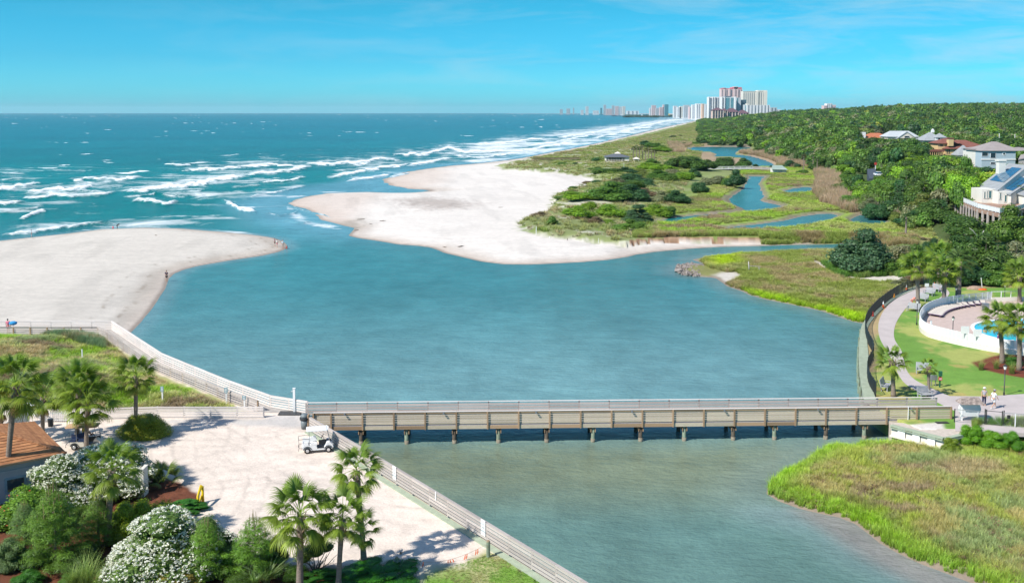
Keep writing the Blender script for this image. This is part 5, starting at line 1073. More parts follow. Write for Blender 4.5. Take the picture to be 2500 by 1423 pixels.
bench(2162, 950, math.radians(60), 'grey bench beside the iron fence near the bridge end', 1.9); bench(2252, 912, math.radians(-20), 'grey bench between the walk and the small palm', 1.3); bench(2258, 972, math.radians(10), 'grey bench just behind the far bridge railing', 1.3)
bench(2230, 760, math.radians(-40), 'grey bench beside the person in pink', 1.7); bench(2251, 735, math.radians(-60), 'second grey bench along the back walk', 1.7); bench(2268, 721, math.radians(-60), 'third grey bench along the back walk', 1.7); bench(2284, 711, math.radians(-60), 'last grey bench before the gate', 1.7)
# ---------------- lamps
LG = MATS['lamp_glass']
def lamp(u, v, h, label):
    p = G(u, v, 1.8); root = empty('street_lamp', p, label, 'street lamp', 'black lantern lamps on the lawn'); m = MB(); m.tube([(0, 0, 0), (0, 0, .3), (0, 0, .35), (0, 0, h - .4)], [.09, .08, .05, .045], 10); m.build('post', BLACK, root, True, world=False)
    m = MB(); m.tube([(0, 0, h - .4), (0, 0, h - .08)], [.1, .17], 8); m.build('lantern', LG, root, world=False); m = MB(); m.tube([(0, 0, h - .08), (0, 0, h + .02), (0, 0, h + .12)], [.2, .12, .02], 8); m.build('lamp_cap', BLACK, root, world=False)
lamp(2451, 965, 2.95, 'black lantern lamp nearest the two walkers'); lamp(2325, 837, 3.1, 'black lantern lamp standing before the pool wall'); lamp(2238, 793, 3.2, 'black lantern lamp between the benches and the pool wall tip'); lamp(2333, 746, 2.6, 'black lantern lamp behind the pool fence'); lamp(2452, 738, 2.6, 'black lantern lamp at the back right of the lawn')
# ---------------- doggy bag station
GRN = mat('green_box', (.02, .12, .06), .5); p = G(2294, 945, 1.8); root = empty('bag_station', p, 'dark green pet bag station with red notice on the lawn', 'dispenser'); m = MB(); m.box((0, 0, .8), (.12, .12, 1.6)); m.build('post', GRN, root, world=False); m = MB(); m.box((.0, -.08, 1.35), (.3, .22, .4)); m.tube([(-.15, -.08, 1.55), (.15, -.08, 1.55)], .11, 10); m.build('dispenser_box', GRN, root, world=False)
m = MB(); m.box((0, -.1, .88), (.36, .03, .34)); o = m.build('notice', mat('red_notice', (.6, .03, .03), .5), root, world=False); m = MB(); [m.box((0, -.12, .88 + z), (.24, .01, .03)) for z in (-.08, -.01, .06)]; m.build('print', WHITE, o, world=False)
m = MB(); m.box((0, 0, .85), (.6, .3, .45)); m.box((-.2, 0, .35), (.08, .08, .7)); m.box((.2, 0, .35), (.08, .08, .7)); tag(link('utility_box', m.mesh('utility_box', GREYM), None, G(2279, 942, 1.8)), 'grey utility box beside the green bag station', 'box')
# ---------------- pool terrace
PZ = 2.0
wl = smooth_px([(2420,739),(2337,748),(2287,758),(2258,772),(2246,790),(2247,806),(2256,816),(2275,825),(2324,838),(2388,852),(2440,861),(2500,868),(2640,884)], 6)
wpt = [G(u, v, 1.8) for u, v in wl]
DECKC = mat('pool_paving', (.56, .44, .39), .85, .2, var=.08, scale=1.5); m = MB(); pg = [(p.x, p.y) for p in wpt] + [(p.x, p.y) for p in (G(2760, 884, 1.8), G(2760, 738, 1.8))]; m.prism(pg, 1.6, PZ); tag(m.build('pool_deck', DECKC), 'pinkish pool terrace', None, None, 'structure')
root = empty('pool_wall', G(2246, 800, 1.8), 'curved cream wall with white picket rail round the pool terrace', 'wall')
for i in range(0, len(wpt) - 1):
    a, b = wpt[i], wpt[i + 1]; d = (b - a).normalized(); m = MB(); m.bar(Vector((a.x, a.y, 2.05)) - d * .004, Vector((b.x, b.y, 2.05)) + d * .004, .22, .62); m.build('wall_section', CREAM, root)
top = [Vector((p.x, p.y, 2.36)) for p in wpt]; st = along(top, 1.2)
for a, b in zip(st, st[1:]):
    piece('post', root, a, a + Vector((0, 0, 1.05)), .09, .09, WHITE)
    for z in (.08, 1.0): piece('rail', root, a + Vector((0, 0, z)), b + Vector((0, 0, z)), .06, .06, WHITE)
m = MB()
for a, b in zip(st, st[1:]):
    n = 9
    for i in range(1, n): q = a.lerp(b, i / n); m.box((q.x, q.y, q.z + .54), (.035, .035, .92))
m.build('pickets', WHITE, root)['kind'] = 'stuff'
m = MB(); a, b = G(2420, 739, 1.8), G(2700, 734, 1.8); m.bar(a + Vector((0, 0, .35)), b + Vector((0, 0, .35)), .25, .8); root2 = empty('back_wall', a, 'low cream wall with rail closing the pool terrace at the back', 'wall'); m.build('wall_section', CREAM, root2)
for i in range(12): q = a.lerp(b, i / 12) + Vector((0, 0, .75)); q2 = a.lerp(b, (i + 1) / 12) + Vector((0, 0, .75)); piece('post', root2, q, q + Vector((0, 0, .9)), .08, .08, WHITE); piece('rail', root2, q + Vector((0, 0, .85)), q2 + Vector((0, 0, .85)), .06, .06, WHITE)
for (u, v, h, lab) in ((2272, 822, 1.95, 'tall white post on the outside of the pool wall'), (2358, 846, 2.1, 'white board sign on two posts before the pool wall'), (2388, 852, 2.0, 'white board sign nearest the lawn patch before the pool wall')):
    p = G(u, v, 1.8); root = empty('pool_sign', p, lab, 'sign'); m = MB(); m.box((0, 0, h / 2), (.16, .16, h)); m.build('post', WHITE, root, world=False)
    if 'board' in lab: m = MB(); m.box((-.2, -.1, h - .1), (.95, .05, .85)); m.build('board', WHITE, root, world=False)
PW = mat('pool_water', (.02, .55, .70), .06, .6, var=.06, scale=.8)
pp = smooth_px([(2378,806),(2374,798),(2380,791),(2398,786),(2425,782),(2470,779),(2560,778)]) ; pq = smooth_px([(2760,850),(2600,846),(2500,838),(2462,832),(2425,824),(2398,816),(2378,806)])
pts = [G(u, v, PZ) for u, v in pp] + [G(2760, 780, PZ)] + [G(u, v, PZ) for u, v in pq][:-1]; m = MB(); m.prism([(p.x, p.y) for p in pts], PZ + .002, PZ + .03); tag(m.build('pool_water', PW), 'bright turquoise swimming pool', None, None, 'structure')
m = MB(); edge = [G(u, v, PZ + .06) for u, v in pp[::-1]] + [G(u, v, PZ + .06) for u, v in pq[::-1]]
for a, b in zip(edge, edge[1:]):
    if (b - a).length > .01: m.bar(a, b, .45, .1)
tag(m.build('pool_coping', WHITE), 'white pool edge', None, None, 'structure')
# loungers
MAUVE = mat('mauve_frame', (.20, .12, .22), .6); SLING = mat('lounger_sling', (.70, .63, .56), .8)
def lounger():
    root = empty('sun_lounger', (0, 0, 0), 'x', 'sun lounger', 'sun loungers fanned round the pool terrace'); b = lambda n, m, mt: m.build(n, mt, root, world=False)
    m = MB(); m.bar((-.95, 0, .34), (.35, 0, .34), .62, .05); b('seat', m, SLING); m = MB(); m.bar((.36, 0, .35), (.98, 0, .42), .62, .05); b('backrest', m, SLING)
    m = MB(); m.bar((-.98, -.33, .32), (.98, -.33, .33), .05, .07); m.bar((-.98, .33, .32), (.98, .33, .33), .05, .07); m.bar((-.99, -.34, .32), (-.99, .34, .32), .05, .07); b('frame', m, MAUVE)
    for x in (-.8, .7):
        for y in (-.3, .3): m = MB(); m.box((x, y, .15), (.05, .05, .3)); b('leg', m, MAUVE)
    return root
L0 = None; ring = [Vector((p.x, p.y, PZ)) for p in wpt]; cen = G(2420, 795, PZ); idx = 0
names = ['first', 'second', 'third', 'fourth', 'fifth', 'sixth', 'seventh', 'eighth', 'ninth', 'tenth', 'eleventh', 'twelfth', 'thirteenth', 'fourteenth', 'fifteenth', 'sixteenth', 'seventeenth']
stl = along(ring[2:44], 1.15)
for i, q in enumerate(stl[:17]):
    d = (cen - q).normalized(); p = q + d * 1.5; rz = math.atan2(d.y, d.x) + math.pi
    lab = 'empty sun lounger, %s counting from the back wall of the pool' % names[i]
    if L0 is None: L0 = lounger(); L0.location = p; L0.rotation_euler.z = rz; L0['label'] = lab
    else: dup(L0, p, rz, lab)
m = MB(); m.box((0, 0, .5), (.7, .7, 1.0)); m.box((0, 0, 1.02), (.8, .8, .05)); tag(link('towel_cabinet', m.mesh('towel_cabinet', GREYM), None, G(2406, 759, PZ)), 'grey cabinet against the back of the pool terrace', 'cabinet')
for (u, v, c, lab) in ((2458, 843, (.05, .2, .5), 'blue beach towel over the pool rail'), (2466, 844, (.75, .8, .85), 'white and blue towel over the pool rail'), (2482, 845, (.7, .1, .08), 'red beach towel over the pool rail')):
    m = MB(); m.bar((0, 0, .45), (.45, 0, .45), .06, .5); tag(link('beach_towel', m.mesh('beach_towel', mat('towel_%d' % u, c, .9)), None, G(u, v, PZ)), lab, 'towel')
# ---------------- kiosk with shingle roof, chain link gate
kp = G(2366, 1026, 1.8); root = empty('kiosk_board', kp, 'white display kiosk under a small shingled hip roof by the bridge end', 'kiosk'); KW = 1.5
m = MB(); n = 20; pr = [(-KW / 2 - .02, .0)] 
m.box((0, 0, .95), (KW, .3, 1.1)); m.build('cabinet', WHITE, root, world=False)
for s in (-1, 1):
    m = MB(); pts = [(s * KW / 2, .55), (s * (KW / 2 + .18), .8), (s * (KW / 2 + .22), 1.1), (s * (KW / 2 + .12), 1.4), (s * KW / 2, 1.5)]; nn2 = len(pts); m.add([(x, -.12, z) for x, z in pts] + [(x, .12, z) for x, z in pts], [tuple(range(nn2)), tuple(reversed(range(nn2, 2 * nn2)))] + [(i, i + nn2, (i + 1) % nn2 + nn2, (i + 1) % nn2) for i in range(nn2)]); m.build('curved_side', WHITE, root, world=False)
    m = MB(); m.box((s * (KW / 2 - .06), 0, .8), (.1, .34, 1.6)); m.build('leg', WHITE, root, world=False)
SHG = mat('grey_shingle', (.42, .34, .30), .9, .1, var=.25, scale=4, objvar=.25)
for k in range(5):
    a0, a1 = k / 5, (k + 1.1) / 5; hw0, hw1 = 1.05 - .3 * a0, 1.05 - .3 * a1; hd0, hd1 = .62 * (1 - a0), .62 * (1 - min(a1, 1)); z0, z1 = 1.62 + .5 * a0, 1.60 + .5 * a1
    nsh = 8 - k
    for j in range(nsh):
        x0, x1 = -hw0 + 2 * hw0 * j / nsh + .01, -hw0 + 2 * hw0 * (j + 1) / nsh - .01; m = MB(); y = random.uniform(-.02, .02)
        P = [(x0, -hd0 + y, z0), (x1, -hd0 + y, z0), (x1 * hw1 / hw0, -hd1, z1), (x0 * hw1 / hw0, -hd1, z1)]; m.add(P + [(a_, b_, c_ - .04) for a_, b_, c_ in P], [(0, 1, 2, 3), (0, 4, 5, 1), (1, 5, 6, 2), (3, 7, 4, 0)]); m.build('shingle', SHG, root, world=False)
    for s in (-1, 1): P = [(s * hw0, -hd0, z0), (s * hw0, hd0, z0), (s * hw1, hd1, z1), (s * hw1, -hd1, z1)]; m = MB(); m.add(P, [(0, 1, 2, 3)] if s > 0 else [(3, 2, 1, 0)]); m.build('end_course', SHG, root, world=False)
m = MB(); m.add([(-1.05, .62, 1.62), (1.05, .62, 1.62), (.75, 0, 2.12), (-.75, 0, 2.12)], [(3, 2, 1, 0)]); m.build('back_slope', SHG, root, world=False)
CHAIN = mat('chain_link', (.45, .46, .46), .5, .4, metal=.4)
root = empty('chain_fence', G(2420, 1040, 1.8), 'chain link fence with black framed gate across the concrete walk', 'fence'); a, b, c_, d_ = G(2330, 1030, 1.8), G(2404, 1036, 1.8), G(2446, 1040, 1.8), G(2600, 1052, 1.8)
def chainspan(p, q, h, post):
    for z in (.05, h): piece('rail', root, p + Vector((0, 0, z)), q + Vector((0, 0, z)), .04, .04, post)
    m = MB(); n = int((q - p).length / .16)
    for i in range(n):
        x = p.lerp(q, i / n); y = p.lerp(q, min(1, i / n + h / (q - p).length)); hh = h if i / n + h / (q - p).length <= 1 else (1 - i / n) * (q - p).length
        m.bar(x + Vector((0, 0, .02)), x.lerp(q, 0) * 0 + p.lerp(q, min(1, i / n + hh / (q - p).length)) + Vector((0, 0, hh)), .008, .008)
        x2 = p.lerp(q, min(1, i / n + hh / (q - p).length)); m.bar(x2 + Vector((0, 0, .02)), x + Vector((0, 0, hh)), .008, .008)
    m.build('wire_mesh', CHAIN, root)['kind'] = 'stuff'
chainspan(a, b, 1.15, CHAIN); chainspan(b, c_, 1.25, BLACK); chainspan(c_, d_, 1.2, CHAIN)
for q, mt, h in ((a, BLACK, 1.2), (b, BLACK, 1.4), (b + Vector((.12, 0, 0)), BLACK, 1.35), (c_, BLACK, 1.35), (c_ + Vector((.14, 0, 0)), BLACK, 1.4), (G(2478, 1043, 1.8), WHITE, 1.2), (G(2520, 1046, 1.8), GREYM, 1.2), (d_, GREYM, 1.2)): piece('post', root, q, q + Vector((0, 0, h)), .07, .07, mt)
m = MB(); q = G(2461, 1043, 1.8) + Vector((0, -.05, .95)); m.box(tuple(q), (.26, .08, .3)); m.build('lock_box', BLACK, root)
# ---------------- abutment in white vinyl sheet piling with green cap
ac = [G(2178, 1036, 1.8), G(2306, 1068, 1.8), G(2372, 1053, 1.8)]; root = empty('sheet_pile_abutment', ac[1], 'white sheet pile abutment with pale green cap under the bridge end', 'retaining wall')
for a, b in zip(ac, ac[1:]):
    d = (b - a).normalized(); nv = Vector((d.y, -d.x, 0)); n = int((b - a).length / .62)
    for i in range(n):
        p, q = a.lerp(b, i / n), a.lerp(b, (i + 1) / n); off = nv * (.22 if i % 2 else .05); m = MB(); m.bar(p + off + Vector((0, 0, -.55)) + d * .005, q + off + Vector((0, 0, -.55)) - d * .005, .1, .9 + .0); m.build('sheet_panel', WHITE if i % 2 else MATS['cream_paint'], root)
    for (z, w, t) in ((-.04, .42, .12), (-.2, .5, .08), (-.93, .5, .14)): piece('cap_board' if z > -.5 else 'waler', root, a + nv * .12 + Vector((0, 0, z)), b + nv * .12 + Vector((0, 0, z)), w, t, GREENW if z > -.5 else MATS['cream_paint'])
m = MB(); pg = [(p.x, p.y) for p in ac]; ins_ = [(ac[0].x + .1, ac[0].y + 1), (ac[2].x, ac[2].y + 1)]; m.prism(pg + ins_[::-1], -1.2, 1.74); o = m.build('fill', mat('packed_sand', (.60, .52, .44), .95, .1, var=.12), root)
m = MB(); m.box((0, 0, .03), (1.1, .5, .05)); tag(link('rubber_mat', m.mesh('rubber_mat', BLACK), None, G(2300, 1032, 1.8), (0, 0, .1)), 'black rubber mat on the sand beside the abutment', 'mat')
# rocks under the abutment and the rubble point across the inlet
ROCKM = mat('riprap', (.36, .31, .28), .9, .2, var=.25, scale=3, objvar=.35); rk = []
for i in range(5):
    m = MB(); m.ball((0, 0, 0), (1, .8, .6), 7, 5); r = random.Random(i); m.v = [(x * r.uniform(.75, 1.2), y * r.uniform(.75, 1.2), z * r.uniform(.75, 1.2)) for x, y, z in m.v]; rk.append(m.mesh('rock', ROCKM))
root = empty('rubble_point', G(1685, 660, .2), 'grey rubble rocks heaped on the marsh point across the inlet', 'rocks'); r = random.Random(4); pgk = poly([(1652,648),(1690,641),(1720,648),(1716,664),(1706,674),(1668,671),(1650,662)], .2); cnt = 0
xy = sample_px([(1652,648),(1690,641),(1720,648),(1716,664),(1706,674),(1668,671),(1650,662)], .2, 290, 5)
for x, y in xy: o = link('rock', rk[r.randrange(5)], root, (x - root.location.x, y - root.location.y, r.uniform(-.08, .12)), (r.random(), r.random(), r.random() * 6)); k = r.uniform(.18, .36); o.scale = (k, k, k * .8)
xy = sample_px([(1652,648),(1690,641),(1720,648),(1716,664),(1706,674),(1668,671),(1650,662)], .1, 1100, 6); sc_ = rng.uniform(.12, .26, len(xy)); RI = []
for q in rk: 
    c = q.copy(); RI.append(c)
scatter('rubble', 'smaller rubble between the rocks of the point', np.column_stack([xy, np.full(len(xy), .05)]), sc_, np.ones((len(xy), 3)), RI)
for i, (u, v, s, lab) in enumerate(((2190,1082,.7,'large tan rock below the abutment left of two others'), (2225,1088,.55,'rounded tan rock in the grass below the abutment'), (2262,1090,.6,'flat tan rock nearest the abutment corner'), (1656,660,.8,'pale boulder at the water end of the rubble point'))):
    o = tag(link('boulder', rk[i], None, G(u, v, .35), (0, 0, i)), lab, 'rock'); o.scale = (s, s * .8, s * .7)
# driftwood rail and posts
p = G(1829, 664, .7); root = empty('driftwood_post', p, 'bleached leaning driftwood post with a rail on the marsh', 'driftwood'); DW = mat('driftwood', (.50, .47, .43), .9, .1, var=.12); m = MB(); m.tube([(0, 0, 0), (-.15, 0, 1.9)], [.13, .08], 7); m.build('post', DW, root, True, world=False); m = MB(); m.tube([(-.05, 0, 1.1), (2.0, 0, .95)], .05, 6); m.build('rail', DW, root, world=False); m = MB(); m.tube([(1.9, 0, 0), (1.7, 0, .8)], [.12, .1], 7); m.build('stump', DW, root, world=False)
for u, v, h, lab in ((1309,573,1.9,'pale post at the tip of the dune grass'), (1461,592,.9,'thin dark stick standing in the pale sand'), (1316,434,1.6,'thin stake on the white sand flat'), (1493,440,1.3,'pale post in the dune scrub'), (1523,412,2.6,'white pole among the dune palms'), (1385,587,.5,'short dark stub in the sand below the dune'), (1342,581,.4,'small stub beside the pale post')):
    p = on_ground(u, v); m = MB(); m.tube([(0, 0, -.1), (.03, 0, h)], [.09, .07] if 'thin' not in lab else [.05, .04], 6); tag(link('stake', m.mesh('stake', WHITE if 'pale' in lab or 'white' in lab else BARK2), None, p), lab, 'post')
# ================================================================== FAR HOUSES
GR = mat('grey_roof', (.34, .36, .37), .85, .2, var=.10, scale=.6); GRB = mat('taupe_roof', (.33, .29, .28), .85, .2, var=.08, scale=.6); BRR = mat('red_brown_tile', (.26, .105, .08), .8, .2, var=.15, scale=.8); RDR = mat('terracotta_roof', (.48, .17, .09), .8, .2, var=.1)
OFFW = mat('off_white_wall', (.70, .68, .62), .8, .2, var=.04, scale=.4); PBLUE = mat('pale_blue_wall', (.40, .50, .56), .8, .2, var=.04); TANW = mat('tan_wall', (.66, .48, .25), .8, .2, var=.06); SOLAR = mat('solar_panel', (.02, .12, .22), .15, .6, var=.1, scale=.5); GLT = mat('teal_glass', (.02, .12, .14), .1, .8)
def box_px(m, u0, u1, v0, v1, D, depth):
    """box whose face toward the camera covers the measured span at distance D; v1 may be a height in metres given as ('z', h)"""
    a = GD(u0, v0, D); b = GD(u1, v0, D); zt = a.z; zb = v1[1] if isinstance(v1, tuple) else GD(u0, v1, D).z
    m.box(((a.x + b.x) / 2, D + depth / 2, (zt + zb) / 2), (b.x - a.x, depth, zt - zb)); return a.x, b.x, zb, zt
def hip(m, x0, x1, y0, y1, z0, z1, ov=.6, ridge=None):
    x0 -= ov; x1 += ov; y0 -= ov; y1 += ov; h = min(x1 - x0, y1 - y0) / 2 if ridge is None else (x1 - x0 - ridge) / 2; h = max(h, .01)
    if x1 - x0 >= y1 - y0 or ridge is not None: r = [(x0 + h, (y0 + y1) / 2, z1), (x1 - h, (y0 + y1) / 2, z1)]
    else: h = (x1 - x0) / 2; r = [((x0 + x1) / 2, y0 + h, z1), ((x0 + x1) / 2, y1 - h, z1)]
    e = [(x0, y0, z0), (x1, y0, z0), (x1, y1, z0), (x0, y1, z0)]; lo = [(a, b, z0 - .18) for a, b, _ in e]
    f = [(0, 1, 5, 4), (1, 2, 5), (2, 3, 4, 5), (3, 0, 4)] if (x1 - x0 >= y1 - y0 or ridge is not None) else [(0, 1, 4), (1, 2, 5, 4), (2, 3, 5), (3, 0, 4, 5)]
    m.add(e + r + lo, f + [(0, 6, 7, 1), (1, 7, 8, 2), (2, 8, 9, 3), (3, 9, 6, 0), (6, 9, 8, 7)]); return m
def win(parent, u0, u1, v0, v1, D, frame=WHITE, glass=GLASSD, fw=.12):
    a = GD(u0, v0, D); b = GD(u1, v1, D); cx, cz = (a.x + b.x) / 2, (a.z + b.z) / 2; w, h = b.x - a.x, a.z - b.z; m = MB()
    m.box((cx, D - .04, a.z - fw / 2), (w, .12, fw)); m.box((cx, D - .04, b.z + fw / 2), (w, .12, fw)); m.box((a.x + fw / 2, D - .04, cz), (fw, .12, h)); m.box((b.x - fw / 2, D - .04, cz), (fw, .12, h)); f = m.build('window', frame, parent)
    m = MB(); m.box((cx, D - .01, cz), (w - fw, .06, h - fw)); m.build('pane', glass, f); return f
def quadroof(root, P, base, roofm, wallm, th=.3, inset=.5):
    P = [Vector(p) for p in P]; m = MB(); m.add(P + [p - Vector((0, 0, th)) for p in P], [(0, 1, 2, 3), (7, 6, 5, 4), (0, 4, 5, 1), (1, 5, 6, 2), (2, 6, 7, 3), (3, 7, 4, 0)]); m.build('roof', roofm, root)
    c = sum(P, Vector()) / 4; Q = [p + (c - p).normalized() * inset - Vector((0, 0, th)) for p in P]; m = MB(); m.add(Q + [Vector((q.x, q.y, base)) for q in Q], [(0, 4, 5, 1), (1, 5, 6, 2), (2, 6, 7, 3), (3, 7, 4, 0)]); m.build('wall', wallm, root)
def on_quad(P, s0, s1, t0, t1, h):
    f = lambda s, t: (P[0] * (1 - s) + P[1] * s) * (1 - t) + (P[3] * (1 - s) + P[2] * s) * t
    n = (P[1] - P[0]).cross(P[3] - P[0]).normalized(); n = n if n.z > 0 else -n; return [f(s0, t0) + n * h, f(s1, t0) + n * h, f(s1, t1) + n * h, f(s0, t1) + n * h]
# big beach house on stilts
root = empty('beach_house', GD(2440, 520, 255), 'large pale house with slanting grey roof, solar panels and a stilted deck', 'house')
P1 = [GD(2388, 456, 262), GD(2436, 465, 250), GD(2512, 404, 266), GD(2462, 399, 278)]; quadroof(root, P1, 5.5, GR, OFFW)
P2 = [GD(2441, 467, 252), GD(2468, 474, 247), GD(2545, 424, 262), GD(2518, 412, 268)]; quadroof(root, P2, 5.5, GR, OFFW)
P3 = [GD(2475, 470, 251), GD(2510, 478, 246), GD(2580, 440, 262), GD(2552, 430, 268)]; quadroof(root, P3, 5.5, GR, OFFW)
m = MB(); w1, w2 = P1[1], P1[2]; m.add([w1 + Vector((.2, 0, .1)), w2 + Vector((.2, 0, .1)), w2 + Vector((.5, 0, -2.4)), w1 + Vector((.5, 0, -1.2)), w1 + Vector((.6, .4, .1)), w2 + Vector((.6, .4, .1))], [(0, 3, 2, 1), (0, 1, 5, 4)]); m.build('gable_band', OFFW, root)
for i in range(4):
    for j in range(3):
        if (i, j) == (3, 0): continue
        q = on_quad(P1, .16 + j * .24, .16 + j * .24 + .225, .28 + i * .145, .28 + i * .145 + .135, .12); m = MB(); m.add(q + [v - Vector((0, 0, .08)) for v in q], [(0, 1, 2, 3), (0, 4, 5, 1), (1, 5, 6, 2), (2, 6, 7, 3), (3, 7, 4, 0)]); m.build('solar_panel', SOLAR, root)
for i in range(4):
    for j in range(2): q = on_quad(P2, .12 + j * .36, .12 + j * .36 + .33, .12 + i * .13, .12 + i * .13 + .12, .12); m = MB(); m.add(q + [v - Vector((0, 0, .08)) for v in q], [(0, 1, 2, 3), (0, 4, 5, 1), (1, 5, 6, 2), (2, 6, 7, 3), (3, 7, 4, 0)]); m.build('solar_panel', SOLAR, root)
m = MB(); box_px(m, 2440, 2456, 393, 425, 268, 1.8); m.build('chimney', OFFW, root); m = MB(); box_px(m, 2438.5, 2457.5, 391, 394.5, 267.8, 2.2); m.build('chimney_cap', OFFW, root)
m = MB(); box_px(m, 2398, 2440, 462, 506, 252, 6); box_px(m, 2438, 2476, 468, 508, 249, 6); m.build('front_wall', OFFW, root)
for u0, u1, v0, v1, D in ((2402,2406,468,485,252), (2409,2412,466,486,252), (2413.5,2421,465,485,252), (2425,2431.5,463,486,252), (2440,2444,470,488,249), (2452,2458,476,494,249), (2462,2466,474,490,249)): win(root, u0, u1, v0, v1, D, OFFW, GLT, .1)
zdk = 6.6; dkp = [(2345,478),(2346,492),(2388,509),(2440,521),(2478,517),(2510,506),(2510,490),(2440,482),(2388,474)]; DP = [G(u, v, zdk) for u, v in dkp]; m = MB(); m.prism([(p.x, p.y) for p in DP], zdk - .3, zdk); m.build('deck', mat('deck_wood', (.42, .27, .20), .85, .2, var=.15), root)
rl = along(DP[:6] , 2.0)
for a, b in zip(rl, rl[1:]):
    piece('post', root, a, a + Vector((0, 0, 1.15)), .12, .12, WHITE); piece('rail', root, a + Vector((0, 0, 1.12)), b + Vector((0, 0, 1.12)), .1, .1, WHITE)
    piece('rail_panel', root, a + Vector((0, 0, .6)), b + Vector((0, 0, .6)), .05, .85, WHITE); piece('skirt_board', root, a + Vector((0, -.05, -.55)), b + Vector((0, -.05, -.55)), .06, .75, MATS['deck_wood'])
for p in along(DP[1:6], 3.2):
    for k in (0, 3): piece('stilt', root, Vector((p.x, p.y + k, 1.5)), Vector((p.x, p.y + k, zdk - .3)), .28, .28, WOOD)
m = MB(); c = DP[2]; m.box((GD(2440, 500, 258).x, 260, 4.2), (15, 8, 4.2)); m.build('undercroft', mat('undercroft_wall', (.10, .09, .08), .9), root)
# pale blue house
D = 425; root = empty('blue_house', GD(2430, 410, D), 'pale blue two-storey house with taupe hip roof and white trim', 'house'); m = MB(); x0, x1, zb, zt = box_px(m, 2398, 2480, 368, ('z', 3), D, 14); m.build('wall', PBLUE, root)
m = MB(); x2, x3, _, _ = box_px(m, 2382, 2400, 366, ('z', 3), D + 6, 12); m.build('wall', OFFW, root); zp = GD(2440, 346, D + 7).z; m = MB(); hip(m, x0, x1 + 2, D, D + 14, zt, zp); m.build('roof', GRB, root); m = MB(); hip(m, x2, x3 + 8, D + 6, D + 18, zt + .4, zp - 2); m.build('roof', GRB, root); m = MB(); hip(m, x1, x1 + 12, D + 4, D + 16, zt, zp - 2.4); m.build('roof', GRB, root)
win(root, 2418, 2431, 373, 387, D, WHITE); win(root, 2397, 2412, 372, 382, D, WHITE); m = MB(); box_px(m, 2396, 2480, 388, 391, D - .2, .4); m.build('band', WHITE, root); c = GD(2451, 376, D); m = MB(); m.tube([(c.x, D + .1, c.z), (c.x, D - .1, c.z)], .75, 16); f = m.build('round_window', WHITE, root); m = MB(); m.tube([(c.x, D + .1, c.z), (c.x, D - .15, c.z)], .4, 14); m.build('pane', GLASSD, f); win(root, 2418, 2430, 396, 402, D, WHITE); win(root, 2384, 2392, 370, 386, D + 6, WHITE, GLT)
# tan house with red-brown roof
D = 540; root = empty('tan_house', GD(2350, 385, D), 'tan house with broad red-brown tile roof and tall tan chimney', 'house'); m = MB(); x0, x1, zb, zt = box_px(m, 2308, 2416, 363, ('z', 3), D, 18); m.build('wall', TANW, root); zp = GD(2360, 342, D + 9).z; m = MB(); hip(m, x0, x1, D, D + 18, zt, zp, 1.0); m.build('roof', BRR, root)
m = MB(); y0, y1, _, z2 = box_px(m, 2290, 2326, 350, ('z', 3), D + 2, 10); m.build('wall', TANW, root); m = MB(); hip(m, y0, y1 + 4, D + 2, D + 12, z2, GD(2300, 338, D + 7).z, .9); m.build('roof', BRR, root); m = MB(); box_px(m, 2317, 2328.5, 339, 357, D - .5, 3); m.build('chimney', TANW, root); m = MB(); box_px(m, 2316, 2329.5, 337, 339.5, D - .7, 3.4); m.build('chimney_cap', BRR, root)
m = MB(); box_px(m, 2264, 2306, 366, 371, D - 4, 8); m.build('porch_roof', BRR, root)
for i in range(8): u = 2266 + i * 5.2; m = MB(); box_px(m, u, u + 1.2, 371, ('z', 4), D - 3.8, .3); m.build('porch_post', TANW, root)
for u0, u1, v0, v1, dd in ((2295,2303,353,358,D+2), (2306,2314,353,358,D+2), (2311,2314,366,376,D), (2316,2319,365,376,D), (2328,2332,368,378,D), (2340,2346,368,374,D)): win(root, u0, u1, v0, v1, dd, TANW)
D = 505; root = empty('garden_pavilion', GD(2356, 385, D), 'small pale grey pyramid roof before the tan house', 'pavilion'); m = MB(); x0, x1, _, zt = box_px(m, 2340, 2378, 379, ('z', 3), D, 8); m.build('wall', OFFW, root); m = MB(); hip(m, x0, x1, D, D + 8, zt, GD(2356, 355, D + 4).z, .3, .6); m.build('roof', GR, root)
D = 640; root = empty('pyramid_roof_house', GD(2280, 350, D), 'house with steep grey pyramid roof and white cupola', 'house'); m = MB(); x0, x1, _, zt = box_px(m, 2258, 2304, 343, ('z', 3), D, 14); m.build('wall', mat('blue_grey_wall', (.42, .46, .49), .8), root); m = MB(); hip(m, x0, x1, D, D + 14, zt, GD(2277, 323, D + 7).z, .8, .8); m.build('roof', GR, root); c = GD(2277, 321, D + 7); m = MB(); m.box((c.x, D + 7, c.z), (1.6, 1.6, 1.6)); m.ball((c.x, D + 7, c.z + .8), .8, 8, 5); m.build('cupola', WHITE, root); m = MB(); box_px(m, 2286, 2309, 335, 346, D - 1, 6); m.build('wing', WHITE, root); m = MB(); q = GD(2286, 336, D - 1); q2 = GD(2310, 336, D - 1); hip(m, q.x, q2.x, D - 1, D + 5, q.z, q.z + 2.6, .5); m.build('roof', GR, root); win(root, 2290, 2296, 337, 342, D - 1); win(root, 2262, 2270, 346, 351, D)
D = 750; root = empty('gabled_house', GD(2205, 345, D), 'cream house with long pale grey roof and front gable', 'house'); m = MB(); x0, x1, _, zt = box_px(m, 2168, 2241, 334, ('z', 3), D, 15); m.build('wall', CREAM, root); m = MB(); hip(m, x0, x1, D, D + 15, zt, GD(2200, 320, D + 7).z, .8, 14); m.build('roof', mat('pale_grey_roof', (.45, .48, .50), .85, .2, var=.05), root)
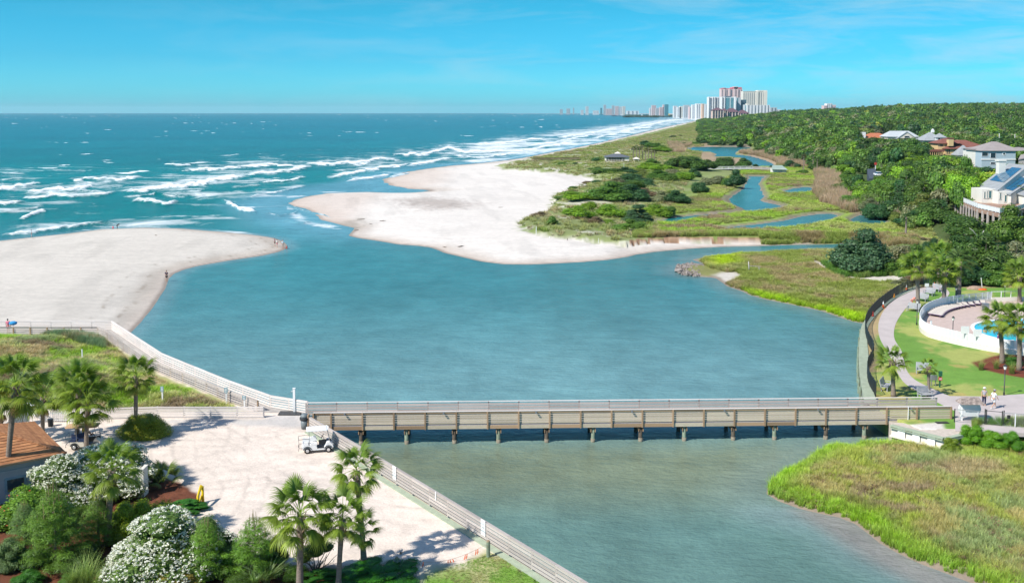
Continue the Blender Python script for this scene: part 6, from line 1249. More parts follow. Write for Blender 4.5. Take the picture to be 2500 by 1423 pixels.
c = GD(2214, 322, D - 3); e0, e1_ = GD(2191, 338, D - 3), GD(2236, 338, D - 3); m = MB(); m.add([e0, e1_, c, (e0.x, D + 7, e0.z), (e1_.x, D + 7, e1_.z), (c.x, D + 7, c.z)], [(0, 1, 2)]); m.build('gable_wall', CREAM, root); m = MB(); m.bar(Vector(e0) - Vector((1, 0, .5)), c, .8, .5); m.bar(c, Vector(e1_) + Vector((1, 0, -.5)), .8, .5); m.add([e0, c, (c.x, D + 7, c.z), (e0.x, D + 7, e0.z)], [(0, 1, 2, 3)]); m.add([e1_, c, (c.x, D + 7, c.z), (e1_.x, D + 7, e1_.z)], [(3, 2, 1, 0)]); m.build('gable_roof', MATS['pale_grey_roof'], root); win(root, 2208, 2220, 332, 337, D - 3.2)
D = 800; root = empty('red_roof_house', GD(2130, 345, D), 'house with terracotta roof and white chimney deep in the trees', 'house'); m = MB(); x0, x1, _, zt = box_px(m, 2112, 2172, 337, ('z', 3), D, 12); m.build('wall', OFFW, root); m = MB(); hip(m, x0, x1, D, D + 12, zt, GD(2140, 325, D + 6).z, .8); m.build('roof', RDR, root); m = MB(); box_px(m, 2103, 2114, 323, 342, D - 2, 3.5); m.build('chimney', WHITE, root)
D = 330; root = empty('timber_shed', GD(2492, 390, D), 'weathered shed roof at the right edge above the trees', 'shed'); P4 = [GD(2486, 389, D), GD(2512, 384, D), GD(2512, 374, D + 6), GD(2492, 378, D + 6)]; quadroof(root, P4, 5, GRB, WOOD, .3, .3)
# beach pavilion on the dune
D = 545; root = empty('beach_pavilion', GD(1507, 396, D), 'cream beach pavilion with dark hip roof on the dune', 'pavilion'); m = MB(); x0, x1, zb, zt = box_px(m, 1480, 1536, 383.5, 395.5, D, 9); m.v = []; m.f = []; m.m = []
m.box(((x0 + x1) / 2, D + 4.5, zb + .2), (x1 - x0, 9, .5)); m.box(((x0 + x1) / 2, D + 8.9, (zb + zt) / 2), (x1 - x0, .2, zt - zb)); m.box((x0 + .1, D + 4.5, (zb + zt) / 2), (.2, 9, zt - zb)); m.box((x1 - 1.2, D + 4.5, (zb + zt) / 2), (2.4, 9, zt - zb)); m.box(((x0 + x1) / 2, D + .1, zt - .15), (x1 - x0, .2, .3)); m.build('wall', CREAM, root)
for i in range(8): x = x0 + (x1 - x0 - 2.4) * i / 7; piece('post', root, (x, D, zb), (x, D, zt), .16, .16, CREAM)
piece('brace', root, (x0 + .2, D - .06, zt), (x0 + 1.8, D - .06, zb + .3), .1, .2, CREAM); piece('brace', root, (x1 - 2.6, D - .06, zt), (x1 - 4.2, D - .06, zb + .3), .1, .2, CREAM); piece('rail', root, (x0, D - .04, zb + 1.1), (x1 - 2.4, D - .04, zb + 1.1), .06, .12, CREAM)
m = MB(); hip(m, x0, x1, D, D + 9, zt, GD(1507, 374.5, D + 4).z, .7, 1.5); m.build('roof', mat('slate_roof', (.13, .145, .17), .85, .2, var=.1), root); c = GD(1508, 374, D + 4); m = MB(); hip(m, c.x - 1.3, c.x + 1.3, D + 3.2, D + 5.8, c.z - .2, c.z + .7, .3, .2); m.build('cupola', CREAM, root)
D = 548; root = empty('small_hut', GD(1554, 395, D), 'tiny cream hut beside the beach pavilion', 'hut'); m = MB(); x0, x1, zb, zt = box_px(m, 1548, 1560, 388, 395.5, D, 2.5); m.build('wall', CREAM, root); m = MB(); hip(m, x0, x1, D, D + 2.5, zt, zt + .9, .4); m.build('roof', CREAM, root); m = MB(); box_px(m, 1550, 1558, 390.5, 393.5, D - .1, .3); m.build('opening', GLASSD, root)
# white walkway across the marsh and the culvert house
def walkway(p, q, name, label, mt, h=1.1, sp=3.0, cat='footbridge', posts=True):
    root = empty(name, p, label, cat); piece('deck', root, p, q, 2.2, .3, mt); n = max(2, int((q - p).length / sp))
    for i in range(n + 1):
        r_ = p.lerp(q, i / n)
        if posts: piece('post', root, r_ - Vector((0, 0, 1.2)), r_ + Vector((0, 0, h)), .18, .18, mt)
    for z in (.45, h): piece('rail', root, p + Vector((0, -1.0, z)), q + Vector((0, -1.0, z)), .08, .16, mt); piece('rail', root, p + Vector((0, 1.0, z)), q + Vector((0, 1.0, z)), .08, .16, mt)
    return root
walkway(G(1672, 414, 1.5), G(1838, 412, 1.5), 'white_footbridge', 'long white footbridge crossing the marsh behind round trees', mat('bright_white_wood', (.75, .73, .72), .8, .2), 1.1)
walkway(G(1838, 412, 1.5), G(1890, 414, 1.5), 'grey_walkway', 'grey end of the marsh footbridge beside small shrubs', WOOD, .9)
D = 478; root = empty('culvert_house', GD(1903, 420, D), 'low pale green roofed culvert structure with blue gates', 'sluice'); m = MB(); x0, x1, zb, zt = box_px(m, 1886, 1920, 412, 421, D, 4); m.build('wall', OFFW, root); m = MB(); m.add([(x0 - .8, D - 1.2, zt - .3), (x1 + .4, D - 1.2, zt - .5), (x1 - .8, D + 5, zt + 1.3), (x0 + 1.2, D + 5, zt + 1.3)], [(0, 1, 2, 3)]); m.build('roof', mat('pale_green_roof', (.33, .42, .36), .7), root)
for u in (1893, 1899, 1905): m = MB(); box_px(m, u, u + 4.5, 413.5, 420.5, D - .1, .2); m.build('gate', PBLUE, root)
# road end, sign, car, fence in the woods
ASPH = mat('asphalt', (.075, .09, .115), .9, .2, var=.06); p = [G(u, v, 6.0) for u, v in ((2117, 413), (2136, 412), (2147, 436), (2122, 436))]; m = MB(); m.prism([(q.x, q.y) for q in p], 1, 6.02); tag(m.build('road', ASPH), 'short piece of asphalt road among the trees', None, None, 'structure')
p = G(2137, 414, 6.0); root = empty('road_sign', p, 'small red sign on a white pole by the road end', 'sign'); m = MB(); m.box((0, 0, 1.0), (.18, .18, 2.1)); m.build('pole', WHITE, root, world=False); m = MB(); m.tube([(0, -.1, 2.3), (0, -.14, 2.3)], .62, 8); m.build('panel', mat('sign_red', (.5, .06, .04), .5), root, world=False)
p = G(2143, 430, 6.0); root = empty('parked_car', p, 'white car seen from behind at the end of the road', 'car')
m = MB(); m.prism([(-.92, -2.1), (.92, -2.1), (.9, 2.1), (-.9, 2.1)], .35, .95); m.build('body', WHITE, root, world=False); m = MB(); m.add([(-.85, -1.9, .95), (.85, -1.9, .95), (.85, 1.0, .95), (-.85, 1.0, .95), (-.65, -1.5, 1.55), (.65, -1.5, 1.55), (.65, .4, 1.55), (-.65, .4, 1.55)], [(4, 5, 6, 7), (0, 1, 5, 4), (1, 2, 6, 5), (2, 3, 7, 6), (3, 0, 4, 7)]); m.build('cabin', GLASSD, root, world=False); m = MB(); m.box((0, -.5, 1.57), (1.35, 1.9, .06)); m.build('roof', WHITE, root, world=False)
for x in (-.85, .85):
    for y in (-1.35, 1.35): m = MB(); m.tube([(x - .1, y, .33), (x + .1, y, .33)], .33, 14); m.build('wheel', RUBBER, root, world=False)
    m = MB(); m.box((x * .8, -2.12, .75), (.2, .05, .15)); m.build('tail_light', MATS['sign_red'], root, world=False)
a, b = G(2087, 386, 6.0), G(2225, 385, 6.0); root = empty('garden_fence', a, 'pale grey fence behind the row of garden palms', 'fence')
for i in range(16): q, r_ = a.lerp(b, i / 16), a.lerp(b, (i + 1) / 16); piece('panel', root, q + Vector((0, 0, .8)), r_ + Vector((0, 0, .8)) , .08, 1.4, PBLUE); piece('post', root, q, q + Vector((0, 0, 1.7)), .15, .15, WHITE)
for u, v0, v1, D, lab in ((2440, 326, 352, 560, 'bare pale pole rising above the blue house roof'), (2478, 328, 352, 600, 'bare pale pole at right above the woods'), (2474, 312, 326, 800, 'distant pale pole among the treetops')):
    a, b = GD(u, v0, D), GD(u, v1, D); m = MB(); m.tube([(b.x, D, 3), (a.x, D, a.z)], .22, 6); tag(m.build('utility_pole', OFFW), lab, 'pole')
# dune boardwalk
a, b = on_ground(1300, 393), on_ground(1415, 391); walkway(a + Vector((0, 0, .6)), b + Vector((0, 0, .6)), 'dune_boardwalk', 'brown boardwalk running over the seaward dune', WOODB, .8, 3, 'boardwalk')
# ================================================================== TOWERS ALONG THE COAST
TW = mat('tower_white', (.74, .74, .74), .7, .2, var=.03, scale=.02); TC = mat('tower_cream', (.74, .69, .60), .7, .2, var=.03, scale=.02); TP = mat('tower_pink', (.70, .52, .50), .7, .2, var=.03, scale=.02); TT = mat('tower_teal', (.05, .27, .32), .3, .5, var=.1, scale=.02); TG2 = mat('tower_window', (.13, .15, .20), .3, .5, var=.1, scale=.05); TGR = mat('tower_grey', (.50, .53, .55), .7, .2, var=.03, scale=.02); PKR = mat('pink_roof', (.72, .22, .26), .8); TTAN = mat('tower_tan', (.74, .50, .36), .7)
def tower(u0, u1, vt, D, label, mt, cols=(), depth=25, floor=3.1, glass=None, fins=(), crown=None, band=True, cat='tower block'):
    a, b = GD(u0, vt, D), GD(u1, vt, D); root = empty('high_rise', ((a.x + b.x) / 2, D, 0), label, cat, 'tower blocks along the far shore'); m = MB(); m.box(((a.x + b.x) / 2, D + depth / 2, a.z / 2), (b.x - a.x, depth, a.z)); m.build('wall', mt, root); W_ = b.x - a.x; nf = int(a.z / floor)
    for (c0, c1, gm) in cols:
        m = MB()
        for f in range(1, nf): m.box((a.x + W_ * (c0 + c1) / 2, D - .15, f * floor + 1.7), (W_ * (c1 - c0), .9, floor * .58))
        o = m.build('window_column', gm or TG2, root); o['kind'] = 'stuff'
    for c0, c1 in fins: m = MB(); m.box((a.x + W_ * (c0 + c1) / 2, D - 1.2, a.z / 2), (W_ * (c1 - c0), 3, a.z + 1)); m.build('pier', mt, root)
    if crown: 
        for (c0, c1, h, cm) in crown: m = MB(); m.box((a.x + W_ * (c0 + c1) / 2, D + depth / 2, a.z + h / 2), (W_ * (c1 - c0), depth * 1.05, h)); m.build('roof', cm, root)
    return root
c3 = lambda n, w=.5, g=None, s=0., e=1.: [(s + (e - s) * (i + .5 - w / 2) / n, s + (e - s) * (i + .5 + w / 2) / n, g) for i in range(n)]
tower(1761, 1813, 218, 3300, 'tall pink-roofed tower, tallest of the far cluster', TP, c3(9, .42), 30, crown=[(0, .5, 2.5, PKR), (.5, .96, 6, PKR), (.6, .78, 8, TP), (.1, .2, 4, PKR)], fins=[(.08, .18), (.33, .42), (.56, .66), (.72, .8)])
tower(1814, 1873, 224, 3100, 'broad cream tower right of the pink-roofed one', TC, c3(7, .3, None, 0, .6) + c3(3, .3, None, .62, .9), 28, crown=[(.6, 1.0, 3.6, TC), (0, .6, 1.2, TC)], fins=[(.55, .64), (.86, 1.0)])
tower(1730, 1763, 237, 2900, 'white tower with dark vertical strips at left of the cluster', TW, [(.05, .09, None), (.14, .26, None), (.34, .42, None), (.5, .64, None), (.7, .76, None), (.84, .92, None)], 26, fins=[(0, .04), (.28, .33), (.44, .49)])
tower(1762, 1797, 237, 2850, 'white and teal glass tower at the middle of the cluster', TW, [(.05, .16, None), (.24, .56, TT), (.62, .84, TT)], 24, crown=[(.22, .6, 2, TG2)], fins=[(0, .04), (.16, .23), (.9, 1.0)])
tower(1797, 1809, 239, 2880, 'narrow pale blue tower stepping down beside the teal one', TGR, [(.2, .4, TT)], 24); tower(1808, 1822, 244, 2900, 'teal glass slab stepping down to the right', TT, [(.1, .9, TG2)], 24)
tower(1818, 1826, 256, 2790, 'slim teal and white block in the cluster', TGR, [(.2, .8, TT)], 20)
tower(1824, 1880, 257, 2780, 'long white eight-storey block below the cream tower', TW, c3(7, .3), 20, crown=[(0, .1, 4, TC)]); tower(1830, 1870, 281, 2640, 'low white podium building in front of the long block', TW, c3(6, .5), 18, cat='building')
tower(1881, 1897, 263, 2900, 'small pale block at the right end of the cluster', TGR, c3(2, .3), 20); tower(1896, 1906, 268, 2900, 'low pale building right of the cluster', TW, c3(2, .3), 20, cat='building')
far = [(1367,1374,267,11000,TGR),(1383,1392,265.5,11000,TGR),(1399,1402,264,11500,TGR),(1418,1425,269,10000,TW),(1430,1437,260.5,10000,TW),(1448,1462,270.5,10000,TW),(1466,1470,264,9500,TT),(1474,1480,256.5,9500,TGR),(1480,1494,266,9200,TP),(1494,1500,258,9200,TGR),(1502,1511,259.5,9000,TP),(1513,1519,261,9000,TW),(1520,1527,260,8900,TC),(1530,1560,271,8800,TW),
 (1586,1592,264,6500,TW),(1592,1602,257.5,6400,TP),(1602,1611,264,6300,TGR),(1611,1620,262,6200,TP),(1619,1625,256,6200,TP),(1624,1632,255.5,6100,TT),(1645,1654,259,5000,TW),(1654,1663,262,4900,TW),(1660,1670,260,4900,TC),(1670,1684,257,4700,TGR),(1683,1700,261,4300,TP),(1690,1702,256,4200,TW),(1700,1715,253.5,3900,TW),(1715,1723,254,3800,TTAN),(1723,1730,254.5,3700,TGR),(2012,2020,258,3600,TP),(2019,2032,253,3600,TW),(2031,2041,256.5,3600,TP)]
wd = {id(TGR): 'grey', id(TW): 'white', id(TT): 'teal', id(TP): 'pinkish', id(TC): 'cream', id(TTAN): 'tan'}
seen_t = {}
ordn = ['', ' next to its twin', ' third of its kind from the left', ' fourth of its kind from the left']
for i, (u0, u1, vt, D, mt) in enumerate(far):
    where = 'on the hazy far point' if D > 8000 else 'behind the pier' if D > 5500 else 'alone above the right-hand woods' if u0 > 2000 else 'between pier and main cluster'
    sz = 'slim' if u1 - u0 < 8 else 'broad'; ht = 'tall' if vt < 260 else 'lower'; lb = '%s %s %s tower block %s' % (ht, sz, wd[id(mt)], where); seen_t[lb] = seen_t.get(lb, 0) + 1; lb += ('', ', second from the left', ', third from the left', ', fourth from the left')[seen_t[lb] - 1]; tower(u0, u1, vt, D, lb, mt, c3(3, .35), 30, 3.6)
root = empty('water_tower', GD(2396, 262, 3600), 'white dome peeping over the treetops at far right', 'water tower'); c = GD(2396, 254.5, 3600); m = MB(); m.ball(c, (8, 8, 5.5), 14, 8); m.build('tank', TW, root, True); m = MB(); m.tube([(c.x, c.y, 0), c], 2.5, 8); m.build('shaft', TW, root)
# brown-roofed hotel
root = empty('resort_hotel', GD(1785, 300, 2650), 'pink resort hotel with brown hip roofs and rows of arched balconies', 'hotel'); HW = mat('hotel_pink', (.70, .50, .42), .8, .2, var=.04, scale=.05); HR = mat('hotel_roof', (.16, .09, .11), .8, .2)
for (u0, u1, ve, vr, D, n, nfl) in ((1740, 1766, 270, 263.5, 2650, 4, 6), (1764, 1776, 271, 265, 2665, 2, 6), (1773, 1803, 274, 264.5, 2670, 4, 4), (1801, 1828, 277, 269, 2690, 4, 3)):
    m = MB(); x0, x1, _, zt = box_px(m, u0, u1, ve, ('z', 0), D, 22); m.build('wall', HW, root); m = MB(); hip(m, x0, x1, D, D + 22, zt, GD(u0, vr, D + 11).z, 1.5); m.build('roof', HR, root)
    for i in range(n):
        for k in range(nfl): w = (x1 - x0) / n; m = MB(); cx = x0 + w * (i + .5); cz = zt - 2.4 - k * 3.7; m.box((cx, D - .1, cz), (w * .55, .8, 1.9)); m.tube([(cx, D - .5, cz + .9), (cx, D + .3, cz + .9)], w * .27, 10); m.build('balcony_opening', TG2, root)
    for i in range(n + 1): m = MB(); m.box((x0 + (x1 - x0) * i / n, D - .5, zt / 2), (1.4, 1.6, zt)); m.build('pier', mat('hotel_cream', (.72, .62, .54), .8) if 'hotel_cream' not in MATS else MATS['hotel_cream'], root)
# pier
PR = mat('pier_timber', (.22, .24, .28), .8); a, b = G(1494, 283.4, 5.5), G(1712, 281.5, 5.5); root = empty('fishing_pier', a, 'long fishing pier on stilts reaching out from the far beach', 'pier'); piece('deck', root, a, b, 7, 1.2, PR)
for i in range(64):
    q = a.lerp(b, i / 63); piece('stilt', root, Vector((q.x, q.y, -2)), q, .9, .9, PR)
m = MB(); m.box((a.x + 12, a.y, 8), (28, 9, 4)); m.build('pier_shelter', mat('pier_dark', (.06, .08, .12), .8), root)
q = a.lerp(b, .56); m = MB(); m.box((q.x, q.y, 9.5), (42, 14, 6)); hip(m, q.x - 21, q.x + 21, q.y - 7, q.y + 7, 12.5, 16, 1, 30); m.build('pier_house', mat('yellow_roof', (.80, .60, .16), .7), root); q = a.lerp(b, .29); m = MB(); m.box((q.x, q.y, 8.5), (10, 8, 5)); m.build('bait_hut', TW, root)
# ================================================================== PLANTING
def shrub_px(u, vb, wpx, vt, me, kind, label, name='shrub', cat='shrub', z=1.8, dpt=.8, stem=False, flowers=None, fcol=(.80, .80, .74), group=None, col=None, seed=0):
    b = G(u, vb, z); w = wpx * b.y / F; cy = b.y + w * dpt * .42; cx = (u - U0) / F * cy; h = max(.3, GD(u, vt, cy).z - z); root = empty(name, (cx, cy, z), label, cat, group); r = random.Random(seed + int(u))
    c = link('foliage', me, root, (0, 0, 0), (0, 0, r.random() * 6.28 if dpt > .7 else 0), (w, w * dpt, h)); k = col or KIND[kind]; c.color = (min(.4, k[0] * 1.75 + .01), min(.5, k[1] * 1.5), k[2] * 1.0, 1)
    if flowers: f = link('blossoms', flowers, root, (0, 0, 0), c.rotation_euler, (w, w * dpt, h)); f.color = (*fcol, 1)
    if stem: link('stem', r.choice(TRUNKS), root, (0, 0, 0), (0, 0, 0), (w * .6, w * .6, h * .9))
    return root
def make_flowers(name, blobs, n, size, seed, cluster=5):
    r = np.random.default_rng(seed); B = np.array(blobs); k = r.integers(0, len(B), n); d = r.normal(size=(n, 3)); d[:, 2] = np.abs(d[:, 2]) * .9 + .1; d /= np.linalg.norm(d, axis=1)[:, None]; P = B[k, :3] + d * B[k, 3:] * 1.03
    ins = np.zeros(n, bool)
    for j in range(len(B)): ins |= (np.linalg.norm((P - B[j, :3]) / B[j, 3:], axis=1) < .93) & (k != j)
    P = P[~ins]; n = len(P); P = np.repeat(P, cluster, 0) + r.normal(size=(n * cluster, 3)) * size * .75; m = len(P); nr = r.normal(size=(m, 3)) + np.array((0, 0, .5)); nr /= np.linalg.norm(nr, axis=1)[:, None]; t = np.cross(nr, r.normal(size=(m, 3))); t /= np.linalg.norm(t, axis=1)[:, None]; b = np.cross(nr, t); s = size * (.6 + .6 * r.random(m))[:, None]
    V = np.stack([P - t * s, P + b * s * .8, P + t * s, P - b * s * .8], 1).reshape(-1, 3); g = (.8 + .35 * r.random(m)).repeat(4); return mesh_np(name, V, np.arange(4 * m).reshape(m, 4), FLOWER, False, {'tint': np.stack([g, g, g * .97], 1)})
OB = [blob_set(44, 200 + i, br=.21, low=.1) for i in range(3)]
OLE = [leaf_cloud('oleander_leaves_%d' % i, OB[i], 16000, .045, 3.6, 210 + i, up=.5) for i in range(3)]; OLF = [make_flowers('oleander_blossoms_%d' % i, OB[i], 6000, .0115, 220 + i, 7) for i in range(3)]; OLF2 = make_flowers('red_blossoms', OB[2], 130, .010, 230, 6)
DOME = [leaf_cloud('clipped_dome', [(0, 0, .05, .5, .5, .95)] , 20000, .036, 1.7, 240, shell=.03, up=.3, hue=.18, ik=.92, tintlo=.9, tinthi=1.3), leaf_cloud('bush_fine_%d' % 0, blob_set(16, 241, br=.26, low=.1), 14000, .032, 1.8, 242)]
FINE = [leaf_cloud('bush_fine_a', blob_set(18, 243, br=.24, low=.1), 14000, .034, 1.8, 244), leaf_cloud('bush_fine_b', blob_set(14, 245, br=.28, low=.1), 14000, .034, 1.8, 246)]
JUN = leaf_cloud('juniper_sprays', [(b[0], b[1], b[2], b[3], b[4], b[5] * .75) for b in blob_set(40, 247, br=.16, low=.06)], 17000, .055, 4, 248, up=.7, hue=.05, tintlo=.45, tinthi=1.6)
GCOV = leaf_cloud('juniper_mat', [(b[0], b[1], b[2] * .8, b[3], b[4], b[5] * .6) for b in blob_set(60, 249, br=.11, low=.1)], 30000, .03, 4, 250, up=.8, hue=.08, tintlo=.4, tinthi=1.7, shell=.3)
def pine_mesh(seed, n=52):
    r = random.Random(seed); B = []
    for i in range(n):
        lv = (i + .5) / n; z = .1 + .84 * lv; rad = .46 * (1 - lv ** 1.5) * r.uniform(.5, 1.08) + .02; a = i * 2.4 + r.uniform(-.4, .4); s = .085 + .05 * r.random(); B.append((rad * math.cos(a), rad * math.sin(a), z, s * 1.25, s * 1.25, s * .62))
        if rad > .2: B.append((rad * .55 * math.cos(a), rad * .55 * math.sin(a), z - .02, s, s, s * .5))
    me = leaf_cloud('pine_needles_%d' % seed, B, 26000, .06, 11, seed, shell=.5, up=.9, hue=.06, tintlo=.35, tinthi=1.55, inner=False); return me, B
PINES = [pine_mesh(s) for s in (301, 302)]
def candles(B, seed):
    r = random.Random(seed); m = MB()
    for b in sorted(B, key=lambda q: -q[2])[:26]: h = r.uniform(.06, .16); m.tube([(b[0], b[1], b[2] + b[5] * .6), (b[0] + r.uniform(-.01, .01), b[1], b[2] + b[5] + h)], [.007, .003], 4)
    return m.mesh('candles', mat('pine_candle', (.33, .26, .12), .8) if 'pine_candle' not in MATS else MATS['pine_candle'])
def pine(u, vb, wpx, vt, i, label, col=(.075, .175, .03)):
    root = shrub_px(u, vb, wpx, vt, PINES[i][0], 'mid', label, 'young_pine', 'pine tree', col=col, dpt=.9); f = root.children[0]; c = link('candles', candles(PINES[i][1], i), root, (0, 0, 0), f.rotation_euler, f.scale); m = MB(); h = f.scale.z
    m.tube([(0, 0, -.1), (.03, 0, h * .5), (0, 0, h * .95)], [.09, .06, .02], 7)
    for k in range(12): a = k * 2.4; z = h * (.15 + .06 * k); q = f.scale.x * .4 * (1 - k / 14); m.tube([(0, 0, z), (q * math.cos(a), q * math.sin(a), z + .1 * h)], [.03, .012], 5)
    m.build('trunk', BARK2, root, world=False); return root
# --- palms in front and around
palm_px(4, 1078, 2, 985, 115, 'palm at the very left edge behind the shingle roof', nf=26, seed=1)
palm_px(15, 1222, 38, 945, 175, 'tall palm whose trunk crosses the shingle roof at far left', nf=34, r0=.19, seed=2, boots=22, dry=1)
palm_px(105, 1082, 104, 972, 128, 'palm with a hanging tan dead frond beside the picket fence', nf=26, seed=3, boots=20, dry=3)
palm_px(188, 1090, 192, 945, 135, 'palm behind the tan golf cart, upper one of a close pair', nf=32, seed=4, r0=.18)
palm_px(211, 1100, 214, 985, 142, 'lower front palm of the close pair beside the tan cart', nf=32, seed=5)
palm_px(332, 1062, 332, 918, 112, 'palm growing out of the round clipped bush', nf=34, seed=6, r0=.17, dry=4)
palm_px(264, 1330, 273, 1148, 150, 'palm standing before the pale block wall between white oleanders', nf=28, seed=7, r0=.2, boots=18, dry=2)
palm_px(732, 1448, 734, 1262, 185, 'large palm at bottom centre, left of a group of three', nf=34, seed=8, r0=.19, boots=22, dry=1)
palm_px(826, 1442, 836, 1268, 150, 'middle palm of the three at bottom centre', nf=30, seed=9, r0=.15, boots=20)
palm_px(889, 1382, 870, 1150, 138, 'tallest palm of the three, its crown against the board fence', nf=28, seed=10, r0=.16, boots=16, lean=.3)
palm_px(886, 1384, 884, 1296, 105, 'short palm crown tucked against the tallest trunk', nf=20, seed=16, r0=.12, boots=6)
palm_px(2241, 757, 2239, 650, 84, 'palm with smooth trunk between the back benches and lamp', nf=30, seed=11, r0=.27, boots=10); palm_px(2304, 748, 2307, 664, 82, 'palm at the back of the lawn beside the side path', nf=30, seed=12, r0=.3, boots=10)
palm_px(2181, 968, 2179, 884, 92, 'palm on the lawn by the iron fence near the bridge end', nf=22, seed=13, r0=.2, boots=40, dry=1); palm_px(2267, 968, 2267, 896, 52, 'small ragged palm behind the end of the far bridge rail', nf=16, seed=14, r0=.15, boots=36, dry=2)
palm_px(2447, 886, 2441, 780, 96, 'left palm of the pair in the mulch bed by the pool', nf=32, seed=15, r0=.24, boots=12); palm_px(2488, 904, 2490, 785, 104, 'right palm of the pair in the mulch bed by the pool', nf=34, seed=17, r0=.24, boots=12)
palm_px(2489, 740, 2489, 672, 88, 'palm at the right edge behind the pool wall', nf=28, seed=18, r0=.27, boots=8); palm_px(2290, 702, 2292, 628, 80, 'palm half hidden in the thicket behind the lawn', nf=26, seed=19, r0=.24, boots=6)
# --- front left bed
shrub_px(330, 1074, 128, 1018, DOME[0], 'olive', 'round clipped olive green bush around a palm trunk', 'clipped_bush', 'bush', dpt=.8, col=(.19, .25, .035))
shrub_px(110, 1258, 210, 1122, OLE[0], 'blue', 'white flowering oleander against the grey-blue building', 'oleander', 'shrub', flowers=OLF[0], col=(.085, .16, .06)); shrub_px(235, 1222, 270, 1080, OLE[1], 'blue', 'tall white flowering oleander left of the block wall', 'oleander', 'shrub', flowers=OLF[1], col=(.09, .165, .07)); shrub_px(40, 1310, 190, 1178, FINE[0], 'mid', 'bright green shrub with a few red blooms at left edge', 'oleander', 'shrub', flowers=OLF2, fcol=(.7, .12, .08), col=(.07, .17, .02))
shrub_px(375, 1440, 320, 1252, OLE[2], 'blue', 'big white flowering oleander at bottom left', 'oleander', 'shrub', flowers=OLF[2], col=(.085, .17, .06)); shrub_px(470, 1420, 170, 1272, OLE[0], 'blue', 'right half of white oleander behind the young pine', 'oleander', 'shrub', flowers=OLF[1], col=(.085, .17, .06))
shrub_px(300, 1455, 150, 1388, FINE[1], 'olive', 'low oleander with pink-red blooms at the bottom edge', 'oleander', 'shrub', flowers=OLF2, fcol=(.65, .10, .12), col=(.15, .17, .05)); shrub_px(400, 1462, 150, 1382, FINE[0], 'olive', 'reddish tinged oleander right of the pink blooming one', 'oleander', 'shrub', flowers=OLF2, fcol=(.6, .16, .14), col=(.17, .16, .05))
shrub_px(292, 1330, 135, 1204, FINE[0], 'bright', 'yellow-green viburnum right of the palm trunk', 'viburnum', 'shrub', col=(.135, .225, .018)); shrub_px(368, 1308, 115, 1204, FINE[1], 'bright', 'yellow-green viburnum nearest the mulch tip', 'viburnum', 'shrub', col=(.12, .205, .018))
shrub_px(512, 1395, 90, 1268, FINE[1], 'dark', 'dark rounded bush behind the young pine', 'shrub', col=(.035, .10, .03)); shrub_px(362, 1178, 34, 1146, FINE[0], 'dark', 'dark ball shrub beside the block wall end', 'shrub', col=(.03, .07, .03))
shrub_px(425, 1262, 135, 1210, GCOV, 'mid', 'spreading juniper on the reddish mulch', 'creeping_juniper', 'shrub', col=(.03, .15, .03), dpt=.7)
pine(95, 1415, 215, 1195, 0, 'largest young pine, at the left edge'); pine(205, 1355, 120, 1215, 1, 'narrow young pine in front of the first oleander', (.07, .16, .03)); pine(478, 1440, 135, 1275, 1, 'young pine before the big white oleander', (.085, .21, .03)); pine(600, 1440, 165, 1262, 0, 'young pine with long brown candles at bottom', (.08, .20, .03)); pine(20, 1345, 110, 1230, 1, 'blue-green young pine cut by the left edge', (.08, .17, .07))
for u, vb, w, vt, c, lab in ((25, 1440, 95, 1392, (.025, .12, .02), 'dark round bush in the bottom left corner'), (130, 1440, 60, 1396, (.06, .15, .03), 'small fresh green shrub on the mulch'), (650, 1400, 90, 1300, (.03, .075, .025), 'dark sprawling shrub behind the young pine'), (-25, 1400, 110, 1310, (.07, .14, .07), 'grey-green shrub at the bottom left edge')):
    shrub_px(u, vb, w, vt, FINE[0], 'mid', lab, 'shrub', col=c)
for u, vb, w, vt, c, lab in ((170, 1400, 110, 1318, (.03, .08, .02), 'dark understory shrub between pine and oleander'), (232, 1310, 80, 1240, (.05, .13, .02), 'leafy shrub under the narrow pine'), (150, 1270, 90, 1215, (.07, .15, .03), 'green shrub at the foot of the first oleander'), (40, 1395, 110, 1325, (.035, .10, .03), 'dark shrub under the largest pine'), (560, 1450, 90, 1390, (.04, .10, .02), 'dark shrub at the bottom edge under the candle pine'), (700, 1425, 70, 1372, (.04, .11, .02), 'dark shrub left of the large bottom palm')):
    shrub_px(u, vb, w, vt, FINE[1], 'mid', lab, 'shrub', col=c)
shrub_px(905, 1455, 290, 1372, GCOV, 'dark', 'dark green juniper mound at bottom centre', 'juniper_mound', 'shrub', col=(.018, .125, .015), dpt=.75); shrub_px(770, 1440, 150, 1380, GCOV, 'dark', 'low dark juniper between the palm trunks', 'juniper_mound', 'shrub', col=(.02, .11, .02), dpt=.7)
b = G(770, 1400, 1.8); root = empty('twisted_tree', b, 'small twisted bare-limbed tree behind the bottom palms', 'tree'); m = MB(); r = random.Random(3)
for i in range(9): a = i * .7; p0 = Vector((0, 0, 0)); P = [p0]; 
for i in range(11):
    a = i * .62 + r.random(); P = [b.copy()]; 
    for k in range(5): P.append(P[-1] + Vector((math.cos(a) * .22 + r.uniform(-.12, .12), math.sin(a) * .2 + r.uniform(-.1, .1), r.uniform(.12, .42))))
    m.tube(P, [.05, .04, .032, .025, .018, .01], 5)
m.build('limbs', BARK2, root, True); c = link('crown', SHRUB[1], root, (0, 0, 1.1), (0, 0, 1), (2.4, 1.6, 1.1)); c.color = (.12, .17, .03, 1)
YUC = grass_tuft('yucca_leaves', 90, 1.0, .1, .06, 400, bend=.9, mat_=LEAF, segs=4); ORN = grass_tuft('ornamental_blades', 260, 1.2, .28, .016, 401, bend=.6, mat_=LEAF, segs=4)
